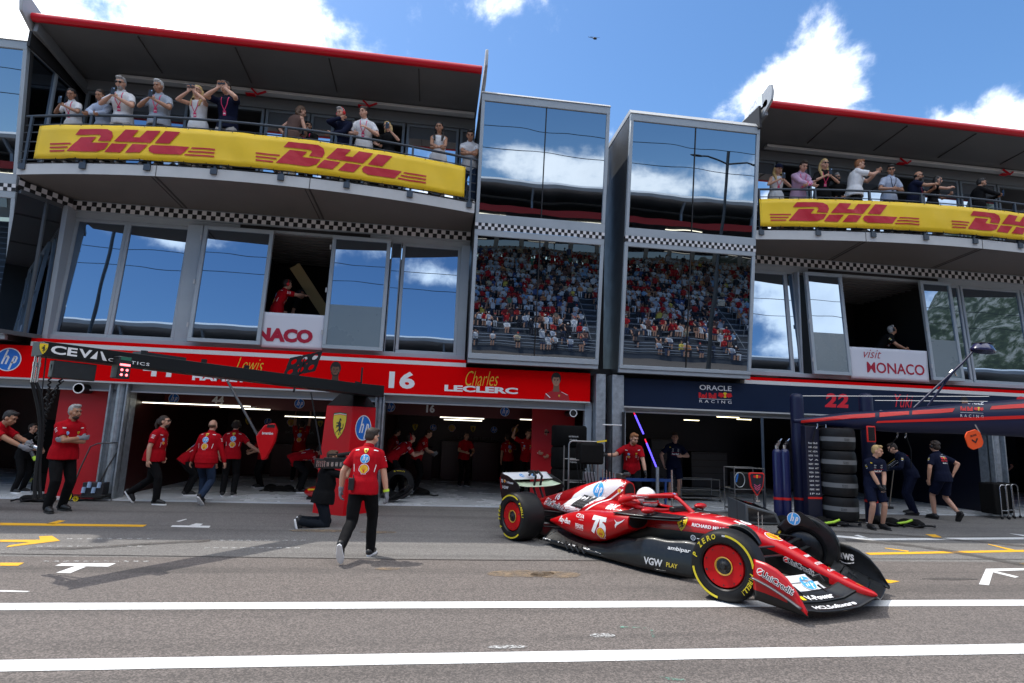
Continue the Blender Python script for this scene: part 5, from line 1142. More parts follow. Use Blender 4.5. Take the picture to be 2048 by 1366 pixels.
def makecar():
    c=car
    split=lerp_tab([(1.2,.0),(.95,.05),(.75,.22),(.4,.36),(0,.47),(-.5,.50),(-1.5,.47),(-2.4,.40)])
    chas=sections('chassis',[(1.09,0,.012,.185,.205,2.4),(1.05,0,.036,.165,.225,3),(.9,0,.064,.155,.265,3.6),(.6,0,.092,.17,.365,4),(.3,0,.118,.2,.49,4.2),(0,0,.145,.22,.595,4.2),(-.3,0,.18,.2,.675,4),(-.7,0,.235,.14,.715,3.6),(-1.1,0,.28,.1,.70,3.8),(-1.35,0,.31,.1,.68,3.8),(-1.8,0,.35,.1,.68,3.6),(-2.3,0,.37,.1,.68,3.2)],[PAINT,CARBON],c,split)
    # cockpit: flat dark disc painted in for the shaded hollow, rim and headrest
    m=MB(); m.lathe([(1e-4,0),(1,0)],Matrix.Translation((-1.70,0,.688))@Matrix.Diagonal((.33,.215,1,1)),28); m.build('cockpit_shade',DARK,c)
    m=MB(); m.tube([(-1.70+.34*math.cos(R(a)),.235*math.sin(R(a)),.69+(.05 if math.cos(R(a))<0 else 0.0)*abs(math.cos(R(a)))) for a in range(0,361,12)],.026,8); m.build('cockpit_rim',PAINT,c,smooth=60)
    m=MB()
    for s in(1,-1): m.ell((-1.93,.2*s,.74),(.2,.06,.07))
    m.ell((-2.12,0,.76),(.08,.2,.08)); m.build('headrest',PAINT,c,smooth=60)
    m=MB(); m.box(-1.3,-1.22,-.14,.14,.69,.75); m.build('dash_fairing',CARBON,c,bevel=.01)
    # engine cover with airbox
    cover=sections('engine_cover',[(-2.10,0,.125,.62,.99,2.6),(-2.25,0,.145,.60,1.03,2.4),(-2.5,0,.17,.55,.995,2.1),(-2.9,0,.185,.48,.90,1.9),(-3.3,0,.17,.42,.78,1.8),(-3.7,0,.13,.38,.65,1.8),(-4.05,0,.075,.38,.545,1.9),(-4.2,0,.02,.42,.49,2)],[PAINT],c)
    m=MB(); m.lathe([(1e-4,0),(1,0)],Matrix.Translation((-2.094,0,.86))@Matrix.Rotation(R(90),4,'Y')@Matrix.Diagonal((.115,.10,1,1)),24); m.build('air_intake',DARK,c)
    should=sections('shoulder_bodywork',[(-1.7,0,.30,.42,.66,3),(-2.0,0,.40,.40,.70,2.6),(-2.4,0,.42,.38,.73,2.2),(-2.9,0,.37,.36,.70,2),(-3.3,0,.28,.36,.62,2),(-3.7,0,.2,.36,.56,2),(-4.0,0,.12,.38,.50,2)],[PAINT],c)
    m=MB(); m.box(-2.33,-2.2,-.04,.04,1.02,1.10); m.tube([(-2.2,0,1.09),(-2.1,0,1.10)],.03,10); m.build('camera_pod',mat('pod_black',(.02,.02,.02),.3),c,bevel=.01)
    pods=[]
    for s in (1,-1):
        p=sections('sidepod',[(-1.50,.52*s,.20,.46,.655,3.4),(-1.7,.55*s,.205,.36,.65,3.2),(-2.0,.56*s,.205,.235,.625,2.9),(-2.3,.56*s,.19,.20,.60,2.6),(-2.65,.55*s,.155,.225,.53,2.3),(-2.95,.54*s,.095,.27,.44,2),(-3.2,.53*s,.02,.31,.35,2)],[PAINT],c); pods.append(p)
        m=MB(); m.lathe([(1e-4,0),(1,0)],Matrix.Translation((-1.494,.52*s,.56))@Matrix.Rotation(R(90),4,'Y')@Matrix.Diagonal((.085,.185,1,1)),24); m.build('radiator_inlet',DARK,c)
        # black shelf over the inlet
        v,f=grid_surface(lambda a,b:V((-1.75+.82*a,s*(.28+(.44-.30*a**2)*b),.672+.02*a-.02*b*b)),14,6); m=MB(); m.add(v,f); v2=[q-V((0,0,.03)) for q in v]; m.add(v2,[g[::-1] for g in f])
        k=m.build('inlet_shelf',CARBON,c,smooth=50); sl=k.modifiers.new('s','SOLIDIFY'); sl.thickness=.012
    # dark body side and gearbox
    sections('gearbox',[(-2.3,0,.30,.1,.46,3),(-3.0,0,.22,.12,.42,3),(-3.7,0,.12,.16,.42,3),(-4.5,0,.09,.2,.42,3)],[CARBON],c)
    # louvres, white flash
    bv=bvh_of([cover,should]); bvp=bvh_of(pods); bvc=bvh_of([chas])
    SIDE=lambda b,y=-.5: onto(b,(0,y,0),(1,0,0),(0,0,1))
    sh=mat('louvre_grey',(.08,.08,.085),.5)  # flat grey for the louvre slots on the black patch
    L=pol(WHITE,[(-3.33,.45),(-3.20,.56),(-3.07,.72),(-2.85,.86),(-2.55,.985),(-2.05,1.03),(-2.28,.83),(-2.55,.64),(-2.78,.50),(-3.0,.455)])
    L+=pol(CARBON,[(-2.97,.57),(-2.84,.74),(-2.53,.72),(-2.67,.56)],2)
    for i in range(7):
        for j in range(4):
            x=-2.93+.045*i+.035*j; z=.60+.035*j; L+=rect(sh,x-.012,x+.012,z-.008,z+.012,3)
    L+=stroke(WHITE,curve2([(-2.66,.49),(-2.42,.66),(-2.2,.82),(-2.05,.93)]),.022,1)
    lay(L,'white_flash',c,SIDE(bv),maxe=.06)
    lay(tf(L_hp(SKYB,.5),.23,-2.56,.84),'round_logo',c,SIDE(bv),maxe=.05,base=.006)
    lay(tf(txt('16',WHITE,1,shear=.2,bold=.04),.12,-3.5,.645),'lettering',c,SIDE(bv),maxe=.05)
    def unic(h): 
        return txt('UniCredit',BLK,h,bold=.015,cx=h*.6,layer=2,outline=WHITE,ow=.055)+disc(WHITE,h*.62,-h*2.55,0,1)+disc(LRED,h*.5,-h*2.55,0,2)+stroke(WHITE,[(-h*2.9,-h*.3),(-h*2.2,h*.35)],h*.16,3)
    lay(tf(unic(.085),1,-3.56,.52,rot=-3),'lettering',c,SIDE(bv),maxe=.06)
    lay(txt('ZCG',WHITE,.045,cx=-2.13,cy=.95)+tf(L_shell(),.06,-2.17,.86)+txt('IBM',WHITE,.065,.15,bold=.05,cx=-2.12,cy=.655)+txt('aws',WHITE,.035,cx=-1.8,cy=.665)+stroke(WHITE,curve2([(-1.86,.64),(-1.8,.625),(-1.74,.64)]),.008),'lettering',c,SIDE(bv),maxe=.06)
    L=txt('75',WHITE,.235,.27,bold=.06,shear=.08,cx=-1.97,cy=.455)+tf(L_shell(),.14,-1.93,.36,lay=1)
    L+=txt('CEVA',WHITE,.05,.19,bold=.02,cx=-2.37,cy=.52)+txt('LOGISTICS',WHITE,.013,.11,bold=0,cx=-2.33,cy=.475)
    L+=txt('PERONI',WHITE,.06,.17,bold=.02,cx=-2.36,cy=.385)+txt('NASTRO AZZURRO',WHITE,.012,.17,bold=0,cx=-2.36,cy=.34)+txt('Ray-Ban',WHITE,.10,.32,bold=.02,shear=.35,cx=-2.73,cy=.40)
    L+=pol(WHITE,[(-1.70,.57),(-1.66,.545),(-1.62,.55),(-1.57,.575),(-1.54,.60),(-1.57,.56),(-1.62,.525),(-1.66,.50),(-1.68,.46),(-1.69,.50),(-1.67,.53)])
    lay(L,'lettering',c,SIDE(bvp,-1),maxe=.06)
    L=tf(L_shield(),.17,-1.01,.585)+txt('RICHARD MILLE',WHITE,.040,.42,bold=.03,cx=-.66,cy=.595)+ring(WHITE,.022,.034,-.85,.44)+txt('A',WHITE,.03,cx=-.85,cy=.44)+stroke(WHITE,[(-.8,.44),(-.74,.44)],.012)
    lay(L,'lettering',c,SIDE(bvc),maxe=.06)
    lay(tf(unic(.05),1,.37,.345,rot=-17),'lettering',c,SIDE(bvc),maxe=.05)
    # top of the nose
    TOP=onto(bvc,(0,0,.9),(1,0,0),(0,1,0))
    def top(L,x,rot=-90,y=0): return tf(L,1,x,y,rot=rot)
    L=tf(top(L_shell(),0),.0001)[0:0]
    L+=tf(tf(L_shell(),.17,rot=90),1,.05,0)+tf(txt('16',WHITE,.17,.2,bold=.05,shear=.15),1,-.33,0,rot=90)
    for x,s_,w in ((.27,'HCLSoftware',.15),(.42,'IBM',.10),(.54,'BITDEFENDER',.13),(.66,'Ceva',.11),(.80,'hp',.05),(-.62,'VGW',.2),(-.82,'ASOSCAR',.22),(-1.0,'PUMA',.16)): L+=tf(txt(s_,WHITE,.035,w,bold=.02),1,x,0,rot=90)
    L+=txt('VISTAJET',YEL,.012,.06,cx=.93,cy=0)
    lay(L,'lettering',c,TOP,maxe=.05)
    m=MB(); m.lathe([(1e-4,.0),(.022,0),(.022,.008),(1e-4,.008)],Matrix.Translation((-.13,-.185,.57))@Matrix.Rotation(R(90),4,'X')); m.build('filler_cap',WHITE,c)
    # halo
    m=MB(); pts=[]
    for y,x,z in ((-.30,-2.02,.74),(-.285,-1.9,.79),(-.26,-1.7,.84),(-.2,-1.5,.87),(-.1,-1.36,.88),(0,-1.32,.882),(.1,-1.36,.88),(.2,-1.5,.87),(.26,-1.7,.84),(.285,-1.9,.79),(.30,-2.02,.74)): pts.append((x,y,z))
    m.tube(pts,[.035]+[.03]*9+[.035],10); m.tube([(-1.33,0,.875),(-1.25,0,.85),(-1.14,0,.78),(-1.02,0,.69)],[.03,.026,.024,.035],10)
    halo=m.build('halo',PAINT,c,smooth=60)
    bh=bvh_of([halo]); lay(txt('DXC TECHNOLOGY',WHITE,.018,.26,bold=.02,cx=-1.68,cy=.845),'lettering',c,SIDE(bh),maxe=.04,base=.004)
    lay(tf(L_hp(),.05,-1.32,0,rot=90),'round_logo',c,onto(bh,(0,0,1.2),(1,0,0),(0,1,0)),maxe=.03)
    # mirrors
    for s in (1,-1):
        m=MB(); m.ell((-1.30,.56*s,.725),(.06,.12,.04)); o=m.build('wing_mirror',PAINT,c,smooth=60)
        m=MB(); m.bar((-1.3,.30*s,.68),(-1.3,.52*s,.71),.05,.012); m.bar((-1.28,.58*s,.67),(-1.28,.58*s,.71),.04,.01); m.build('mirror_stay',CARBON,o)
    # floor
    m=MB(); out=[(-.72,.36),(-.78,.60),(-1.0,.70),(-1.8,.74),(-2.5,.77),(-2.95,.76),(-3.12,.62),(-3.2,.52),(-4.2,.48),(-4.2,.0)]
    P=out+[(x,-y) for x,y in out[::-1]]; m.prism([(x,y) for x,y in P],((0,0,.055),V((1,0,0)),V((0,1,0))),.025); fl=m.build('floor',CARBON,c,bevel=.004)
    for s in (1,-1):
        # outer fence rising in front of the sidepod
        def fn(a,b):
            x=-.60-1.65*a; zt=lerp_tab([(0,.44),(.2,.44),(.4,.41),(.55,.36),(.75,.26),(1,.15)])(a); zt+=.012*math.sin(a*22)
            y=.60+.14*min(1,a*2.5)-.10*b*(1-.3*a)+.03*math.sin(b*3.1); return V((x,s*y,.055+(zt-.055)*b))
        v,f=grid_surface(fn,40,10); m=MB(); m.add(v,f); k=m.build('floor_fence',CARBON,c,smooth=60); so=k.modifiers.new('s','SOLIDIFY'); so.thickness=.014
        if s<0:
            bf=bvh_of([k]); GW=mat('grey_lettering',(.62,.63,.64),.5)
            lay(txt('VGW',GW,.085,.24,bold=.03,cx=-1.10,cy=.155)+txt('PLAY',mat('dull_yellow',(.65,.50,.05),.5),.05,.14,cx=-.86,cy=.155)+txt('ambipar',GW,.055,.28,cx=-.80,cy=.34),'lettering',c,SIDE(bf,-1),maxe=.06,base=.012)
        m=MB(); cyl=[]
        def fe(a,b): x=-1.9-1.25*a; return V((x,s*(.74+.02*a-.26*b+.03*math.sin(a*6)),.085+.10*math.sin(b*1.5)+.05*a*b))
        v,f=grid_surface(fe,24,8); m.add(v,f); k=m.build('floor_edge',CARBON,c,smooth=60); so=k.modifiers.new('s','SOLIDIFY'); so.thickness=.01
        if s<0:
            bf=bvh_of([k]); L=[]
            f2=onto(bf,(0,-.7,.5),(1,0,0),(0,1,1.2))
            for x,w_ in ((-3.05,'brembo'),(-2.75,'RIVA'),(-2.5,'NGK'),(-2.22,'SKF'),(-1.98,'VISTAJET')): L+=txt(w_,WHITE,.028,.15,bold=.02,cx=x,cy=-.33)
            lay(L,'lettering',c,f2,maxe=.05,base=.008)
        for i in range(4): m=MB(); x=-2.2-.11*i; m.tube([(x,.79*s,.05),(x-.05,.80*s,.10),(x-.10,.74*s,.13)],.014,6); m.build('edge_winglet',CARBON,c,smooth=60)
        m=MB(); m.bar((-3.02,.55*s,.22),(-3.12,.76*s,.08),.008,.008); m.build('floor_stay',CHROME,c)
    # suspension
    for s in (1,-1):
        for a,b in (((.12,.15*s,.50),(0,.70*s,.50)),((-.55,.19*s,.56),(-.02,.70*s,.51)),((.12,.14*s,.27),(0,.70*s,.22)),((-.5,.19*s,.27),(-.02,.70*s,.22)),((-.12,.17*s,.58),(0,.68*s,.3)),((.2,.13*s,.42),(.1,.7*s,.42)),
                    ((-3.2,.2*s,.42),(-3.55,.6*s,.45)),((-3.95,.1*s,.42),(-3.62,.6*s,.45)),((-3.2,.2*s,.2),(-3.58,.6*s,.2)),((-3.95,.1*s,.2),(-3.62,.6*s,.2)),((-3.7,.1*s,.3),(-3.6,.6*s,.3))):
            m=MB(); m.bar(a,b,.055,.016); m.build('wishbone',CARBON,c,bevel=.006)
    # wheels
    def tyre(par,W,rad=.36):
        m=MB(); h=W/2; pr=[(.235,-h*.93),(.24,-h),(.262,-h-.004),(.30,-h-.006),(.33,-h+.006),(.348,-h+.030),(.358,-h+.065),(rad,-h*.4),(rad,h*.4),(.358,h-.065),(.348,h-.030),(.33,h-.006),(.30,h+.006),(.262,h+.004),(.24,h),(.235,h*.93)]
        m.lathe(pr,seg=72,axis='y',cap=False); return m.build('tyre',RUBBER,par,smooth=40)
    def side(par,y,rot):
        "yellow sidewall marking on the face at y (outward -y)"
        TY=mat('sidewall_yellow',(.72,.58,.02),.5); L=[]
        L+=ring(TY,.303,.325,a0=rot-72,a1=rot+6,n=30)+ring(TY,.303,.325,a0=rot+110,a1=rot+182,n=30)
        def arc(s,r,a,h,w,m):
            o=[];n=len(s)
            for i,ch in enumerate(s):
                if ch==' ': continue
                aa=a-w*(i-(n-1)/2); o+=tf(txt(ch,m,h,h*.85 if ch!='I' else h*.22,bold=.03,shear=.2),1,r*math.cos(R(aa)),r*math.sin(R(aa)),rot=aa-90)
            return o
        L+=arc('P ZERO',.300,rot+58,.052,11.5,TY)+arc('PIRELLI',.300,rot-105,.044,6.6,TY)
        L+=rect(mat('grey_lettering'),.0,.035,.30,.316)
        lay(L,'sidewall_marking',par,lambda a,b,d:V((a,y-d-.0035,b)),maxe=.05)
    for nm,x,s,W in (('front',0,-1,.305),('front',0,1,.305),('rear',-3.6,-1,.405),('rear',-3.6,1,.405)):
        cy=(1-W/2)*s
        w=thing('wheel',None,None,(x,cy,.36),world=False); w.parent=c; w['label']=nm+' wheel with red cover and yellow sidewall rings' 
        if nm=='front': w.rotation_euler=(0,0,R(12))
        tyre(w,W)
        h=W/2
        m=MB(); m.lathe([(.236,-h*.9),(.236,h*.9)],seg=48,axis='y',cap=False); m.lathe([(.225,-h+.015),(.237,-h-.002),(.237,-h+.02)],seg=48,axis='y',cap=False); m.build('rim',BLKM,w,smooth=40)
        for q in ((-1,) if s<0 else (1,)):
            m=MB(); m.lathe([(1e-4,q*(h-.045)),(.075,q*(h-.045)),(.085,q*(h-.03)),(.15,q*(h-.022)),(.205,q*(h-.014)),(.215,q*(h-.03))],seg=48,axis='y',cap=False); m.build('wheel_cover',mat('cover_red',(.46,.004,.006),.5,spec=.2,var=.1),w,smooth=40)
            m=MB(); m.lathe([(.078,q*(h-.03)),(.088,q*(h-.026)),(.094,q*(h-.022)),(.088,q*(h-.018))],seg=40,axis='y',cap=False); m.build('cover_ring',mat('ring_gold',(.8,.45,.05),.3),w,smooth=60)
            m=MB(); m.lathe([(1e-4,q*(h+.01)),(.028,q*(h+.01)),(.034,q*(h-.01)),(.05,q*(h-.02)),(.07,q*(h-.028)),(.078,q*(h-.028))],seg=32,axis='y',cap=False); 
            for k in range(12): a=R(30*k); m.ell((.06*math.cos(a),q*(h-.02),.06*math.sin(a)),(.005,.006,.005),seg=6,rings=4)
            m.build('wheel_nut',BLKM,w,smooth=40)
            m=MB()
            for k in range(10): a=R(36*k+18); m.lathe([(1e-4,q*(h-.013)),(.007 if k%5 else .012,q*(h-.013)),(.007,q*(h-.02))],Matrix.Translation((.185*math.cos(a),0,.185*math.sin(a))),10,axis='y',cap=False)
            m.build('cover_screws',BLK,w)
        if s<0: side(w,-h-.006,78 if nm=='front' else 130)
        else: side(w,-h-.006,20)
        # brake drum on the inner side
        m=MB(); m.lathe([(1e-4,-s*(h+.02)),(.16,-s*(h+.03)),(.22,-s*(h-.01)),(.23,-s*(h-.06))],seg=36,axis='y',cap=False); m.build('brake_drum',CARBON,w,smooth=40)
        if nm=='front':
            # wheel wake winglet hugging the tyre, inboard
            m=MB(); a0,a1=(38,98) if s<0 else (-25,140)
            def fw(a,b):
                t=R(a1+(a0-a1)*a); rr=(.372+.03*math.sin(a*3.14)) if s<0 else (.37+.06*math.sin(a*3.14)); return V((rr*math.cos(t)*(1-.0*b),-s*(h-.08*(1-b)+.03),rr*math.sin(t)+.0*b))
            v,f=grid_surface(fw,24,3); m.add(v,f)
            v,f=grid_surface(lambda a,b:V(((.26+(.11+.05*math.sin(a*3.14))*b)*math.cos(R(a1+(a0-a1)*a)),-s*(h+.032),(.26+(.11+.05*math.sin(a*3.14))*b)*math.sin(R(a1+(a0-a1)*a)))),24,5); m.add(v,f)
            if s>0: m.prism([(-.20,.30),(-.12,.44),(.0,.46),(.10,.40),(.2,.3)],((0,-h-.05,0),V((1,0,0)),V((0,0,1))),.02)
            k=m.build('wheel_winglet',CARBON,w,smooth=60); so=k.modifiers.new('s','SOLIDIFY'); so.thickness=.008
            if s>0: lay(tf(L_hp(SKYB),.15,-.07,.37),'round_logo',w,lambda a,b,d:V((a,-h-.076-d,b)))
    # front wing
    def elem(name,m,y0,y1,lead,chord,z0,rise,th=.012,n=20,curl=0):
        "swept plate from y0 to y1; lead(y) leading edge x"
        def f(a,b):
            y=y0+(y1-y0)*a; x=lead(y)-chord(y)*b; return V((x,y,z0(y)+rise(y)*(b**1.4)))
        v,fc=grid_surface(f,n,8); q=MB(); q.add(v,fc); o=q.build(name,m,c,smooth=60); so=o.modifiers.new('s','SOLIDIFY'); so.thickness=th; so.offset=0; return o
    WG=mat('wing_white',(.75,.76,.78),.3,coat=.3)
    lead=lambda y:1.09-.27*abs(y)-(.03 if abs(y)>.8 else 0)
    z0=lambda y:.105+.06*max(0,1-abs(y)/.22)+.012*math.cos(abs(y)*6)
    p1=elem('front_wing_plane',CARBON,-.92,.92,lead,lambda y:.17,z0,lambda y:.035,n=40)
    p2=elem('front_wing_plane',CARBON,-.92,.92,lambda y:lead(y)-.15,lambda y:.16,lambda y:z0(y)+.045,lambda y:.055,n=40)
    p3=[];
    for s in (1,-1):
        FW=WG if s<0 else CARBON
        p3.append(elem('front_wing_flap',FW,.24*s,.89*s,lambda y:lead(y)-.31,lambda y:.12-.04*(1-abs(y)),lambda y:z0(y)+.10,lambda y:.045))
        p3.append(elem('front_wing_flap',FW,.28*s,.89*s,lambda y:lead(y)-.42,lambda y:.11-.05*(1-abs(y)),lambda y:z0(y)+.155,lambda y:.045))
        m=MB()
        for y in (.3,.62): m.bar((lead(y)-.27,y*s,.17),(lead(y)-.36,y*s,.22),.012,.05)
        m.tube([(lead(.12)-.40,.16*s,.25),(lead(.1)-.44,.18*s,.31),(lead(.1)-.5,.2*s,.28)],.014,8); m.build('flap_bracket',BLKM,c,smooth=50)
        m=MB(); m.bar((.72,.09*s,.15),(.95,.09*s,.11),.02,.10); m.build('wing_pylon',CARBON,c)
        # endplates
        prof=[(.86,.035),(.87,.11),(.83,.19),(.77,.28),(.68,.37),(.58,.435),(.47,.475),(.35,.49),(.345,.30),(.34,.15),(.335,.09),(.42,.07),(.6,.05)]
        def fe(a,b):
            # a along the outline top, b height; outward flare
            x=.86-.52*a; zt=lerp_tab([(0,.12),(.06,.17),(.17,.27),(.35,.375),(.55,.44),(.75,.475),(1,.49)])(a); zb=.075+.03*a; z=zb+(zt-zb)*b
            return V((x,s*(.915+.03*math.sin(b*2.6)+.02*(1-b)),z))
        v,f=grid_surface(fe,20,8); m=MB(); m.add(v,f); m.m=[0 if (i//20)>=3 or (s<0 and (i//20)>=2 and (i%20)>6) else 1 for i in range(len(f))]
        e=m.build('wing_endplate',[PAINT if s<0 else CARBON,CARBON],c,smooth=60); so=e.modifiers.new('s','SOLIDIFY'); so.thickness=.012; 
        if s>0: e['label']='black left endplate'
        be=bvh_of([e])
        if s<0:
            lay(tf(unic(.058),1,.56,.335,rot=-20),'lettering',c,SIDE(be,-1.2),maxe=.05,base=.012)
            m=MB(); v,f=grid_surface(lambda a,b:V((.82-.48*a,-(.95+.05*b),.15+.17*a+.02*math.sin(a*3))),16,2); m.add(v,f); k=m.build('dive_plane',mat('raw_carbon_edge',(.10,.10,.11),.25,coat=.5),c,smooth=60); so=k.modifiers.new('s','SOLIDIFY'); so.thickness=.01
        else:
            # inner face seen from the right side
            lay(txt('aws',WHITE,.075,.17,bold=.03,cx=.42,cy=.34)+stroke(WHITE,curve2([(.34,.285),(.40,.262),(.48,.275),(.50,.29)]),.012),'lettering',c,onto(be,(0,.3,0),(1,0,0),(0,0,1)),maxe=.05,base=.012)
    bw=bvh_of([p1,p2]+p3)
    UPF=lambda o,rot: onto(bw,o,(math.cos(R(rot)),math.sin(R(rot)),0),(-math.sin(R(rot)),math.cos(R(rot)),0))
    # text on planes reads from in front/right: rotate along the sweep
    lay(txt('HCLSoftware',WHITE,.06,.55,bold=.03),'lettering',c,UPF((.895,-.48,.6),75),maxe=.05,base=.012)
    lay(txt('V-Power',WHITE,.07,.36,bold=.04)+pol(YEL,[(-.25,-.03),(-.2,-.03),(-.2,.03),(-.25,.03)]),'lettering',c,UPF((.755,-.48,.6),75),maxe=.05,base=.012)
    lay(tf(L_hp(SKYB),.17),'round_logo',c,UPF((.60,-.38,.7),75),maxe=.04,base=.014)
    # rear wing
    def rw(name,m,x,ch,z,rise,hw,nn=16,bow=.0):
        v,f=grid_surface(lambda a,b:V((x-ch*b,-hw+2*hw*a,z+rise*b**1.3-bow*(abs(2*a-1)**3)*-1-bow)),nn,6); q=MB(); q.add(v,f); o=q.build(name,m,c,smooth=60); so=o.modifiers.new('s','SOLIDIFY'); so.thickness=.012; return o
    GREENY=mat('wing_pale_green',(.72,.86,.62),.3,coat=.3)
    r1=rw('rear_wing_plane',GREENY,-4.12,.30,.76,.05,.50,bow=.04); r2=rw('rear_wing_flap',WG,-4.34,.20,.83,.10,.50)
    lay(tf(L_hp(SKYB),.10,-.15,0)+tf(L_hp(SKYB),.10,.12,0),'round_logo',c,onto(bvh_of([r2]),(-4.44,0,1.2),(0,1,0),(-1,0,0)),maxe=.03,base=.016)
    for s in (1,-1):
        m=MB(); prof=[(-4.02,.72),(-4.08,.79),(-4.2,.84),(-4.38,.90),(-4.58,.93),(-4.6,.80),(-4.57,.62),(-4.5,.45),(-4.38,.36),(-4.25,.36),(-4.3,.50),(-4.22,.62),(-4.08,.68)]
        m.prism([(x,z) for x,z in prof],((0,.50*s,0),V((1,0,0)),V((0,0,1))),.014); e=m.build('rear_endplate',CARBON,c,bevel=.003)
        if s<0:
            f=lambda a,b,d:V((a,.50*s-.018-d,b)); lay(txt('75',WHITE,.05,cx=-4.52,cy=.80)+tf(L_shell(),.05,-4.44,.80)+txt('V-Power',WHITE,.04,.2,cx=-4.29,cy=.79)+txt('VGW',WHITE,.05,.18,cx=-4.42,cy=.70)+stroke(LRED,[(-4.58,.86),(-4.53,.66)],.012),'lettering',c,f)
        m=MB(); m.tube([(-4.05,.07*s,.45),(-4.2,.07*s,.7),(-4.15,.07*s,.9)],.02,8); m.tube([(-4.15,.07*s,.9),(-4.25,.06*s,.98),(-4.36,.05*s,.9)],.02,8); m.build('wing_pylon',CARBON,c,smooth=60)
    m=MB(); m.box(-4.42,-4.2,-.03,.03,.93,.985); m.build('flap_actuator',CARBON,c,bevel=.01)
    rw('beam_wing',CARBON,-4.2,.22,.42,.06,.48)
    m=MB(); m.prism([(-4.0,.48),(-4.5,.42),(-4.5,.12),(-4.0,.08)],((0,-.01,0),V((1,0,0)),V((0,0,1))),.02); m.build('diffuser_strake',CARBON,c)
    m=MB(); m.tube([(-.13,0,.62),(-.13,0,.83)],.005,6); m.tube([(-.10,.03,.61),(-.10,.03,.80)],.004,6); m.build('pitot_tube',CHROME,c)
    m=MB(); m.tube([(-.4,.0,.66),(-.4,.0,1.0)],.0025,5); m.build('aerial',BLKM,c)
    # driver
    wd=CARO+Matrix.Rotation(CH,3,'Z')@V((-1.80,0,0))
    d=person('person in the car in a white race helmet and red overalls',wd,CH-R(90),1.76,top=PAINT and fab('race_suit',(.45,.004,.01)),sleeve='long',bottom=fab('race_suit',(.45,.004,.01)),shoe=None,pelvis=(0,0,.13),lean=(-22,0),hunch=14,fr=(.1,.85,.3),fl=(-.1,.85,.3),kr=(0,.3,1),kl=(0,.3,1),hr=(.1,.42,.52),hl=(-.1,.42,.52),head=(0,4,0),helmet=True,group=None)
    hc,HM,root=d['hc'],d['HM'],d['root']
    HW=mat('helmet_white',(.82,.82,.84),.2,coat=.6)
    g=MB(); g.ell(hc+HM@V((0,-.005,.012)),(.13,.155,.14),HM); g.ell(hc+HM@V((0,.05,-.07)),(.11,.11,.07),HM); h=remeshed(g,'helmet',HW,root,.01,2)
    g=MB(); 
    v,f=grid_surface(lambda a,b:hc+HM@V((.142*math.sin(R(-68+136*a)),.006+.165*math.cos(R(-68+136*a)),-.025+.068*b)),20,4); g.add(v,f); g.build('visor',mat('visor_dark',(.02,.015,.012),.06),h,smooth=60)
    g=MB(); v,f=grid_surface(lambda a,b:hc+HM@V((.146*math.sin(R(-75+150*a)),.004+.168*math.cos(R(-75+150*a)),-.062+.018*b)),20,2); g.add(v,f); g.build('helmet_trim',LRED,h,smooth=60)
makecar()
# ---------------- people placed in the photo ----------------
CR=fab('crew_red',(.40,.003,.010)); CB=fab('crew_black',(.006,.006,.007)); CN=fab('crew_navy',(.006,.009,.028)); JW=fab('white_cotton',(.72,.72,.73)); JB=fab('jeans_blue',(.02,.035,.07)); LB=fab('light_blue_cotton',(.42,.48,.60)); GC=fab('grey_cotton',(.33,.37,.43)); PK=fab('pink_linen',(.55,.36,.50)); CH_=fab('chinos_grey',(.40,.38,.36)); BR=fab('brown_knit',(.10,.06,.05))
SB=mat('shoe_black',(.015,.015,.016),.5); GG=mat('glove_grey',(.22,.23,.26),.8,var=.1,vscale=20); GB=mat('glove_black',(.015,.015,.016),.6); PKL=mat('lanyard_pink',(.70,.03,.14),.6); ER=mat('ear_defender_red',(.62,.01,.012),.3); EB=mat('headset_black',(.015,.015,.018),.35)
def fl(info,back,yo=0,xo=0):
    o=info['chest']+info['up']*yo*info['s']; sx=info['sx']; up=info['up']
    return (o,sx,up) if back else (o,-sx,up)
def deco(info,L,back,name='badge',maxe=.03,eps=.0015):
    bv=info.setdefault('bvh',bvh_of([info['shirt']])); o,u,v=fl(info,back)
    return lay(tf(L,info['s']),name,info['shirt'],onto(bv,o,u,v),maxe=maxe,base=.0035,eps=eps)
def red_kit(info,back=True,front=True,jacket=False):
    if back: deco(info,tf(L_shield(False),.075,0,.155)+tf(L_hp(SKYB),.125,0,.04)+tf(L_shell(),.125,0,-.10)+rect(WHITE,.10,.155,.165,.18)+rect(WHITE,-.155,-.10,.165,.18)+stroke(WHITE,[(.15,-.02),(.135,-.12)],.008)+stroke(WHITE,[(-.15,-.02),(-.135,-.12)],.008),True)
    if front: deco(info,tf(L_hp(SKYB),.055,-.085,.08)+tf(L_shell(),.055,-.085,.01)+tf(L_shield(False),.05,.08,.085)+txt('IBM',WHITE,.018,cx=.08,cy=.035)+txt('CEVA',WHITE,.016,cx=.08,cy=.0)+rect(WHITE,.11,.16,.15,.165)+rect(WHITE,-.16,-.11,.15,.165)+stroke(WHITE,[(.13,.02),(.125,-.08)],.008)+stroke(WHITE,[(-.13,.02),(-.125,-.08)],.008),False)
    # sleeve marks
    bv=info['bvh']; s=info['s']
    for q,sh,e in ((1,info['shR'],info['eR']),(-1,info['shL'],info['eL'])):
        ax=(sh-e).normalized(); out=(info['sx']*q); out=(out-ax*out.dot(ax)); 
        if out.length<.1: continue
        out.normalize(); u=ax.cross(out)
        if u.cross(ax).dot(out)<0: u=-u
        o=sh.lerp(e,.32)
        lay(tf(rect(WHITE,-.035,.035,.035,.044)+txt('ZCG',WHITE,.02,cx=0,cy=.012)+rect(WHITE,-.03,.03,-.022,-.012),s),'sleeve_mark',info['shirt'],onto(bv,o,u,ax,far=.8),maxe=.03)
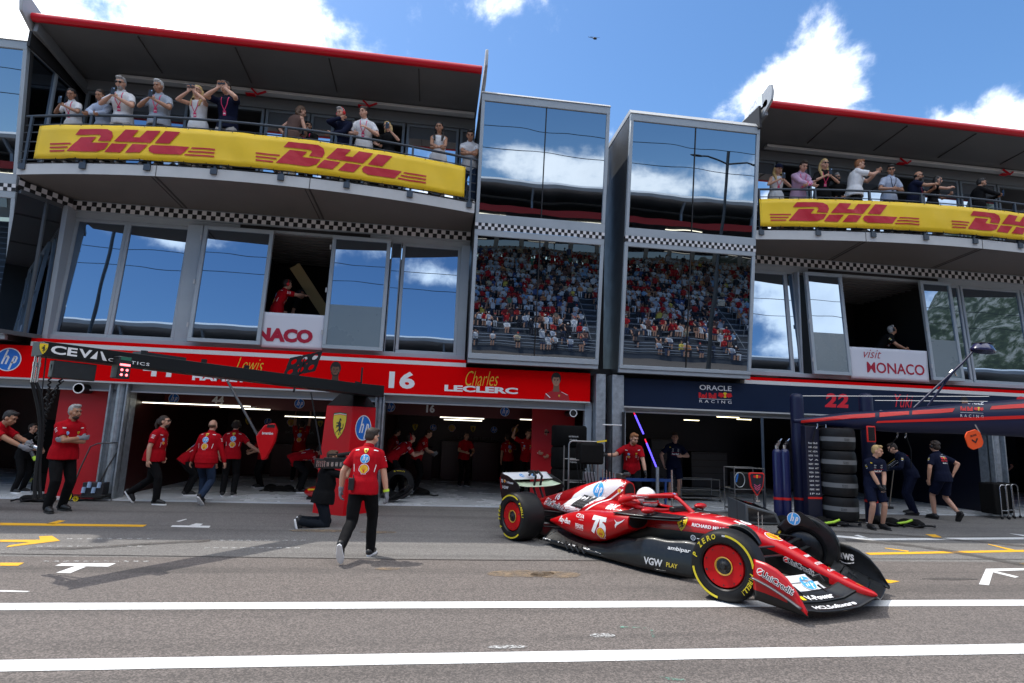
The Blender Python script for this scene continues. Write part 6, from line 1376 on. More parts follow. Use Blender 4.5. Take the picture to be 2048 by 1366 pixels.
def navy_kit(info,back=True,front=True):
    if back: deco(info,txt('ORACLE',WHITE,.026,.15,cy=.135)+tf(L_bull(),.17,0,.085)+txt('Red Bull',LRED,.035,.15,bold=.05,cy=.035)+txt('Mobil 1',WHITE,.028,.12,bold=.03,cy=-.02)+rect(WHITE,-.02,.02,.175,.183),True)
    if front: deco(info,rect(LRED,-.11,.11,-.035,-.031)+rect(LRED,-.11,.11,.035,.039)+txt('Red Bull',WHITE,.045,.17,bold=.05,cy=0,cx=0)+txt('HONDA',WHITE,.012,cx=.07,cy=.09)+txt('TAG',WHITE,.012,cx=-.07,cy=.09)+rect(WHITE,.05,.09,.12,.128)+rect(WHITE,-.09,-.05,.12,.128)+rect(YEL,-.15,-.12,.15,.17)+rect(WHITE,-.09,-.05,.065,.072)+rect(WHITE,.05,.09,.065,.072),False)
    bv=info['bvh']; s=info['s']
    for q,sh,e in ((1,info['shR'],info['eR']),(-1,info['shL'],info['eL'])):
        ax=(sh-e).normalized(); out=(info['sx']*q); out=(out-ax*out.dot(ax)).normalized(); u=ax.cross(out)
        if u.cross(ax).dot(out)<0: u=-u
        lay(tf(rect(WHITE,-.02,.02,.03,.042)+rect(YEL,-.025,.025,0,.018)+rect(WHITE,-.02,.02,-.03,-.018),s),'sleeve_mark',info['shirt'],onto(bv,sh.lerp(e,.35),u,ax,far=.8),maxe=.03)
def stand(label,fx,fy,hy,yaw,k=1.0,z=0,**kw):
    f=at(fx,fy,Z=z); hz=at(fx,hy,Y=f.y).z-z; kw.setdefault('H',max(1.45,min(1.95,hz*k)))
    return person(label,f,R(yaw),**kw)
CG='crew at work in front of and inside the garages'
CROSS=dict(hr=(-.10,.25,1.20),hl=(.10,.23,1.16),er=(1,.3,-.6),el=(-1,.3,-.6),hdr=((-1,.15,.1),(0,-1,0)),hdl=((1,.15,.1),(0,-1,0)))
# man walking away, the nearest figure
a=stand('man seen from behind walking towards the garages, radio on his belt and grey glove on',718,1116,853,-6,k=1.02,top=CR,bottom=CB,shoe=SB,hair='dark',skin=0,fr=(.11,.16,.09),fl=(-.14,-.44,.25),fpl=-62,kl=(0,1,.0),fyl=0,pelvis=(.01,-.06,.94),lean=(4,0),head=(-35,-14,0),hr=(.31,.02,.83),hl=(-.32,.03,.88),er=(1,-.5,0),el=(-1,-.5,0),gloves=GG,group=CG,vox=.011)
red_kit(a,True,False)
m=MB(); p=a['pel']+V((-.14,-.13,.05))*a['s']; m.box(p.x-.035,p.x+.035,p.y-.03,p.y+.02,p.z-.08,p.z+.07); m.tube([p+V((.02,-.01,.06)),p+V((.02,-.01,.11))],.008,6); m.build('belt_radio',EB,a['root'],bevel=.006)
m=MB(); w_=a['wR']; m.tube([w_-(a['wR']-a['eR']).normalized()*.05,w_-(a['wR']-a['eR']).normalized()*.02],.041,12); m.build('wristband',mat('lime_band',(.55,.8,.05),.5),a['root'])
b=stand('man with ponytail and glasses walking right in red team shirt, side view',292,1008,826,-92,top=CR,bottom=CB,shoe=SB,hair='dark',style='pony',glasses=True,beard='dark',fat=1.15,pelvis=(0,.02,.94),fr=(.09,.22,.09),fl=(-.09,-.36,.22),fpl=-50,fyl=0,kl=(0,1,0),hr=(.26,.06,.86),hl=(-.26,.1,.9),head=(0,4,0),group=CG); red_kit(b,False,True)
e=stand('bald man walking away into the garage in long sleeved red jacket',404,1008,835,-8,top=CR,sleeve='long',hem=-.2,bottom=JB,shoe=SB,hair='brown',style='bald',fat=1.2,fr=(.12,-.30,.2),fpr=-45,fl=(-.1,.12,.09),pelvis=(0,-.06,.94),hr=(.33,.08,.86),hl=(-.34,.02,.86),group=CG); red_kit(e,True,False)
f=stand('man in red team shirt with one arm stretched to the right inside the garage',455,992,838,8,z=.03,top=CR,bottom=CB,shoe=SB,hair='dark',hr=(.55,.15,1.05),er=(1,0,-1),hl=(-.28,.1,.9),headset=EB,group=CG); red_kit(f,True,False)
g=stand('man in red team shirt stooping over equipment on the left of the garage floor',372,990,845,-60,z=.03,top=CR,bottom=CB,shoe=SB,hair='dark',lean=(38,0),pelvis=(0,-.12,.86),hr=(.15,.55,.72),hl=(-.15,.55,.72),group=CG); red_kit(g,True,True)
d=stand('bearded man standing with folded arms and grey gloves beside the black hoses',108,1023,804,-122,top=CR,bottom=CB,shoe=SB,sole=mat('sole_black',(.02,.02,.02),.6),hair='grey',beard='dark',gloves=GG,fat=1.12,fr=(.13,.05,.09),fl=(-.13,-.05,.09),head=(10,-4,0),group=CG,skin=1,**CROSS); red_kit(d,False,True)
l=stand('dark haired man cut by the left edge, reaching right with grey gloves',-52,1020,800,-90,top=CR,bottom=CB,shoe=SB,hair='black',skin=1,lean=(22,0),hunch=8,pelvis=(0,-.08,.93),head=(0,-25,0),hr=(.1,.66,1.02),hl=(-.05,.62,1.1),er=(1,0,-.6),el=(-1,0,-.6),gloves=GG,group=CG); red_kit(l,False,True)
# kneeling television cameraman
kk=at(638,1054,Z=0)
cm_=person('kneeling cameraman in black with a broadcast camera on his shoulder',kk+V((0,.1,0)),R(-68),1.68,top=CB,bottom=fab('dark_denim',(.009,.012,.018)),shoe=SB,hair='brown',skin=1,fat=1.2,pelvis=(0,-.02,.49),lean=(6,0),hunch=3,fr=(.12,-.36,.10),fl=(-.14,-.28,.10),fpr=-75,fpl=-75,fyr=0,fyl=0,kr=(.1,1,-1.0),kl=(-.1,1,-1.0),hr=(.12,.42,1.06),hl=(.02,.40,1.00),er=(.7,.2,-1),el=(-.7,.3,-1),head=(0,-6,-4),curl=50,group=CG)
def tv_camera():
    p=wpt(cm_,cm_['shR']+V((.02,.10,.14))); o=thing('video_camera','black broadcast camera resting on the shoulder of the kneeling man','camera',p,world=False,rz=R(-72))
    m=MB(); m.box(-.06,.06,-.22,.18,-.08,.10); m.box(-.055,.055,-.36,-.22,-.07,.08); m.build('camera_body',BLKM,o,bevel=.008)
    m=MB(); m.tube([(0,.18,0),(0,.30,0)],[.05,.045],16); m.tube([(0,.30,0),(0,.36,0)],[.05,.055],16); m.box(-.075,.075,.36,.46,-.055,.055); m.build('lens',CARBON,o,bevel=.004)
    m=MB(); m.tube([(-.1,.02,.12),(-.1,.14,.13)],.03,12); m.build('viewfinder',CARBON,o)
    m=MB(); m.tube([(.05,-.02,.14),(.05,.26,.19)],.028,12); m.build('microphone',mat('foam',(.02,.02,.02),.95,bump=.6,bscale=80),o,smooth=50)
    m=MB(); m.bar((0,-.15,.15),(0,.12,.15),.025,.02); m.bar((0,-.15,.10),(0,-.15,.15),.02,.02); m.bar((0,.12,.1),(0,.12,.15),.02,.02); m.build('carry_handle',BLKM,o)
    m=MB(); 
    for i in range(4): m.box(.0605,.064,-.18+.07*i,-.14+.07*i,-.04,.03)
    for i in range(5): m.box(.056,.062,-.34+.03*i,-.322+.03*i,-.05,.05)
    m.build('side_buttons',CHROME,o)
    m=MB(); m.box(.060,.068,.06,.16,-.05,.05); m.build('screen',mat('cam_screen',(.06,.07,.08),.1),o)
tv_camera()
h=stand('man stooping with grey gloves over black knee pads left of the red column',598,985,870,-70,z=.03,top=CR,bottom=CB,shoe=SB,hair='dark',lean=(62,0),hunch=10,H=1.72,pelvis=(0,-.2,.80),hr=(.12,.5,.48),hl=(-.1,.52,.5),head=(0,-30,0),gloves=GG,group=CG); red_kit(h,True,True)
u=stand('man reaching up with both arms deep inside the left red garage',592,962,805,0,z=.03,H=1.72,top=CR,bottom=CB,shoe=SB,hair='dark',hr=(.22,.15,1.95),hl=(-.22,.15,1.95),er=(1,0,.3),el=(-1,0,.3),group=CG); red_kit(u,True,False)
i_=stand('man bending forward with red ear defenders, holding a controller in front of him',792,992,868,-78,z=.03,H=1.74,top=CR,bottom=CB,shoe=SB,hair='dark',lean=(38,0),hunch=8,pelvis=(0,-.16,.90),hr=(.08,.52,1.02),hl=(-.06,.54,1.04),er=(1,0,-1),headset=ER,head=(0,14,0),fr=(.1,.1,.09),fl=(-.1,-.12,.09),group=CG); red_kit(i_,True,True)
j_=stand('man standing between the walking man and the stooping one, face lowered',772,982,852,-60,z=.03,top=CR,bottom=CB,shoe=SB,hair='black',beard='black',lean=(8,0),head=(0,-15,0),hr=(.15,.3,1.05),hl=(-.12,.3,1.05),group=CG); red_kit(j_,False,True)
k_=stand('man in red looking down with grey gloved hands behind the stooping man',830,982,852,-95,z=.03,top=CR,bottom=CB,shoe=SB,hair='dark',lean=(14,0),head=(0,-25,0),hr=(.08,.48,1.06),hl=(-.1,.42,1.02),gloves=GG,group=CG); red_kit(k_,False,True)
n1=stand('bald bearded man with glasses in red overalls behind the rear wing of the car',1087,1000,866,160,H=1.78,z=.03,top=fab('suit_red',(.48,.006,.012)),sleeve='long',bottom=fab('suit_red',(.48,.006,.012)),shoe=SB,hair='black',style='bald',beard='black',glasses=True,skin=1,hr=(.12,.26,1.12),hl=(-.14,.24,1.06),head=(35,-12,0),group=CG); red_kit(n1,False,True)
n2=stand('man half hidden behind the bald bearded man, one arm raised to the garage wall',1052,985,856,170,z=.03,top=CR,bottom=CB,shoe=SB,hair='dark',hr=(.35,.2,1.75),hl=(-.2,.1,.9),er=(1,0,.2),head=(30,-10,0),group=CG); red_kit(n2,False,True)
n3=stand('man facing away deep in the right hand red garage by the wall',1015,975,866,20,z=.03,top=CR,bottom=CB,shoe=SB,hair='dark',hr=(.2,.4,1.3),group=CG); red_kit(n3,True,False)
mm=stand('bearded mechanic in red polo and black gloves leaning over the far side of the car',1264,1024,866,170,H=1.80,top=CR,bottom=CB,shoe=SB,hair='ginger',beard='ginger',lean=(16,2),hunch=4,pelvis=(0,-.1,.93),hr=(.62,.30,1.20),er=(.3,0,-1),hl=(-.24,.26,.84),el=(-1,-.2,0),head=(28,-26,0),gloves=GB,group=CG); red_kit(mm,False,True)
o1=stand('dark haired man in navy kit and shorts standing at the navy garage, one hand raised',1348,1002,868,172,z=.0,H=1.78,top=CN,bottom=CN,bott='shorts',shoe=SB,sole=SB,hair='dark',hr=(.28,.06,.92),hl=(-.12,.32,1.16),er=(1,-.4,0),el=(-1,-.2,-.6),head=(-8,-6,0),group=CG); navy_kit(o1,False,True)
c1=stand('blond man in navy shorts with hands joined in black gloves beside the tall tyre stack',1752,1058,887,176,top=CN,bottom=CN,bott='shorts',shoe=SB,sole=SB,hair='blond',fr=(.13,.0,.09),fl=(-.15,.0,.09),hr=(.02,.24,.86),hl=(-.07,.22,.88),er=(1,-.1,-.3),el=(-1,-.1,-.3),head=(38,-10,0),gloves=GB,group=CG); navy_kit(c1,False,True)
p1_=stand('dark haired man in navy overalls bent over a trolley between the gantry posts',1828,1030,880,60,H=1.80,z=.0,top=CN,sleeve='long',bottom=CN,shoe=SB,sole=SB,hair='dark',lean=(14,0),hunch=10,hr=(.1,.46,1.10),hl=(-.12,.44,1.05),head=(0,-28,0),gloves=GB,group=CG); navy_kit(p1_,True,True)
q1=stand('man with headset walking away in navy shorts, one hand on hip',1890,1040,890,4,H=1.80,top=CN,bottom=CN,bott='shorts',shoe=SB,sole=SB,hair='dark',style='curly',headset=EB,hr=(.26,-.06,1.02),er=(1,-.6,.1),hl=(-.3,.05,.88),fr=(.11,-.25,.18),fpr=-50,fl=(-.1,.15,.09),pelvis=(0,-.03,.94),group=CG); navy_kit(q1,True,False)
s1=stand('woman with long wavy ponytail and bare legs inside the navy garage',1852,1000,903,-30,z=.03,female=True,H=1.66,top=CB,bottom=CB,bott='skirt',shoe=SB,sole=SB,hair='ginger',style='pony',hr=(.1,.35,1.1),hl=(-.12,.35,1.08),group=CG)
t1=stand('man in navy kit cut by the right edge of the photo',2086,1040,900,90,top=CN,bottom=CN,shoe=SB,hair='dark',hr=(.2,.1,.9),hl=(-.25,.1,.9),group=CG); navy_kit(t1,False,True)
for lb,fx,fy,hy,yw,tp in (('dim figure in grey shirt by the rear wall of the navy garage',1925,985,905,160,GC),('dim figure working at the left side wall of the red garage',520,975,860,120,CR),('dim figure in red at the back wall between the stooping man and the car',925,972,862,200,CR),('dim figure in navy at the far right garage rear',2010,990,900,150,CN),('dim figure in red at far left garage behind the gloved man',35,985,870,-100,CB)):
    stand(lb,fx,fy,hy,yw,z=.03,top=tp,bottom=CB,shoe=SB,hair='dark',hr=(.12,.4,1.1),hl=(-.12,.4,1.05),group=CG)
# ---- windows
WG_='people in the open upper windows'
w1=at(560,555,Y=13.25); w1=person('man with red ear defenders in the open window pointing to the right',V((w1.x,13.25,3.24)),R(-62),1.72,top=CR,bottom=CB,shoe=SB,hair='dark',headset=ER,hr=(.05,.58,1.42),er=(1,0,-.4),hl=(-.2,.2,1.0),lean=(6,0),head=(0,-5,0),curl=15,hdr=((0,1,0),(0,0,-1)),group=WG_); red_kit(w1,True,True)
w2=at(590,590,Y=13.9); person('dim person standing beside the pointing man in the open window',V((w2.x,13.9,3.24)),R(-90),1.62,top=CB,bottom=CB,shoe=SB,hair='black',skin=1,group=WG_)
w3=at(1782,650,Y=13.0); w3=person('man in dark kit with black headset leaning on the white banner with folded hands',V((w3.x-.05,13.05,3.24)),R(-140),1.70,top=CB,bottom=CB,shoe=SB,hair='grey',cap=None,headset=EB,skin=1,lean=(26,0),hunch=8,pelvis=(0,-.25,.82),hr=(.02,.36,.86),hl=(-.08,.34,.88),er=(1,0,-.5),el=(-1,0,-.5),head=(40,18,0),group=WG_); navy_kit(w3,False,True)
# ---- balconies
BG='spectators on the balconies'
def balc(label,px,hy,off,yaw,dy=.34,**kw):
    x=at(px,hy,Y=11.6).x; y=off(x,dy).y; p=at(px,hy,Y=y); h_=p.z-6.60; H=max(1.5,min(1.92,h_*kw.pop('k',1.0)))
    hd_=kw.get('head',(0,0,0)); kw['head']=(hd_[0],hd_[1]-12,hd_[2])
    kw.setdefault('group',BG); kw.setdefault('bottom',CH_); kw.setdefault('shoe',SB)
    return person(label,V((p.x,y,6.60)),R(yaw),H,**kw)
PH=dict(hr=(.075,.34,1.50),hl=(-.075,.34,1.50),er=(1,0,-.8),el=(-1,0,-.8),hdr=((-.3,.1,1),(0,.6,0)),hdl=((.3,.1,1),(0,.6,0)))
PD=dict(hr=(.08,.32,1.26),hl=(-.06,.32,1.24),er=(1,-.1,-.8),el=(-1,-.1,-.8))
LR=dict(hr=(-.05,.36,1.04),hl=(.05,.34,1.04),er=(1,0,-.2),el=(-1,0,-.2))
b1=balc('dark haired woman in white lace top, leftmost on the left balcony, looking at her phone',158,184,offF,165,female=True,top=JW,hair='black',style='bob',skin=1,head=(20,-18,0),lanyard=PKL,**PD); phone('dark phone held by the leftmost woman on the left balcony',b1)
b2=balc('woman with dark wavy hair in pale blue blouse leaning on the left balcony rail',213,182,offF,178,female=True,top=LB,sleeve='long',hair='dark',style='bob',skin=1,lean=(12,0),pelvis=(0,-.1,.94),head=(0,-22,0),**LR)
b3=balc('grey haired bearded man in white polo with sunglasses reading a phone',257,163,offF,176,top=JW,hair='grey',beard='grey',glasses=True,lean=(6,0),head=(5,-12,0),lanyard=PKL,**PD); phone('black phone in the hands of the grey bearded man in the white polo',b3)
b4=balc('man with short silver hair in grey polo holding phone and bottle',330,168,offF,175,top=GC,bottom=fab('dark_trousers',(.02,.025,.04)),hair='lightgrey',skin=1,fat=1.1,head=(-5,-10,0),lanyard=PKL,**PD); phone('dark phone held by the silver haired man in the grey polo',b4)
b5=balc('blonde woman in white top raising a phone sideways over her face',406,178,offF,170,female=True,top=JW,sleeve='none',bottom=JW,hair='blond',style='long',glasses=True,lanyard=PKL,**PH); phone('phone held sideways by the blonde woman on the left balcony',b5,both=True)
b6=balc('smiling dark haired man in navy t shirt filming with a phone sideways',465,166,offF,172,top=CN,bottom=CH_,hair='dark',head=(-15,-8,0),lanyard=PKL,**PH); phone('phone held sideways by the man in the navy t shirt',b6,both=True)
b7=balc('woman with long brown hair turned away in brown strapless top',590,202,offF,-30,female=True,top=BR,sleeve='none',bottom=JW,hair='brown',style='long',skin=0,head=(-40,-8,0),dy=.45,hr=(.1,.3,1.0),hl=(-.2,.1,1.0))
b8=balc('seated dark haired man in black jacket and sunglasses behind the banner',624,250,offF,165,top=CB,sleeve='long',bottom=CB,hair='black',glasses=True,skin=1,beard='grey',lanyard=PKL,dy=.8,k=.98,**PD); phone('phone held by the low sitting man in the black jacket',b8)
b9=balc('man with red ear defenders in dark gilet and white sleeves, hand to his chin',692,218,offF,160,top=CN,sleeve='long',hair='grey',headset=ER,lean=(14,0),hr=(-.02,.24,1.42),hl=(.1,.34,1.02),pelvis=(0,-.1,.94),head=(-10,-8,0))
b10=balc('young man with curly hair in white t shirt and pink lanyard',733,220,offF,176,top=JW,hair='dark',style='curly',head=(-25,-2,0),lanyard=PKL,hr=(.16,.3,1.06),hl=(-.1,.26,1.22))
b11=balc('blonde woman in black top and sunglasses photographing with a phone',781,248,offF,168,female=True,top=CB,bottom=JW,hair='blond',style='bob',glasses=True,skin=0,head=(-20,-6,0),hr=(.16,.3,1.05),hl=(-.14,.34,1.38),el=(-1,0,-1),er=(1,0,-.5)); phone('pale phone held by the blonde woman in the black top',b11,hand='L')
b12=balc('dark haired woman in white halter top with arms folded on the rail',880,249,offF,178,female=True,top=JW,sleeve='none',bottom=JW,hair='black',style='long',skin=1,head=(-5,-10,0),**LR)
b13=balc('dark haired man in white t shirt leaning at the right end of the left balcony',942,260,offF,175,top=JW,bottom=JB,hair='black',skin=1,lean=(14,0),pelvis=(0,-.12,.94),head=(0,-24,0),dy=.40,**LR)
r1_=balc('woman in navy cap and white dress, leftmost on the right hand balcony',1549,332,offN,176,female=True,top=JW,sleeve='none',bottom=JW,bott='skirt',hair='blond',style='long',cap=CN,head=(0,-14,0),lanyard=PKL,**PD); phone('phone held by the woman in the navy cap',r1_)
r2_=balc('man in pink shirt leaning on the right hand balcony rail',1598,323,offN,178,top=PK,sleeve='long',hair='dark',skin=0,lean=(10,0),pelvis=(0,-.1,.95),head=(0,-22,0),lanyard=PKL,**LR)
r3_=balc('blonde woman in black and sunglasses on the right hand balcony reading her phone',1641,322,offN,172,female=True,top=CB,sleeve='half',bottom=CB,hair='blond',style='long',glasses=True,lanyard=PKL,**PD); phone('pale phone held by the blonde woman in black sunglasses on the right balcony',r3_)
r4_=balc('grey haired man in black low behind the rail beside the tall ginger man',1671,350,offN,150,top=CB,bottom=CB,hair='grey',skin=1,dy=.6,glasses=True,hr=(.1,.3,1.0),hl=(-.1,.3,1.0))
r5_=balc('tall ginger man in white t shirt turned right filming with a phone',1702,316,offN,-115,top=JW,bottom=CB,hair='ginger',beard='ginger',glasses=True,fat=1.12,hr=(.03,.50,1.40),hl=(-.03,.50,1.42),er=(1,0,-1),el=(-1,0,-1)); phone('phone held out by the tall ginger man in white',r5_,both=False)
r6_=balc('man in pale blue polo and sunglasses looking right on the right hand balcony',1773,334,offN,178,top=LB,bottom=fab('dark_trousers',(.02,.025,.04)),hair='black',glasses=True,skin=1,head=(-30,-4,0),lanyard=CN,hr=(.12,.28,1.08),hl=(-.1,.28,1.06))
r7_=balc('bald man in navy polo and sunglasses holding a phone out to the right',1821,344,offN,-140,top=CN,bottom=CB,hair='black',style='bald',beard='dark',glasses=True,skin=1,fat=1.15,lanyard=PKL,hr=(.02,.50,1.30),hl=(-.04,.44,1.2)); phone('phone held by the bald man in the navy polo',r7_)
r8_=balc('dark haired woman in black top raising a phone upright on the right hand balcony',1860,353,offN,-135,female=True,top=CB,sleeve='cap',bottom=CH_,hair='black',style='bob',hr=(.0,.46,1.36),hl=(-.05,.40,1.18)); phone('upright phone held by the dark haired woman in the black top',r8_)
r9_=balc('dark haired man in black suit, rightmost on the right hand balcony, filming',1947,356,offN,-118,top=CB,sleeve='long',bottom=CB,hair='black',beard='dark',skin=1,fat=1.15,hem=-.18,hr=(.0,.52,1.26),hl=(-.05,.48,1.22)); phone('phone held by the man in the black suit',r9_)
# stand-in: heads along the pit wall behind the photographer, mirrored in the bays
# ---------------- equipment ----------------
def solid(o,name,m_,parts,bevel=0,smooth=None):
    m=MB(); parts(m); return m.build(name,m_,o,bevel=bevel,smooth=smooth)
# --- red team gantry: boom, column, hoses
def gantry_red():
    YB0,YB1=9.6,11.6
    c=at(712,1010,Y=11.55); o=thing('pit_gantry','black overhead boom with white lettering on a red column with shield and round logos','gantry',(c.x,11.6,0))
    # column, flared downwards, two visible faces
    a0=at(654,811,Y=11.45);a1=at(641,905,Y=11.45);e0=at(706,812,Y=11.15);e1=at(700,1010,Y=11.15);r0=at(752,817,Y=11.6);r1=at(754,1010,Y=11.6)
    zt=a0.z; 
    P0=[V((a0.x,a0.y,zt)),V((e0.x,e0.y,zt)),V((r0.x,r0.y,zt)),V((r0.x-.1,12.2,zt)),V((a0.x,12.2,zt))]
    sl=(a1.x-a0.x)/(a0.z-a1.z)*zt
    P1=[V((a0.x+sl,a0.y,0.0)),V((e0.x+sl*.15,e0.y-.05,0.0)),V((r0.x+.03,r0.y,0.0)),V((r0.x-.05,12.2,0.0)),V((a0.x+sl,12.2,0.0))]
    m=MB(); m.add(P1+P0,[(i,(i+1)%5,(i+1)%5+5,i+5) for i in range(5)]+[(5,6,7,8,9)]); m.build('column',mat('gantry_red',(.58,.0,.006),.4,spec=.3,var=.04),o,bevel=.01)
    cx,cy=(a0.x+r0.x)/2,11.7
    Q=[V((cx+(p.x-cx)*.55,cy+(p.y-cy)*.55,zt+.24)) for p in P0]; P0b=[p+UP*.002 for p in P0]
    m=MB(); m.add(P0b+Q,[(i,(i+1)%5,(i+1)%5+5,i+5) for i in range(5)]+[(5,6,7,8,9)]); m.lathe([(.26,0),(.17,.10),(.12,.24)],Matrix.Translation((cx,cy,zt+.20)),20); m.build('column_head',mat('gantry_black',(.008,.008,.009),.4,spec=.25),o)
    def face(pa0,pb0,pa1,pb1): # top-left, top-right, bottom-left, bottom-right
        def S(u,v,d): 
            t=pa0.lerp(pb0,u); b=pa1.lerp(pb1,u); p=b.lerp(t,v); n=(pb0-pa0).cross(pa0-pa1).normalized(); 
            return p+n*d
        return S
    S=face(P0[0],P0[1],P1[0],P1[1]); wd=(P0[1]-P0[0]).length
    lay(tf(L_shield(),.62,.56,.815,sy=.24),'round_logo',o,S)
    S=face(P0[1],P0[2],P1[1],P1[2]); lay(tf(L_hp(),.66,.50,.80,sy=.24),'round_logo',o,S)
    # boom
    A=at(75,697,Y=7.1); B=at(748,790,Y=11.5)
    zA=(at(75,683,Y=7.1).z+at(72,712,Y=7.1).z)/2
    A.z=zA; B.z=at(748,783,Y=11.5).z
    hA=at(75,683,Y=7.1).z-at(72,712,Y=7.1).z
    d=(B-A).normalized(); side=d.cross(UP).normalized()   # towards the viewer
    if side.y>0: side=-side
    L=(B-A).length
    m=MB(); vs=[]
    for p,h_,w_ in ((A,hA,.14),(A.lerp(B,.5),hA*1.05,.17),(A.lerp(B,.86),hA*1.15,.2),(B,hA*1.35,.26)):
        vs+=[p+side*w_-UP*h_/2,p+side*w_+UP*h_/2,p-side*w_+UP*h_/2,p-side*w_-UP*h_/2]
    fs=[]
    for i in range(3): fs+=[(4*i+k,4*i+(k+1)%4,4*i+4+(k+1)%4,4*i+4+k) for k in range(4)]
    fs+=[(0,1,2,3),(15,14,13,12)]
    m.add(vs,fs); boom=m.build('boom',mat('gantry_black'),o,bevel=.006)
    F=lambda x,z,dd: A+d*x+side*(.14+.06*x/L+dd+.004)+UP*z
    k=hA
    def X(px): # boom coordinate for a photo column
        return min(range(0,1000),key=lambda i:abs(proj(A+d*(L*i/1000)+side*.16)-px))*L/1000
    def proj(p): q=p-V((0,0,CAMH)); return 1024+FPX*q.dot(rgt)/q.dot(fwd)
    xs,xc0,xc1,xl0,xl1=X(88),X(103),X(192),X(208),X(300)
    LL=tf(L_shield(False),k*.62,xs,0,sy=k*.78)
    W=(xc1-xc0)
    LL+=txt('CE',WHITE,k*.60,W*.58,bold=.03,cx=xc0+W*.29)+txt('V',WHITE,k*.60,W*.30,bold=.03,cx=xc0+W*.76)+pol(WHITE,[(xc0+W*.88,-k*.30),(xc0+W*1.04,k*.30),(xc0+W*1.04,-k*.30)])+pol(WHITE,[(xc0+W*1.10,k*.3),(xc0+W*1.18,-k*.3),(xc0+W*1.28,-k*.3),(xc0+W*1.15,k*.3)])
    LL+=txt('LOGISTICS',WHITE,k*.24,xl1-xl0,bold=.01,spacing=1.2,cx=(xl0+xl1)/2,cy=-k*.22)
    lay(LL,'lettering',boom,F)
    # boxes hung under the boom
    def at_b(px_,dz,sd=0): return A+d*X(px_)+UP*dz+side*sd
    p=at_b(160,-hA*.5-.13,.05); m=MB(); m.bar(p-d*.22,p+d*.22,.12,.2); m.build('junction_box',BLKM,o,bevel=.01)
    p=at_b(240,-hA*.5-.04,.22); m=MB(); m.bar(p-d*.075,p+d*.075,.16,.27); tb=m.build('signal_box',BLKM,o,bevel=.01)
    G=lambda x,z,dd: p+d*x+side*(.082+dd)+UP*z
    LR_=mat('signal_red_lit',(.8,.1,.1),.4,emit=(1,.12,.14),es=3); LG=mat('signal_green_off',(.02,.15,.09),.4)
    lay(rect(LG,-.06,.06,.09,.13)+rect(LR_,-.06,.06,.02,.045)+disc(LR_,.016,-.03,-.03,n=10)+disc(LR_,.016,.03,-.03,n=10)+disc(LR_,.016,-.03,-.09,n=10)+disc(LR_,.016,.03,-.09,n=10),'signal_lamp',tb,G)
    m=MB(); q=at_b(285,hA*.5+.02); m.bar(q,q+d*.6,.2,.05); m.build('boom_tray',BLKM,o)
    # hoses and their steel couplings
    for px_,dx in ((84,0),(96,.02)):
        p0=at_b(px_,-hA/2,0); m=MB(); m.tube([p0,p0-UP*.07],.014,10); m.tube([p0-UP*.07,p0-UP*.12],.02,12); m.tube([p0-UP*.12,p0-UP*.30],.016,12); m.build('coupling',CHROME,o,smooth=50)
        pts=[p0-UP*.30]; 
        for i in range(1,14): t=i/13; pts.append(V((p0.x+.03*math.sin(t*5+dx*40)+.27*t,p0.y+.04*math.sin(t*4),p0.z-.30-(p0.z-1.05)*t)))
        m=MB(); m.tube(pts,.018,10); m.build('air_hose',mat('hose_black',(.007,.007,.008),.6,spec=.25),o,smooth=60)
    for px_,ex in ((118,.04),(140,-.28)):
        p0=at_b(px_,-hA/2-.08,.05); m=MB(); pts=[]; n=60
        for i in range(n): t=i/(n-1); pts.append(V((p0.x+ex*.6*t+.012*math.cos(i*1.4),p0.y+.012*math.sin(i*1.4),p0.z-.15-.72*t)))
        m.tube([p0]+pts,.010,6); m.build('coiled_hose',mat('hose_black'),o,smooth=60)
    m=MB(); a_=at_b(108,-hA/2); b_=at_b(150,-hA/2-.25); m.tube([a_,a_-UP*.5+side*.05,b_],.008,6); m.tube([at_b(84,-.35),at_b(70,-.28),at_b(84,-.42)],.006,6); m.build('loose_cable',BLK,o)
    # perforated board above the boom
    p=at(605,729,Y=10.9); bd=MB(); u=V((1,0,-.0)).normalized()
    ang=R(-17) ; cw,sw=math.cos(ang),math.sin(ang)
    HO=[(-.17,.10),(0,.10),(.17,.10),(-.17,-.10),(0,-.10),(.17,-.10)]
    def fr(x,z,dd): return V((p.x+x*cw+z*sw,p.y-dd,p.z-x*sw+z*cw)) if False else V((p.x+x*.96+z*.26,p.y-dd,p.z+x*.27+z*.96))
    ob=[(-.30,-.2),(.30,-.2),(.30,.2),(-.30,.2)]
    # plate with six round holes, built as strips round the holes
    LL=[]
    cols_=[-.30,-.085,.085,.30]; rows_=[-.2,0,.2]
    k2=0
    for ci in range(3):
        for ri in range(2):
            x0_,x1_,z0_,z1_=cols_[ci],cols_[ci+1],rows_[ri],rows_[ri+1]; cx_,cz_=(x0_+x1_)/2,(z0_+z1_)/2; P=[];Fq=[]; n=24
            for i in range(n):
                a=2*math.pi*i/n; c_,s_=math.cos(a),math.sin(a); hw,hh=(x1_-x0_)/2,(z1_-z0_)/2; t=min(hw/abs(c_) if abs(c_)>1e-6 else 9,hh/abs(s_) if abs(s_)>1e-6 else 9)
                P+=[(cx_+.052*c_,cz_+.052*s_),(cx_+t*c_,cz_+t*s_)]
            for i in range(n): j=(i+1)%n; Fq.append((2*i,2*i+1,2*j+1,2*j))
            LL.append((BLKM,P,Fq,0))
    pb=lay(LL,'perforated_plate',o,fr,base=0); so=pb.modifiers.new('s','SOLIDIFY'); so.thickness=.02
    m=MB(); m.bar(fr(0,-.2,.02),fr(0,.12,.02),.03,.02); m.bar(fr(0,-.2,0),fr(.03,-.55,0),.03,.03); m.build('plate_stay',BLKM,o)
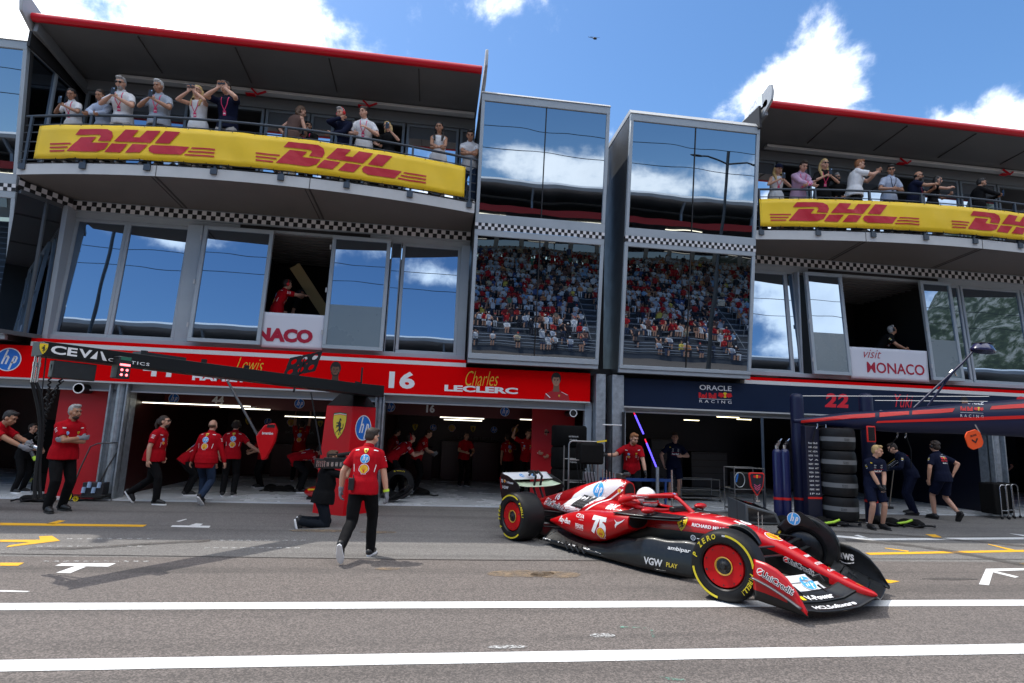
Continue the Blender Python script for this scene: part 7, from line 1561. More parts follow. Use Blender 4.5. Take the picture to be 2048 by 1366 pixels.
    m=MB(); q0=at(722,770,Y=11.2); m.bar(q0,q0+UP*.34,.03,.03); m.bar(q0,q0+V((-.12,0,.02)),.03,.1); m.build('mast',BLKM,o)
    # struts hanging down to the boards
    def pole(x0,y0,x1,y1,Y0,Y1,r,mm=BLKM): m=MB(); m.tube([at(x0,y0,Y=Y0),at(x1,y1,Y=Y1)],r,8); m.build('hanging_pole',mm,o,smooth=50)
    pole(455,762,516,872,10.3,9.9,.022,mat('pole_grey',(.06,.06,.065),.4,metal=.5)); pole(622,785,643,910,11.0,10.9,.014)
    s=MB(); pts=[(551,846),(556,860),(552,882),(534,918),(526,920),(516,880),(515,872),(532,850)]
    P=[at(x,y,Y=9.9) for x,y in pts]; cen=sum(P,V((0,0,0)))/len(P)
    s.add([V((q.x,9.80,q.z)) for q in P]+[V((q.x,9.92,q.z)) for q in P],[tuple(range(8)),tuple(range(15,7,-1))]+[(i,(i+1)%8,(i+1)%8+8,i+8) for i in range(8)]); bb=s.build('marker_board',mat('gantry_red'),o,bevel=.02)
    lay(txt('brembo',WHITE,.045,.17,bold=.03,cx=cen.x+.02,cy=cen.z+.10)+rect(BLK,cen.x+.0,cen.x+.12,cen.z+.19,cen.z+.24),'lettering',bb,lambda a,b,dd:V((a,9.797-dd,b)))
    m=MB()
    for px_,py_ in ((300,720),(420,742),(505,758)): q=at_b(px_,hA*.5+.02); m.box(q.x-.03,q.x+.03,q.y-.03,q.y+.03,q.z,q.z+.05)
    m.build('boom_clip',BLKM,o)
gantry_red()
# --- trolley with yellow wheels
def trolley():
    b=at(172,1003,Z=0); o=thing('cool_air_trolley','steel hooped trolley with two yellow wheels and blue bottles against the red panel','trolley',b)
    y=b.y
    hp_=[at(x,yy,Y=y) for x,yy in ((142,985),(160,938),(181,893),(196,887),(222,886),(228,891),(222,905),(200,940),(182,978))]
    m=MB(); m.tube(hp_[:5],.014,8); m.build('hoop_handle',mat('steel_tube',(.12,.11,.11),.3,metal=.8),o,smooth=50)
    m=MB(); m.tube([p+V((.0,.22,0)) for p in hp_[4:]],.014,8); m.tube([hp_[4],hp_[4]+V((0,.22,0))],.014,8); m.build('hoop_handle',mat('steel_tube'),o,smooth=50)
    WYL=mat('wheel_yellow',(.75,.55,.01),.4)
    for px_,r in ((132,.10),(151,.055)):
        c=at(px_,1005,Y=y-.02); c.z=r; m=MB(); m.lathe([(r*.72,-.015),(r*.95,-.02),(r*.95,.02),(r*.72,.015)],Matrix.Translation(c),24,axis='y',cap=False)
        for k in range(5): a=R(72*k); m.bar(c+V((r*.15*math.cos(a),0,r*.15*math.sin(a))),c+V((r*.8*math.cos(a),0,r*.8*math.sin(a))),.02,.02)
        w=m.build('wheel',WYL,o,smooth=40)
        m=MB(); m.lathe([(r*.95,-.02),(r,-.012),(r,.012),(r*.95,.02)],Matrix.Translation(c),28,axis='y',cap=False); m.lathe([(1e-4,-.02),(r*.18,-.02),(r*.18,.02),(1e-4,.02)],Matrix.Translation(c),12,axis='y'); m.build('tyre',RUBBER,w,smooth=40)
    m=MB(); m.box(b.x-.38,b.x+.28,y-.02,y+.3,.07,.10); m.box(b.x-.1,b.x+.34,y-.02,y+.3,.1,.13); m.build('chassis',BLKM,o,bevel=.008)
    m=MB(); m.box(b.x-.12,b.x+.26,y+.02,y+.26,.12,.36); m.build('drum_box',mat('bin_dark',(.03,.03,.035),.4),o,bevel=.01)
    for i in range(4): m=MB(); x=b.x-.08+.09*i; m.tube([(x,y-.0,.16+.1*(i%2)),(x,y+.02,.27+.1*(i%2))],.035,12); m.build('bottle',mat('bottle_blue',(.30,.42,.62),.2),o,smooth=50)
trolley()
# --- navy team gantry
def gantry_navy():
    GN=mat('gantry_navy',(.010,.014,.05),.42,spec=.4); GR=mat('gantry_stripe_red',(.72,.02,.015),.35)
    c=at(1603,1040,Z=0); o=thing('pit_gantry','navy overhead boom with red stripes carried by two round navy posts','gantry',(c.x,c.y,0))
    Y1=c.y; 
    c2=at(1746,1045,Z=0)
    for (cc,pt,r) in ((c,787,.135),(c2,787,.135)):
        top=at(1603 if cc is c else 1748,pt,Y=cc.y).z; m=MB(); m.tube([(cc.x,cc.y,0),(cc.x,cc.y,top-.12),(cc.x,cc.y,top-.05),(cc.x,cc.y,top-.015),(cc.x,cc.y,top)],[r,r,r*.93,r*.65,r*.1],24); p=m.build('post',GN,o,smooth=60)
        m=MB(); m.tube([(cc.x,cc.y,.42),(cc.x,cc.y,.47)],r+.004,24); m.build('post_band',GR,p)
        m=MB(); m.box(cc.x-.32,cc.x+.32,cc.y-.2,cc.y+.3,0,.03); m.build('foot_plate',CHROME,p,bevel=.01)
    A=at(1590,840,Y=Y1-.15); 
    # the boom swells to the right and comes towards the viewer
    sec=[(1586,838,846,Y1-.05),(1700,824,858,Y1-.5),(1800,818,866,Y1-.9),(1900,808,868,Y1-1.3),(2048,797,875,Y1-1.9),(2150,790,880,Y1-2.3)]
    vs=[];fs=[]
    for x,yt,yb,Y in sec:
        t=at(x,yt,Y=Y);b=at(x,yb,Y=Y); h=t.z-b.z; w=max(.05,h*.45)
        for k in range(12): a=2*math.pi*k/12+.26; vs.append(V((t.x+w*.0,Y+w*math.cos(a),(t.z+b.z)/2+h/2*math.copysign(abs(math.sin(a))**.8,math.sin(a)))))
    n=len(sec)
    for i in range(n-1): fs+=[(12*i+k,12*i+(k+1)%12,12*i+12+(k+1)%12,12*i+12+k) for k in range(12)]
    fs+=[tuple(range(12)),tuple(12*(n-1)+k for k in range(12))]
    m=MB(); m.add(vs,fs); bo=m.build('boom',GN,o,smooth=50); bv=bvh_of([bo]); off=ORG_[bo.name]
    def S(px_,py_,dd):
        q=V((0,0,CAMH)); v=(at(px_,py_,Y=10)-q).normalized(); hq=bv.ray_cast(q-off,v,60)
        return None if hq[0] is None else hq[0]+off-v*(.012+dd)
    # stripes laid on the boom surface along its length
    def strip(pts0,pts1,m_):
        L=[(m_,[*pts0,*pts1[::-1]],[tuple(range(len(pts0)*2))],0)]; lay(L,'red_stripe',bo,S,maxe=25,base=.0,eps=.003)
    strip([(1602,841),(1690,830),(1750,826)],[(1602,846),(1690,838),(1750,834)],GR); strip([(1759,825),(1820,822),(1818,822)],[(1759,834),(1816,829),(1818,829)],GR); strip([(1825,821),(1880,818),(1910,816)],[(1824,829),(1880,826),(1905,824)],GR)
    strip([(1984,812),(2020,809),(2100,804)],[(1980,819),(2020,817),(2100,813)],GR); strip([(1755,842),(1900,836),(2100,829)],[(1752,846),(1900,842),(2100,836)],GR)
    def pxl(L,s,cx,cy,sh=0): return [(m_,[(cx+x*s,cy-y*s-sh*x*s) for x,y in P],F,l) for m_,P,F,l in L]
    lay(pxl(L_rb(),42,1944,822,-.04),'lettering',bo,S,maxe=6,base=.0,eps=.003)
    # stay wires
    for y0_,y1_,x0_,x1_,Y0,Y1_ in ((792,793,1605,1978,Y1,Y1-1.5),(801,803,1750,1975,Y1-.2,Y1-1.5)):
        m=MB(); m.tube([at(x0_,y0_,Y=Y0),at(x1_,y1_,Y=Y1_)],.006,5); m.build('stay_wire',CHROME,o)
    # lamp arm
    a0=at(1828,816,Y=9.6);a1=at(1925,726,Y=9.3);b0=at(1856,812,Y=9.6);b1=at(1905,745,Y=9.35);e=at(1945,704,Y=9.25)
    m=MB(); m.tube([a0,a1],.022,10); m.tube([a1,e],.017,10); m.tube([b0,b1],.02,10); ar=m.build('lamp_arm',GN,o,smooth=50)
    m=MB(); q=a0.lerp(e,.62); m.tube([q,q+(e-a0).normalized()*.07],.028,12); q=at(1910,745,Y=9.35); m.tube([q,q+V((.03,0,-.06))],.02,8); m.build('arm_joint',CHROME,ar,smooth=50)
    hc_2=at(1966,697,Y=9.2); m=MB(); vs=[]
    m.lathe([(1e-4,.09),(.12,.085),(.17,.05),(.21,-.01),(.225,-.035),(.21,-.06),(1e-4,-.065)],Matrix.Translation(hc_2)@Matrix.Rotation(R(8),4,'Y')@Matrix.Diagonal((1,.75,1.1,1)),28); m.build('lamp_head',mat('lamp_indigo',(.018,.02,.075),.25,coat=.5),ar,smooth=50)
    m=MB(); m.box(hc_2.x-.14,hc_2.x+.14,hc_2.y-.1,hc_2.y+.1,hc_2.z+.085,hc_2.z+.105); m.build('lamp_top',BLKM,ar,bevel=.008)
    # hanging clips and short hoses
    for px_,py_ in ((1635,850),(1652,852),(1795,868),(1812,868)):
        p=at(px_,py_,Y=Y1-.6); m=MB(); m.tube([p+UP*.03,p-UP*.03,p-UP*.08+V((-.03,0,0))],.014,8); m.build('clip',CHROME,o,smooth=50)
    for pts in (((1795,872),(1782,890),(1778,905)),((1812,872),(1822,900),(1822,935)),((1632,855),(1626,880),(1624,905))):
        m=MB(); m.tube([at(x,y,Y=Y1-.6) for x,y in pts],.010,6); m.build('short_hose',mat('hose_black'),o,smooth=60)
    m=MB(); m.tube([at(1950,849,Y=9.2),at(1960,866,Y=9.2)],.012,8); m.build('board_stem',CHROME,o)
    # orange brake board
    bc=at(1947,879,Y=9.15); r_=.16
    ob=thing('brake_board','orange rounded board reading brakes hanging under the navy boom','sign board',bc)
    pts=[]; 
    for k in range(4):
        for j in range(5): a=R(90*k+62+ (j-2)*9); pts.append((r_*1.15*math.cos(a),r_*1.15*math.sin(a)))
    m=MB(); m.prism(pts,(bc,V((1,0,0)),V((0,0,1))),-.02 if False else .02); m.build('board',mat('board_orange',(.85,.09,.012),.4),ob,bevel=.004)
    lay(tf(txt('BRAKES',BLK,.035,.13,bold=.03,cy=.075)+stroke(BLK,[(-.06,.01),(0,-.055),(.06,.01)],.03),1,rot=15),'lettering',ob,lambda a,b,dd:V((bc.x+a,bc.y-.023-dd,bc.z+b)))
gantry_navy()
def phone_frame():
    p=at(1741,868,Y=10.7); o=thing('signal_display','small black rounded display with red rim hanging on the right gantry post','display',p)
    m=MB(); m.box(p.x-.10,p.x+.10,p.y-.03,p.y,p.z-.165,p.z+.165); m.build('red_rim',mat('gantry_stripe_red'),o,bevel=.03,seg=4)
    m=MB(); m.box(p.x-.078,p.x+.078,p.y-.036,p.y-.02,p.z-.14,p.z+.14); m.build('screen',mat('dark_lens'),o,bevel=.02,seg=3)
phone_frame()
# --- gas bottles, banner panel with sponsor column
def bottles():
    for px_ in (1557,1573):
        b=at(px_,1040 if px_<1560 else 1041,Z=.0); b.y=max(b.y,10.9); x=at(px_,1000,Y=b.y).x; r=.095
        zt=at(px_,898,Y=b.y).z
        o=thing('gas_bottle','navy gas bottle with red band beside the gantry post, %s one'%('left' if px_<1560 else 'right'),'gas bottle',(x,b.y,0),'navy gas bottles')
        m=MB(); m.lathe([(r,0.02),(r,zt-.08),(r*.85,zt-.03),(r*.5,zt),(1e-4,zt)],Matrix.Translation((x,b.y,0)),24); m.build('cylinder',mat('bottle_navy',(.014,.018,.085),.3,coat=.3),o,smooth=40)
        m=MB(); m.tube([(x,b.y,.42),(x,b.y,.47)],r+.004,24); m.build('band',mat('gantry_stripe_red'),o)
        m=MB(); m.tube([(x,b.y,zt),(x,b.y,zt+.08)],.045,12); m.box(x-.04,x+.04,b.y-.05,b.y,zt+.08,zt+.12); m.tube([(x,b.y-.03,zt+.1),(x+.09,b.y-.05,zt+.22)],.018,8); m.lathe([(1e-4,-.05),(.035,-.05),(.035,-.02),(1e-4,-.02)],Matrix.Translation((x+.02,b.y-.02,zt+.14)),14,axis='y'); m.build('valve',CHROME,o,smooth=40)
    x0,x1=at(1614,950,Y=10.95).x,at(1642,950,Y=10.95).x; zt=at(1625,852,Y=10.95).z
    o=thing('sponsor_panel','narrow navy panel with a white column of small sponsor marks beside the tyres','panel',((x0+x1)/2,10.95,0))
    m=MB(); m.box(x0,x1,10.95,11.1,0.02,zt); m.build('panel',mat('panel_navy',(.008,.010,.028),.4),o,bevel=.006)
    m=MB(); m.box(x0,x1,10.944,10.95,.50,.54); m.build('band',mat('gantry_stripe_red'),o)
    L=[]; xm=(x0+x1)/2; z=zt-.35
    for i,(a_,b_) in enumerate((('Red Bull',None),('ORACLE',None),('HONDA',None),('CASTORE','TAG'),('V','A'),('ROKT','SIEMENS'),('Mobil','AT'),('VISA','CASH'),('HP','RAUCH'),('GATE','POLY'),('ARMOR','NEAT'),('PEPE','HMD'),('1P','SUI'))):
        L+=txt(a_,WHITE,.034,.10 if b_ else .2,bold=.02,cx=xm-(.06 if b_ else 0),cy=z); 
        if b_: L+=txt(b_,WHITE,.03,.085,bold=.02,cx=xm+.065,cy=z)
        z-=.085
    lay(L,'lettering',o,lambda a,b,dd:V((a,10.946-dd,b)))
bottles()
# --- tyre stack beside the gantry
def stack(px_,py_,ptop,n,label,wr,blanket=True,Yf=None):
    b=at(px_,py_,Z=0); 
    if Yf: b=V((at(px_,900,Y=Yf).x,Yf,0))
    zt=at(px_,ptop,Y=b.y).z; h=(zt-.12)/n; r=wr
    tr=thing('tyre_dolly','low black dolly under %s'%label,'dolly',(b.x,b.y,0)); m=MB(); m.box(b.x-r*.8,b.x+r*.8,b.y-r*.8,b.y+r*.8,.08,.11); m.build('platform',BLKM,tr,bevel=.01)
    for sx_,sy_ in ((-1,-1),(1,-1),(-1,1),(1,1)): m=MB(); m.lathe([(1e-4,-.012),(.035,-.012),(.035,.012),(1e-4,.012)],Matrix.Translation((b.x+sx_*r*.7,b.y+sy_*r*.7,.036)),14,axis='y'); m.bar((b.x+sx_*r*.7,b.y+sy_*r*.7,.04),(b.x+sx_*r*.7,b.y+sy_*r*.7,.09),.02,.03); m.build('castor',CHROME,tr)
    proto=None
    for i in range(n):
        z=.12+h*i; o=thing('tyre',('%s tyre of %s'%(('bottom','second','third','fourth','fifth','sixth','seventh','eighth')[i] if i<n-1 else 'topmost',label)),'tyre',(b.x,b.y,z),'stacked tyres with grey labels',world=False,rz=R(7*i))
        if proto is None:
            m=MB(); w=h*.985; m.lathe([(r*.62,.01),(r*.78,0),(r*.93,.012),(r*.99,w*.14),(r,w*.3),(r,w*.7),(r*.99,w*.86),(r*.93,w-.012),(r*.78,w),(r*.62,w-.01)],seg=48,cap=False); c1_=m.build('carcass',RUBBER,o,smooth=40)
            q=MB(); P=[]; 
            v,f=grid_surface(lambda a,b_:V(((r+.003)*math.cos(2*math.pi*a),(r+.003)*math.sin(2*math.pi*a),w*(.40+.20*b_))),48,1); q.add(v,f); c2_=q.build('label_band',mat('label_grey',(.16,.165,.17),.6,var=.1),o,smooth=60)
            q=MB(); q.lathe([(r*.62,.02),(r*.60,w*.5),(r*.62,w-.02)],seg=32,cap=False); q.lathe([(1e-4,w*.5),(r*.6,w*.5)],seg=32,cap=False); c3_=q.build('rim',BLKM,o,smooth=50); proto=(c1_,c2_,c3_)
            LT=txt('Front',BLK,.022,.1,cx=0,cy=.02)+txt('Right',BLK,.022,.1,cx=0,cy=-.012)
            c4_=lay(LT,'handwriting',o,lambda a,b_,dd:V(((r+.005+dd)*math.sin(a/r-.45),-(r+.005+dd)*math.cos(a/r-.45),w*.47+b_))); proto+=(c4_,)
        else:
            for c in proto: k=c.copy(); COL.objects.link(k); k.parent=o
stack(1682,1050,856,4,'the tall tyre stack behind the blond man',.335)
# --- covered tyre trolleys behind the rear wing, black blankets
def blanket_rack(px0,px1,pt,pb,Y,label,words=True,n=4):
    a=at(px0,pb,Y=Y);b=at(px1,pb,Y=Y); zt=at(px0,pt,Y=Y).z; o=thing('tyre_blanket_stack',label,'tyre stack',((a.x+b.x)/2,Y+.3,0)); h=zt/n
    for i in range(n):
        m=MB(); m.lathe([(1e-4,.0),(.93,0),(1,.06),(1,.9),(.93,.985),(1e-4,.985)],Matrix.Translation(((a.x+b.x)/2,Y+(b.x-a.x)/2,h*i+.03))@Matrix.Diagonal(((b.x-a.x)/2,(b.x-a.x)/2,h,1)),28); q=m.build('wrapped_tyre',mat('blanket_black',(.006,.006,.006),.8,spec=.1,var=.2,vscale=8,bump=.5,bscale=25),o,smooth=50)
        if words and i in(0,2,3): xm=(a.x+b.x)/2; lay(txt('ARTERNUM',mat('blanket_print',(.45,.45,.45),.6),.03,.2,cx=xm,cy=h*i+h*.55)+txt('STUDIOS',mat('blanket_print'),.03,.16,cx=xm,cy=h*i+h*.4),'lettering',q,lambda a_,b_,dd:V((a_,Y-.012-dd,b_)))
blanket_rack(1108,1180,852,1005,11.5,'tall stack of black wrapped tyres behind the rear wing',n=4)
blanket_rack(1060,1100,905,1005,14.2,'lower stack of black wrapped tyres deeper in the garage',words=False,n=3)
blanket_rack(45,100,840,1000,13.6,'stack of wrapped tyres with yellow print in the far left garage',words=False,n=4)
for i in range(3): 
    q=at(60,880+40*i,Y=13.5); o=thing('warning_label','small yellow print on the wrapped tyres, number %s from the top'%('one','two','three')[i],'label',q); lay(txt('AUTOSPORT',mat('lime_print',(.5,.55,.05),.6),.03,.14,cx=0,cy=.02)+txt('TESTED',mat('lime_print'),.03,.1,cx=0,cy=-.02),'print',o,lambda a,b,dd:V((q.x+a,q.y-.02-dd,q.z+b)))
# --- steel rack with cables in front
def rack():
    Y=10.6; x0,x1=at(1138,900,Y=Y).x,at(1196,900,Y=Y).x; zt=at(1140,882,Y=Y).z; o=thing('equipment_rack','steel hooped rack with black bag and hanging cables behind the engine cover','rack',((x0+x1)/2,Y,0))
    m=MB(); m.tube([(x0,Y,0),(x0,Y,zt-.06),(x0+.02,Y,zt-.02),(x0+.06,Y,zt),(x1,Y,zt)],.016,8); m.tube([(x1,Y,0),(x1,Y,zt)],.016,8)
    for z in (.35,.75,zt-.35): m.tube([(x0,Y,z),(x1,Y,z)],.01,8); m.tube([(x0,Y+.4,z),(x1,Y+.4,z)],.01,8)
    m.tube([(x0,Y+.4,0),(x0,Y+.4,zt-.1)],.014,8); m.tube([(x1,Y+.4,0),(x1,Y+.4,zt-.1)],.014,8); m.build('frame',mat('steel_tube2',(.30,.30,.30),.3,metal=.8),o,smooth=50)
    m=MB(); m.box(x0+.2,x1+.1,Y-.08,Y+.3,zt-.42,zt-.02); m.build('bag',mat('bag_black',(.007,.007,.007),.75,spec=.15,bump=.5,bscale=15),o,bevel=.05,seg=4)
    m=MB(); m.bar((x1-.05,Y-.09,zt+.0),(x1+.14,Y-.09,zt+.03),.02,.03); m.build('yellow_tag',YEL,o)
    for i in range(6): m=MB(); x=x0+.15+.06*i; m.tube([(x,Y-.03,zt-.4),(x+.02,Y-.05,zt-.6),(x+.05,Y-.04,zt-.75),(x+.01,Y-.03,zt-.85)],.008,6); m.build('cable',mat('hose_black'),o,smooth=60)
    m=MB(); m.box(x1-.28,x1-.06,Y-.03,Y+.05,.78,.95); m.build('grey_box',STEEL,o,bevel=.006)
rack()
def small_poles():
    Y=10.9
    for i,px_ in enumerate((1205,1214,1222,1232,1241)):
        p=at(px_,1000,Y=Y); o=thing('steel_rod','upright steel rod behind the car, %s of five from the left'%('first','second','third','fourth','fifth')[i],'rod',(p.x,Y+.05*i,0),'steel rods behind the car'); m=MB(); m.tube([(p.x,Y+.05*i,0),(p.x,Y+.05*i,at(px_,938+3*i,Y=Y).z)],.012,8); m.build('rod',CHROME,o); m=MB(); m.tube([(p.x,Y+.05*i,0),(p.x,Y+.05*i,.03)],.05,12); m.build('foot',BLKM,o)
    o=thing('stand_pole','tall grey T topped pole between the two garages','pole',at(1223,1000,Y=11.2)*1); p=at(1223,1000,Y=11.2); zt=at(1223,850,Y=11.2).z; m=MB(); m.tube([(p.x,11.2,0),(p.x,11.2,zt)],.012,8); m.build('pole',BLKM,o); m=MB(); m.tube([(p.x-.2,11.2,zt),(p.x+.2,11.2,zt)],.014,8); m.build('crossbar',mat('pole_white',(.6,.6,.6),.4),o)
    for nm,px_,pt,Y,r,mm,lb in (('stand_pole',1315,934,11.8,.035,STEEL,'thick grey steel post in front of the navy garage'),('stand_pole',1344,940,11.5,.022,CHROME,'slim bright steel post behind the halo'),('stand_pole',1529,835,12.3,.032,mat('pole_dark_blue',(.05,.07,.10),.4),'tall dark upright pole at the navy garage mouth'),('stand_pole',1246,824,12.4,.035,BLKM,'dark upright pole beside the galvanised pillar')):
        p=at(px_,1000,Y=Y); o=thing(nm,lb,'pole',(p.x,Y,0)); m=MB(); m.tube([(p.x,Y,0),(p.x,Y,at(px_,pt,Y=Y).z)],r,12); m.build('pole',mm,o,smooth=50); m=MB(); m.tube([(p.x,Y,0),(p.x,Y,.025)],r*3,16); m.build('foot',mm,o)
    for a,b,lb in (((1270,830),(1287,868),'upper lit blue violet light wand in the navy garage'),((1293,886),(1313,935),'lower lit blue violet light wand in the navy garage')):
        p,q=at(*a,Y=12.9),at(*b,Y=12.9); o=thing('light_wand',lb,'light',(p+q)/2,'blue light wands'); m=MB(); m.tube([p,q],.018,10); m.build('tube',mat('wand_blue',(.1,.08,.8),.4,emit=(.10,.07,1),es=1.5),o,smooth=50); m=MB(); m.tube([p+(p-q).normalized()*.10,p],.016,10); m.build('red_tip',mat('wand_red',(.8,.02,.05),.4,emit=(.9,.02,.06),es=.6),o)
    p,q=at(1200,940,Y=11.9),at(1345,942,Y=11.9); o=thing('barrier_rail','blue horizontal barrier rail behind the leaning mechanic','rail',(p.x,11.9,0)); m=MB(); m.bar((p.x,11.9,.72),(q.x,11.9,.72),.05,.06); m.build('rail',mat('rail_blue',(.01,.05,.20),.4),o)
    m=MB(); 
    for t in (.1,.9): x=p.x+(q.x-p.x)*t; m.bar((x,11.9,0),(x,11.9,.7),.04,.04)
    m.build('rail_leg',mat('rail_blue'),o)
small_poles()
# --- navy lollipop board on grey monitor wedge
def lolly():
    p=at(1512,965,Y=9.6); o=thing('pit_board','navy coffin shaped board with red rim and pink chevrons on a steel foot','pit board',p)
    pts=[(-.24,.24),(-.20,.28),(.20,.28),(.24,.24),(.19,-.10),(.02,-.36),(-.02,-.36),(-.19,-.10)]; k=.62
    m=MB(); m.prism([(a*k,b*k) for a,b in pts],(p,V((1,0,0)),V((0,0,1))),.03); m.build('red_rim',mat('gantry_stripe_red'),o,bevel=.004)
    m=MB(); m.prism([(a*k*.86,b*k*.88) for a,b in pts],(p-V((0,.031,0)),V((1,0,0)),V((0,0,1))),.004); m.build('face',mat('panel_navy'),o)
    lay(tf(L_bull(),.16,0,.10)+disc(BLKM,.04,0,.02)+stroke(mat('pink_chevron',(.70,.10,.22),.5),[(-.06,-.03),(0,-.065),(.06,-.03)],.012)+stroke(mat('pink_chevron'),[(-.06,-.065),(0,-.10),(.06,-.065)],.012)+stroke(mat('pink_chevron'),[(-.05,-.10),(0,-.13),(.05,-.10)],.012),'chevron',o,lambda a,b,dd:V((p.x+a,p.y-.036-dd,p.z+b)))
    m=MB(); m.tube([(p.x,p.y,p.z-.22),(p.x,p.y,p.z-.30)],.018,10); m.box(p.x-.04,p.x+.04,p.y-.04,p.y+.04,p.z-.33,p.z-.30); m.build('foot',CHROME,o)
    # wedge shaped console
    a=at(1492,1050,Z=0); w_=thing('console','grey wedge shaped console with a dark screen behind the car nose','console',a); X0,X1=a.x,a.x+.75; y0_,y1_=a.y,a.y+.7
    hh=at(1498,1006,Y=y0_).z
    P=[(X0,y0_,0.02),(X1,y0_,0.02),(X1,y1_,0.02),(X0,y1_,0.02),(X0,y0_,hh*.95),(X1-.1,y0_,hh*.55),(X1-.1,y1_,hh*.75),(X0,y1_,hh*1.1)]
    m=MB(); m.add(P,[(0,1,5,4),(1,2,6,5),(2,3,7,6),(3,0,4,7),(4,5,6,7),(3,2,1,0)]); m.build('case',mat('console_grey',(.13,.14,.15),.35,metal=.4),w_,bevel=.015)
    def T(u,v,d): q=V(P[4]).lerp(V(P[5]),u).lerp(V(P[7]).lerp(V(P[6]),u),v); return q+UP*(d+.006)
    lay(rect(mat('dark_lens'),.12,.88,.12,.9)+tf(L_bull(),.3,.5,.65,lay=1),'screen',w_,T)
    def Fq(u,v,d): q=V(P[0]).lerp(V(P[1]),u).lerp(V(P[4]).lerp(V(P[5]),u),v); return q-V((0,d+.004,0))
    lay(rect(mat('dark_lens'),.08,.9,.15,.85),'side_panel',w_,Fq)
lolly()
# --- trolley frames, carts, kit on the ground
def frame_cart(px0,px1,pt,Y,label,col=None):
    x0,x1=at(px0,1000,Y=Y).x,at(px1,1000,Y=Y).x; zt=at(px0,pt,Y=Y).z; o=thing('steel_cart',label,'cart',((x0+x1)/2,Y,0)); mm=col or mat('steel_tube2')
    m=MB()
    for x in (x0,x1):
        for y in (Y,Y+.45): m.tube([(x,y,.06),(x,y,zt)],.011,8)
    for z in (.12,zt*.55,zt): 
        m.tube([(x0,Y,z),(x1,Y,z)],.010,8); m.tube([(x0,Y+.45,z),(x1,Y+.45,z)],.010,8); m.tube([(x0,Y,z),(x0,Y+.45,z)],.010,8); m.tube([(x1,Y,z),(x1,Y+.45,z)],.010,8)
    m.build('frame',mm,o,smooth=50); m=MB(); m.box(x0,x1,Y,Y+.45,.12,.14); m.build('shelf',BLKM,o)
    for x in (x0,x1): m=MB(); m.lathe([(1e-4,-.012),(.035,-.012),(.035,.012),(1e-4,.012)],Matrix.Translation((x,Y,.036)),14,axis='y'); m.build('castor',RUBBER,o)
    return o,x0,x1,zt
o,x0,x1,zt=frame_cart(1470,1530,936,12.0,'wheeled steel cart with coiled cable behind the navy pit board')
m=MB(); m.tube([(x0+.1+.12*math.cos(a*.5),11.96,zt-.25+.16*math.sin(a*.5)) for a in range(0,26)],.009,6); m.build('coiled_cable',mat('cable_grey',(.4,.42,.42),.4),o,smooth=60)
m=MB(); m.box(x0+.05,x1-.05,12.02,12.3,zt-.55,zt-.1); m.build('black_case',BLKM,o,bevel=.02); m=MB(); m.tube([(x0+.02,11.97,zt-.3),(x0+.06,11.96,zt-.12)],.02,8); m.build('blue_grip',mat('grip_blue',(.02,.15,.5),.4),o)
o,x0,x1,zt=frame_cart(1362,1440,958,14.2,'low wheeled steel cart inside the navy garage')
for k in range(3):
    x0=at(1990+24*k,1000,Y=12.1).x; Y=12.1+.15*k; o=thing('folded_trolley','black folded trolley with steel hoop at the right edge, %s from the left'%('first','second','third')[k],'trolley',(x0,Y,0),'folded trolleys by the right pillar'); m=MB(); m.box(x0,x0+.22,Y,Y+.4,.1,.82); m.build('body',mat('bag_black'),o,bevel=.03,seg=3)
    m=MB(); m.tube([(x0+.12,Y-.03,.05),(x0+.12,Y-.03,.74),(x0+.16,Y-.03,.79),(x0+.26,Y-.03,.79),(x0+.30,Y-.03,.74),(x0+.30,Y-.03,.05)],.011,8); m.tube([(x0+.12,Y-.03,.2),(x0+.3,Y-.03,.2)],.009,8); m.build('hoop',CHROME,o,smooth=50)
    for q in (.12,.3): m=MB(); m.lathe([(1e-4,-.012),(.03,-.012),(.03,.012),(1e-4,.012)],Matrix.Translation((x0+q,Y-.03,.032)),12,axis='y'); m.build('castor',RUBBER,o)
def bag_of_kit(px_,py_,label,lime=True,s=1):
    b=at(px_,py_,Z=0); rnd=random.Random(px_); o=thing('equipment_bag',label,'kit',b,'black kit lying on the ground'); 
    m=MB()
    for i in range(5): m.ell((b.x+rnd.uniform(-.28,.28)*s,b.y+rnd.uniform(0,.25),.06),(.16*s,.12*s,.07*s+rnd.uniform(0,.05)))
    remeshed_world=m.build('bundle',mat('bag_black'),o,smooth=60)
    m=MB(); pts=[(b.x-.45*s+.09*s*i,b.y-.10+.06*math.sin(i*1.3),.035+.03*abs(math.sin(i))) for i in range(11)]; m.tube(pts,.018,8); m.build('hose',mat('hose_black'),o,smooth=60)
    if lime: m=MB(); m.tube([(b.x-.12*s,b.y-.14,.07),(b.x+.08*s,b.y-.15,.10),(b.x+.22*s,b.y-.13,.14)],.024,10); m.build('lime_sleeve',mat('lime_hose',(.45,.75,.05),.5),o,smooth=50)
bag_of_kit(1650,1052,'black kit with lime sleeve left of the tall tyre stack foot'); bag_of_kit(1795,1052,'black kit with lime sleeve right of the blond man'); bag_of_kit(1832,1056,'plain black kit bag right of the blond man',lime=False,s=.8); bag_of_kit(1600,1050,'black hoses at the foot of the left gantry post',lime=False)
bag_of_kit(1955,1020,'black kit on the navy garage floor edge',lime=False); bag_of_kit(835,993,'black blanket lying on the garage floor edge under the stooping man',lime=False,s=1.1); bag_of_kit(560,985,'black knee pads and blanket on the garage floor at the left of the cameraman',lime=False); bag_of_kit(70,1005,'black wheel gun hose heap behind the bearded man',lime=False,s=.8)
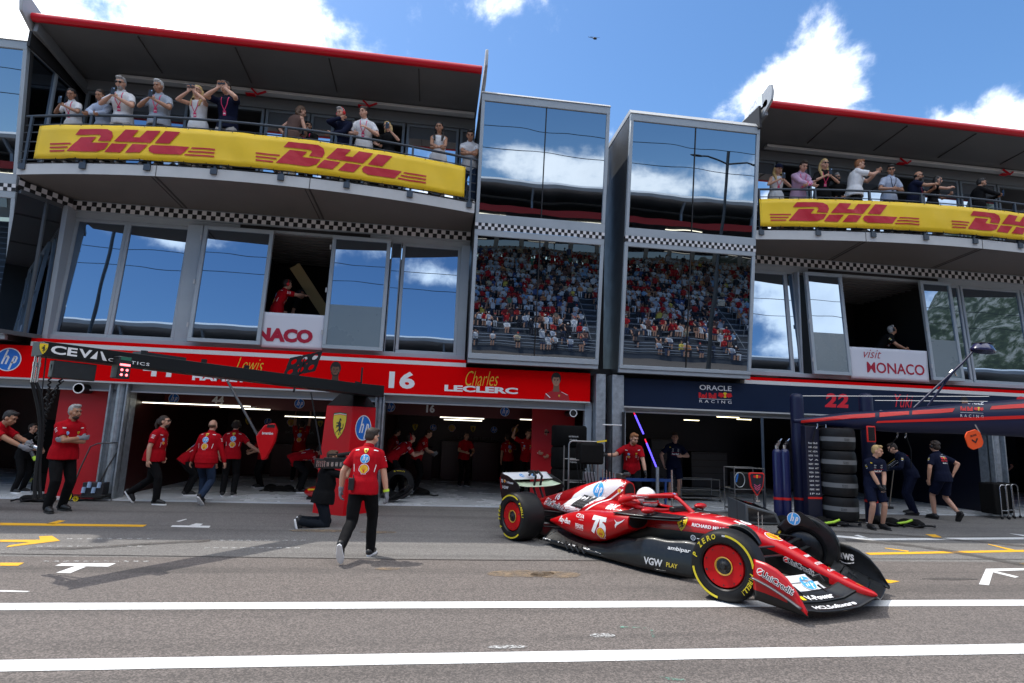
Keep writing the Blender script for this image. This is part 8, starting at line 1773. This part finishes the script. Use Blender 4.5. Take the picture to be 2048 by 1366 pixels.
def wheel_gun():
    p=wpt(l,(l['wR']+l['wL'])/2); o=thing('wheel_gun','grey pneumatic gun with lime tip held by the man at the left edge','tool',p,world=False); m=MB(); m.tube([(0,0,0),(.14,0,-.03)],.045,12); m.tube([(.05,0,-.02),(.16,0,-.20)],.03,10); m.build('gun_body',mat('gun_grey',(.08,.09,.10),.4,metal=.3),o,smooth=50); m=MB(); m.tube([(.16,0,-.20),(.20,0,-.26)],.03,10); m.build('tip',mat('lime_hose'),o,smooth=50); m=MB(); m.tube([(.14,0,-.03),(.22,0,-.06)],.035,12); m.build('socket',CHROME,o)
wheel_gun()
# --- second car's nose and the orange jack between the cameraman and the walking man
def jack():
    b=at(690,1015,Z=0); o=thing('front_jack','orange framed jack by the foot of the red column','jack',b); OR=mat('jack_orange',(.80,.10,.01),.4)
    m=MB(); m.bar((b.x-.02,b.y,.04),(b.x-.02,b.y,.42),.05,.03); m.bar((b.x-.22,b.y,.40),(b.x,b.y,.40),.04,.04); m.bar((b.x-.2,b.y,.10),(b.x,b.y,.06),.04,.04); m.bar((b.x-.2,b.y,.38),(b.x-.03,b.y,.1),.03,.03); m.build('frame',OR,o,bevel=.006); m=MB(); m.lathe([(1e-4,-.02),(.05,-.02),(.05,.02),(1e-4,.02)],Matrix.Translation((b.x-.2,b.y,.05)),16,axis='y'); m.build('wheel',BLKM,o); m=MB(); m.box(b.x-.16,b.x-.10,b.y-.03,b.y+.03,.40,.47); m.build('clamp',BLKM,o,bevel=.006)
jack()
def nose_part():
    b=at(780,1010,Z=0); o=thing('spare_wing','black carbon wing element standing beside the walking man','wing part',b); m=MB(); v,f=grid_surface(lambda a,c_:V((b.x-.1+.55*a,b.y+.1+.3*c_,.05+.28*a*a+.05*math.sin(c_*3))),10,6); m.add(v,f); q=m.build('plate',CARBON,o,smooth=60); so=q.modifiers.new('s','SOLIDIFY'); so.thickness=.015
    m=MB(); m.tube([(b.x-.1,b.y+.1,.06),(b.x+.2,b.y+.05,.3),(b.x+.38,b.y+.1,.42),(b.x+.44,b.y+.15,.35)],.008,6); m.build('cable',BLK,o,smooth=50)
    w=at(870,930,Y=13.4); o=thing('tyre','slick tyre with yellow lettering standing in the dark of the red garage','tyre',(w.x-.8,13.6,.33)); m=MB(); m.lathe([(.22,-.15),(.34,-.13),(.355,0),(.34,.13),(.22,.15)],Matrix.Translation((w.x-.8,13.6,.36)),40,axis='y',cap=False); m.build('carcass',RUBBER,o,smooth=50); lay(txt('P ZERO',mat('sidewall_yellow'),.05,.24,bold=.03,cx=w.x-.8,cy=.64),'lettering',o,lambda a,b_,dd:V((a,13.465-dd,b_)))
nose_part()
def car_in_garage():
    p=at(632,1005,Z=.0); o=thing('nose_cone','red and yellow nose section low behind the kneeling cameraman','car part',(p.x,p.y+.3,0)); m=MB(); m.ell((p.x,p.y+.4,.18),(.34,.4,.12)); m.build('shell',PAINT,o,smooth=60); m=MB(); m.bar((p.x-.2,p.y+.05,.26),(p.x+.05,p.y+.02,.27),.02,.03); m.build('yellow_strip',YEL,o); m=MB(); m.box(p.x-.25,p.x+.25,p.y+.2,p.y+.6,0,.08); m.build('cradle',BLKM,o,bevel=.01)
car_in_garage()
for a,b,c_,lb in (((1330,1000),.9,1.55,'dark tool chest in the shadows of the navy garage, left'),((1420,1000),1.2,1.2,'dark tool chest in the shadows of the navy garage, middle'),((1620,1000),1.4,1.7,'dark tool chest behind the sponsor panel')):
    p=at(*a,Y=17.0); o=thing('tool_chest',lb,'tool chest',(p.x,17.2,0)); m=MB(); m.box(p.x-b/2,p.x+b/2,17,17.6,.1,c_); m.build('carcass',mat('chest_dark',(.018,.02,.028),.35),o,bevel=.01)
    for k in range(5): m=MB(); m.box(p.x-b/2+.03,p.x+b/2-.03,16.985,16.998,.16+(c_-.2)/5*k,.13+(c_-.2)/5*(k+1)); m.build('drawer',mat('chest_drawer',(.035,.04,.055),.3),o)
def led():
    for a,b,Y,m_,lb in (((1765,878),(1980,881),17.5,mat('led_red',(.6,.02,.02),.4,emit=(.9,.03,.03),es=1.2),'thin lit red light line across the navy garage'),((1915,985),(1966,992),17.0,mat('led_blue',(.02,.05,.7),.4,emit=(.03,.06,1),es=1.5),'blue lit strip low in the navy garage')):
        p,q=at(*a,Y=Y),at(*b,Y=Y); o=thing('light_strip',lb,'light',(p+q)/2); m=MB(); m.bar(p,q,.03,.03); m.build('strip',m_,o)
    for px_,py_,w_,h_,lb in ((1990,905,.9,.5,'dim lit blue monitor in the far right garage'),(1945,905,.5,.4,'dim monitor beside the orange board')):
        p=at(px_,py_,Y=17.6); o=thing('monitor',lb,'monitor',p); m=MB(); m.box(p.x-w_/2,p.x+w_/2,17.6,17.66,p.z-h_/2,p.z+h_/2); m.build('casing',BLKM,o,bevel=.01); m=MB(); m.box(p.x-w_/2+.03,p.x+w_/2-.03,17.59,17.598,p.z-h_/2+.03,p.z+h_/2-.03); m.build('screen',mat('screen_glow',(.01,.03,.09),.3,emit=(.02,.08,.28),es=.5),o)
    p=at(1700,905,Y=13.2); 
led()
o=thing('broom','long handled broom leaning between the gantry posts','broom',at(1778,1020,Z=.0)); q=at(1778,1020,Z=0); t=at(1788,935,Y=q.y); m=MB(); m.tube([q,t],.011,8); m.build('handle',mat('broom_handle',(.25,.2,.15),.5),o); m=MB(); m.box(q.x-.1,q.x+.1,q.y-.05,q.y+.05,.0,.09); m.build('brush',BLKM,o,bevel=.01)
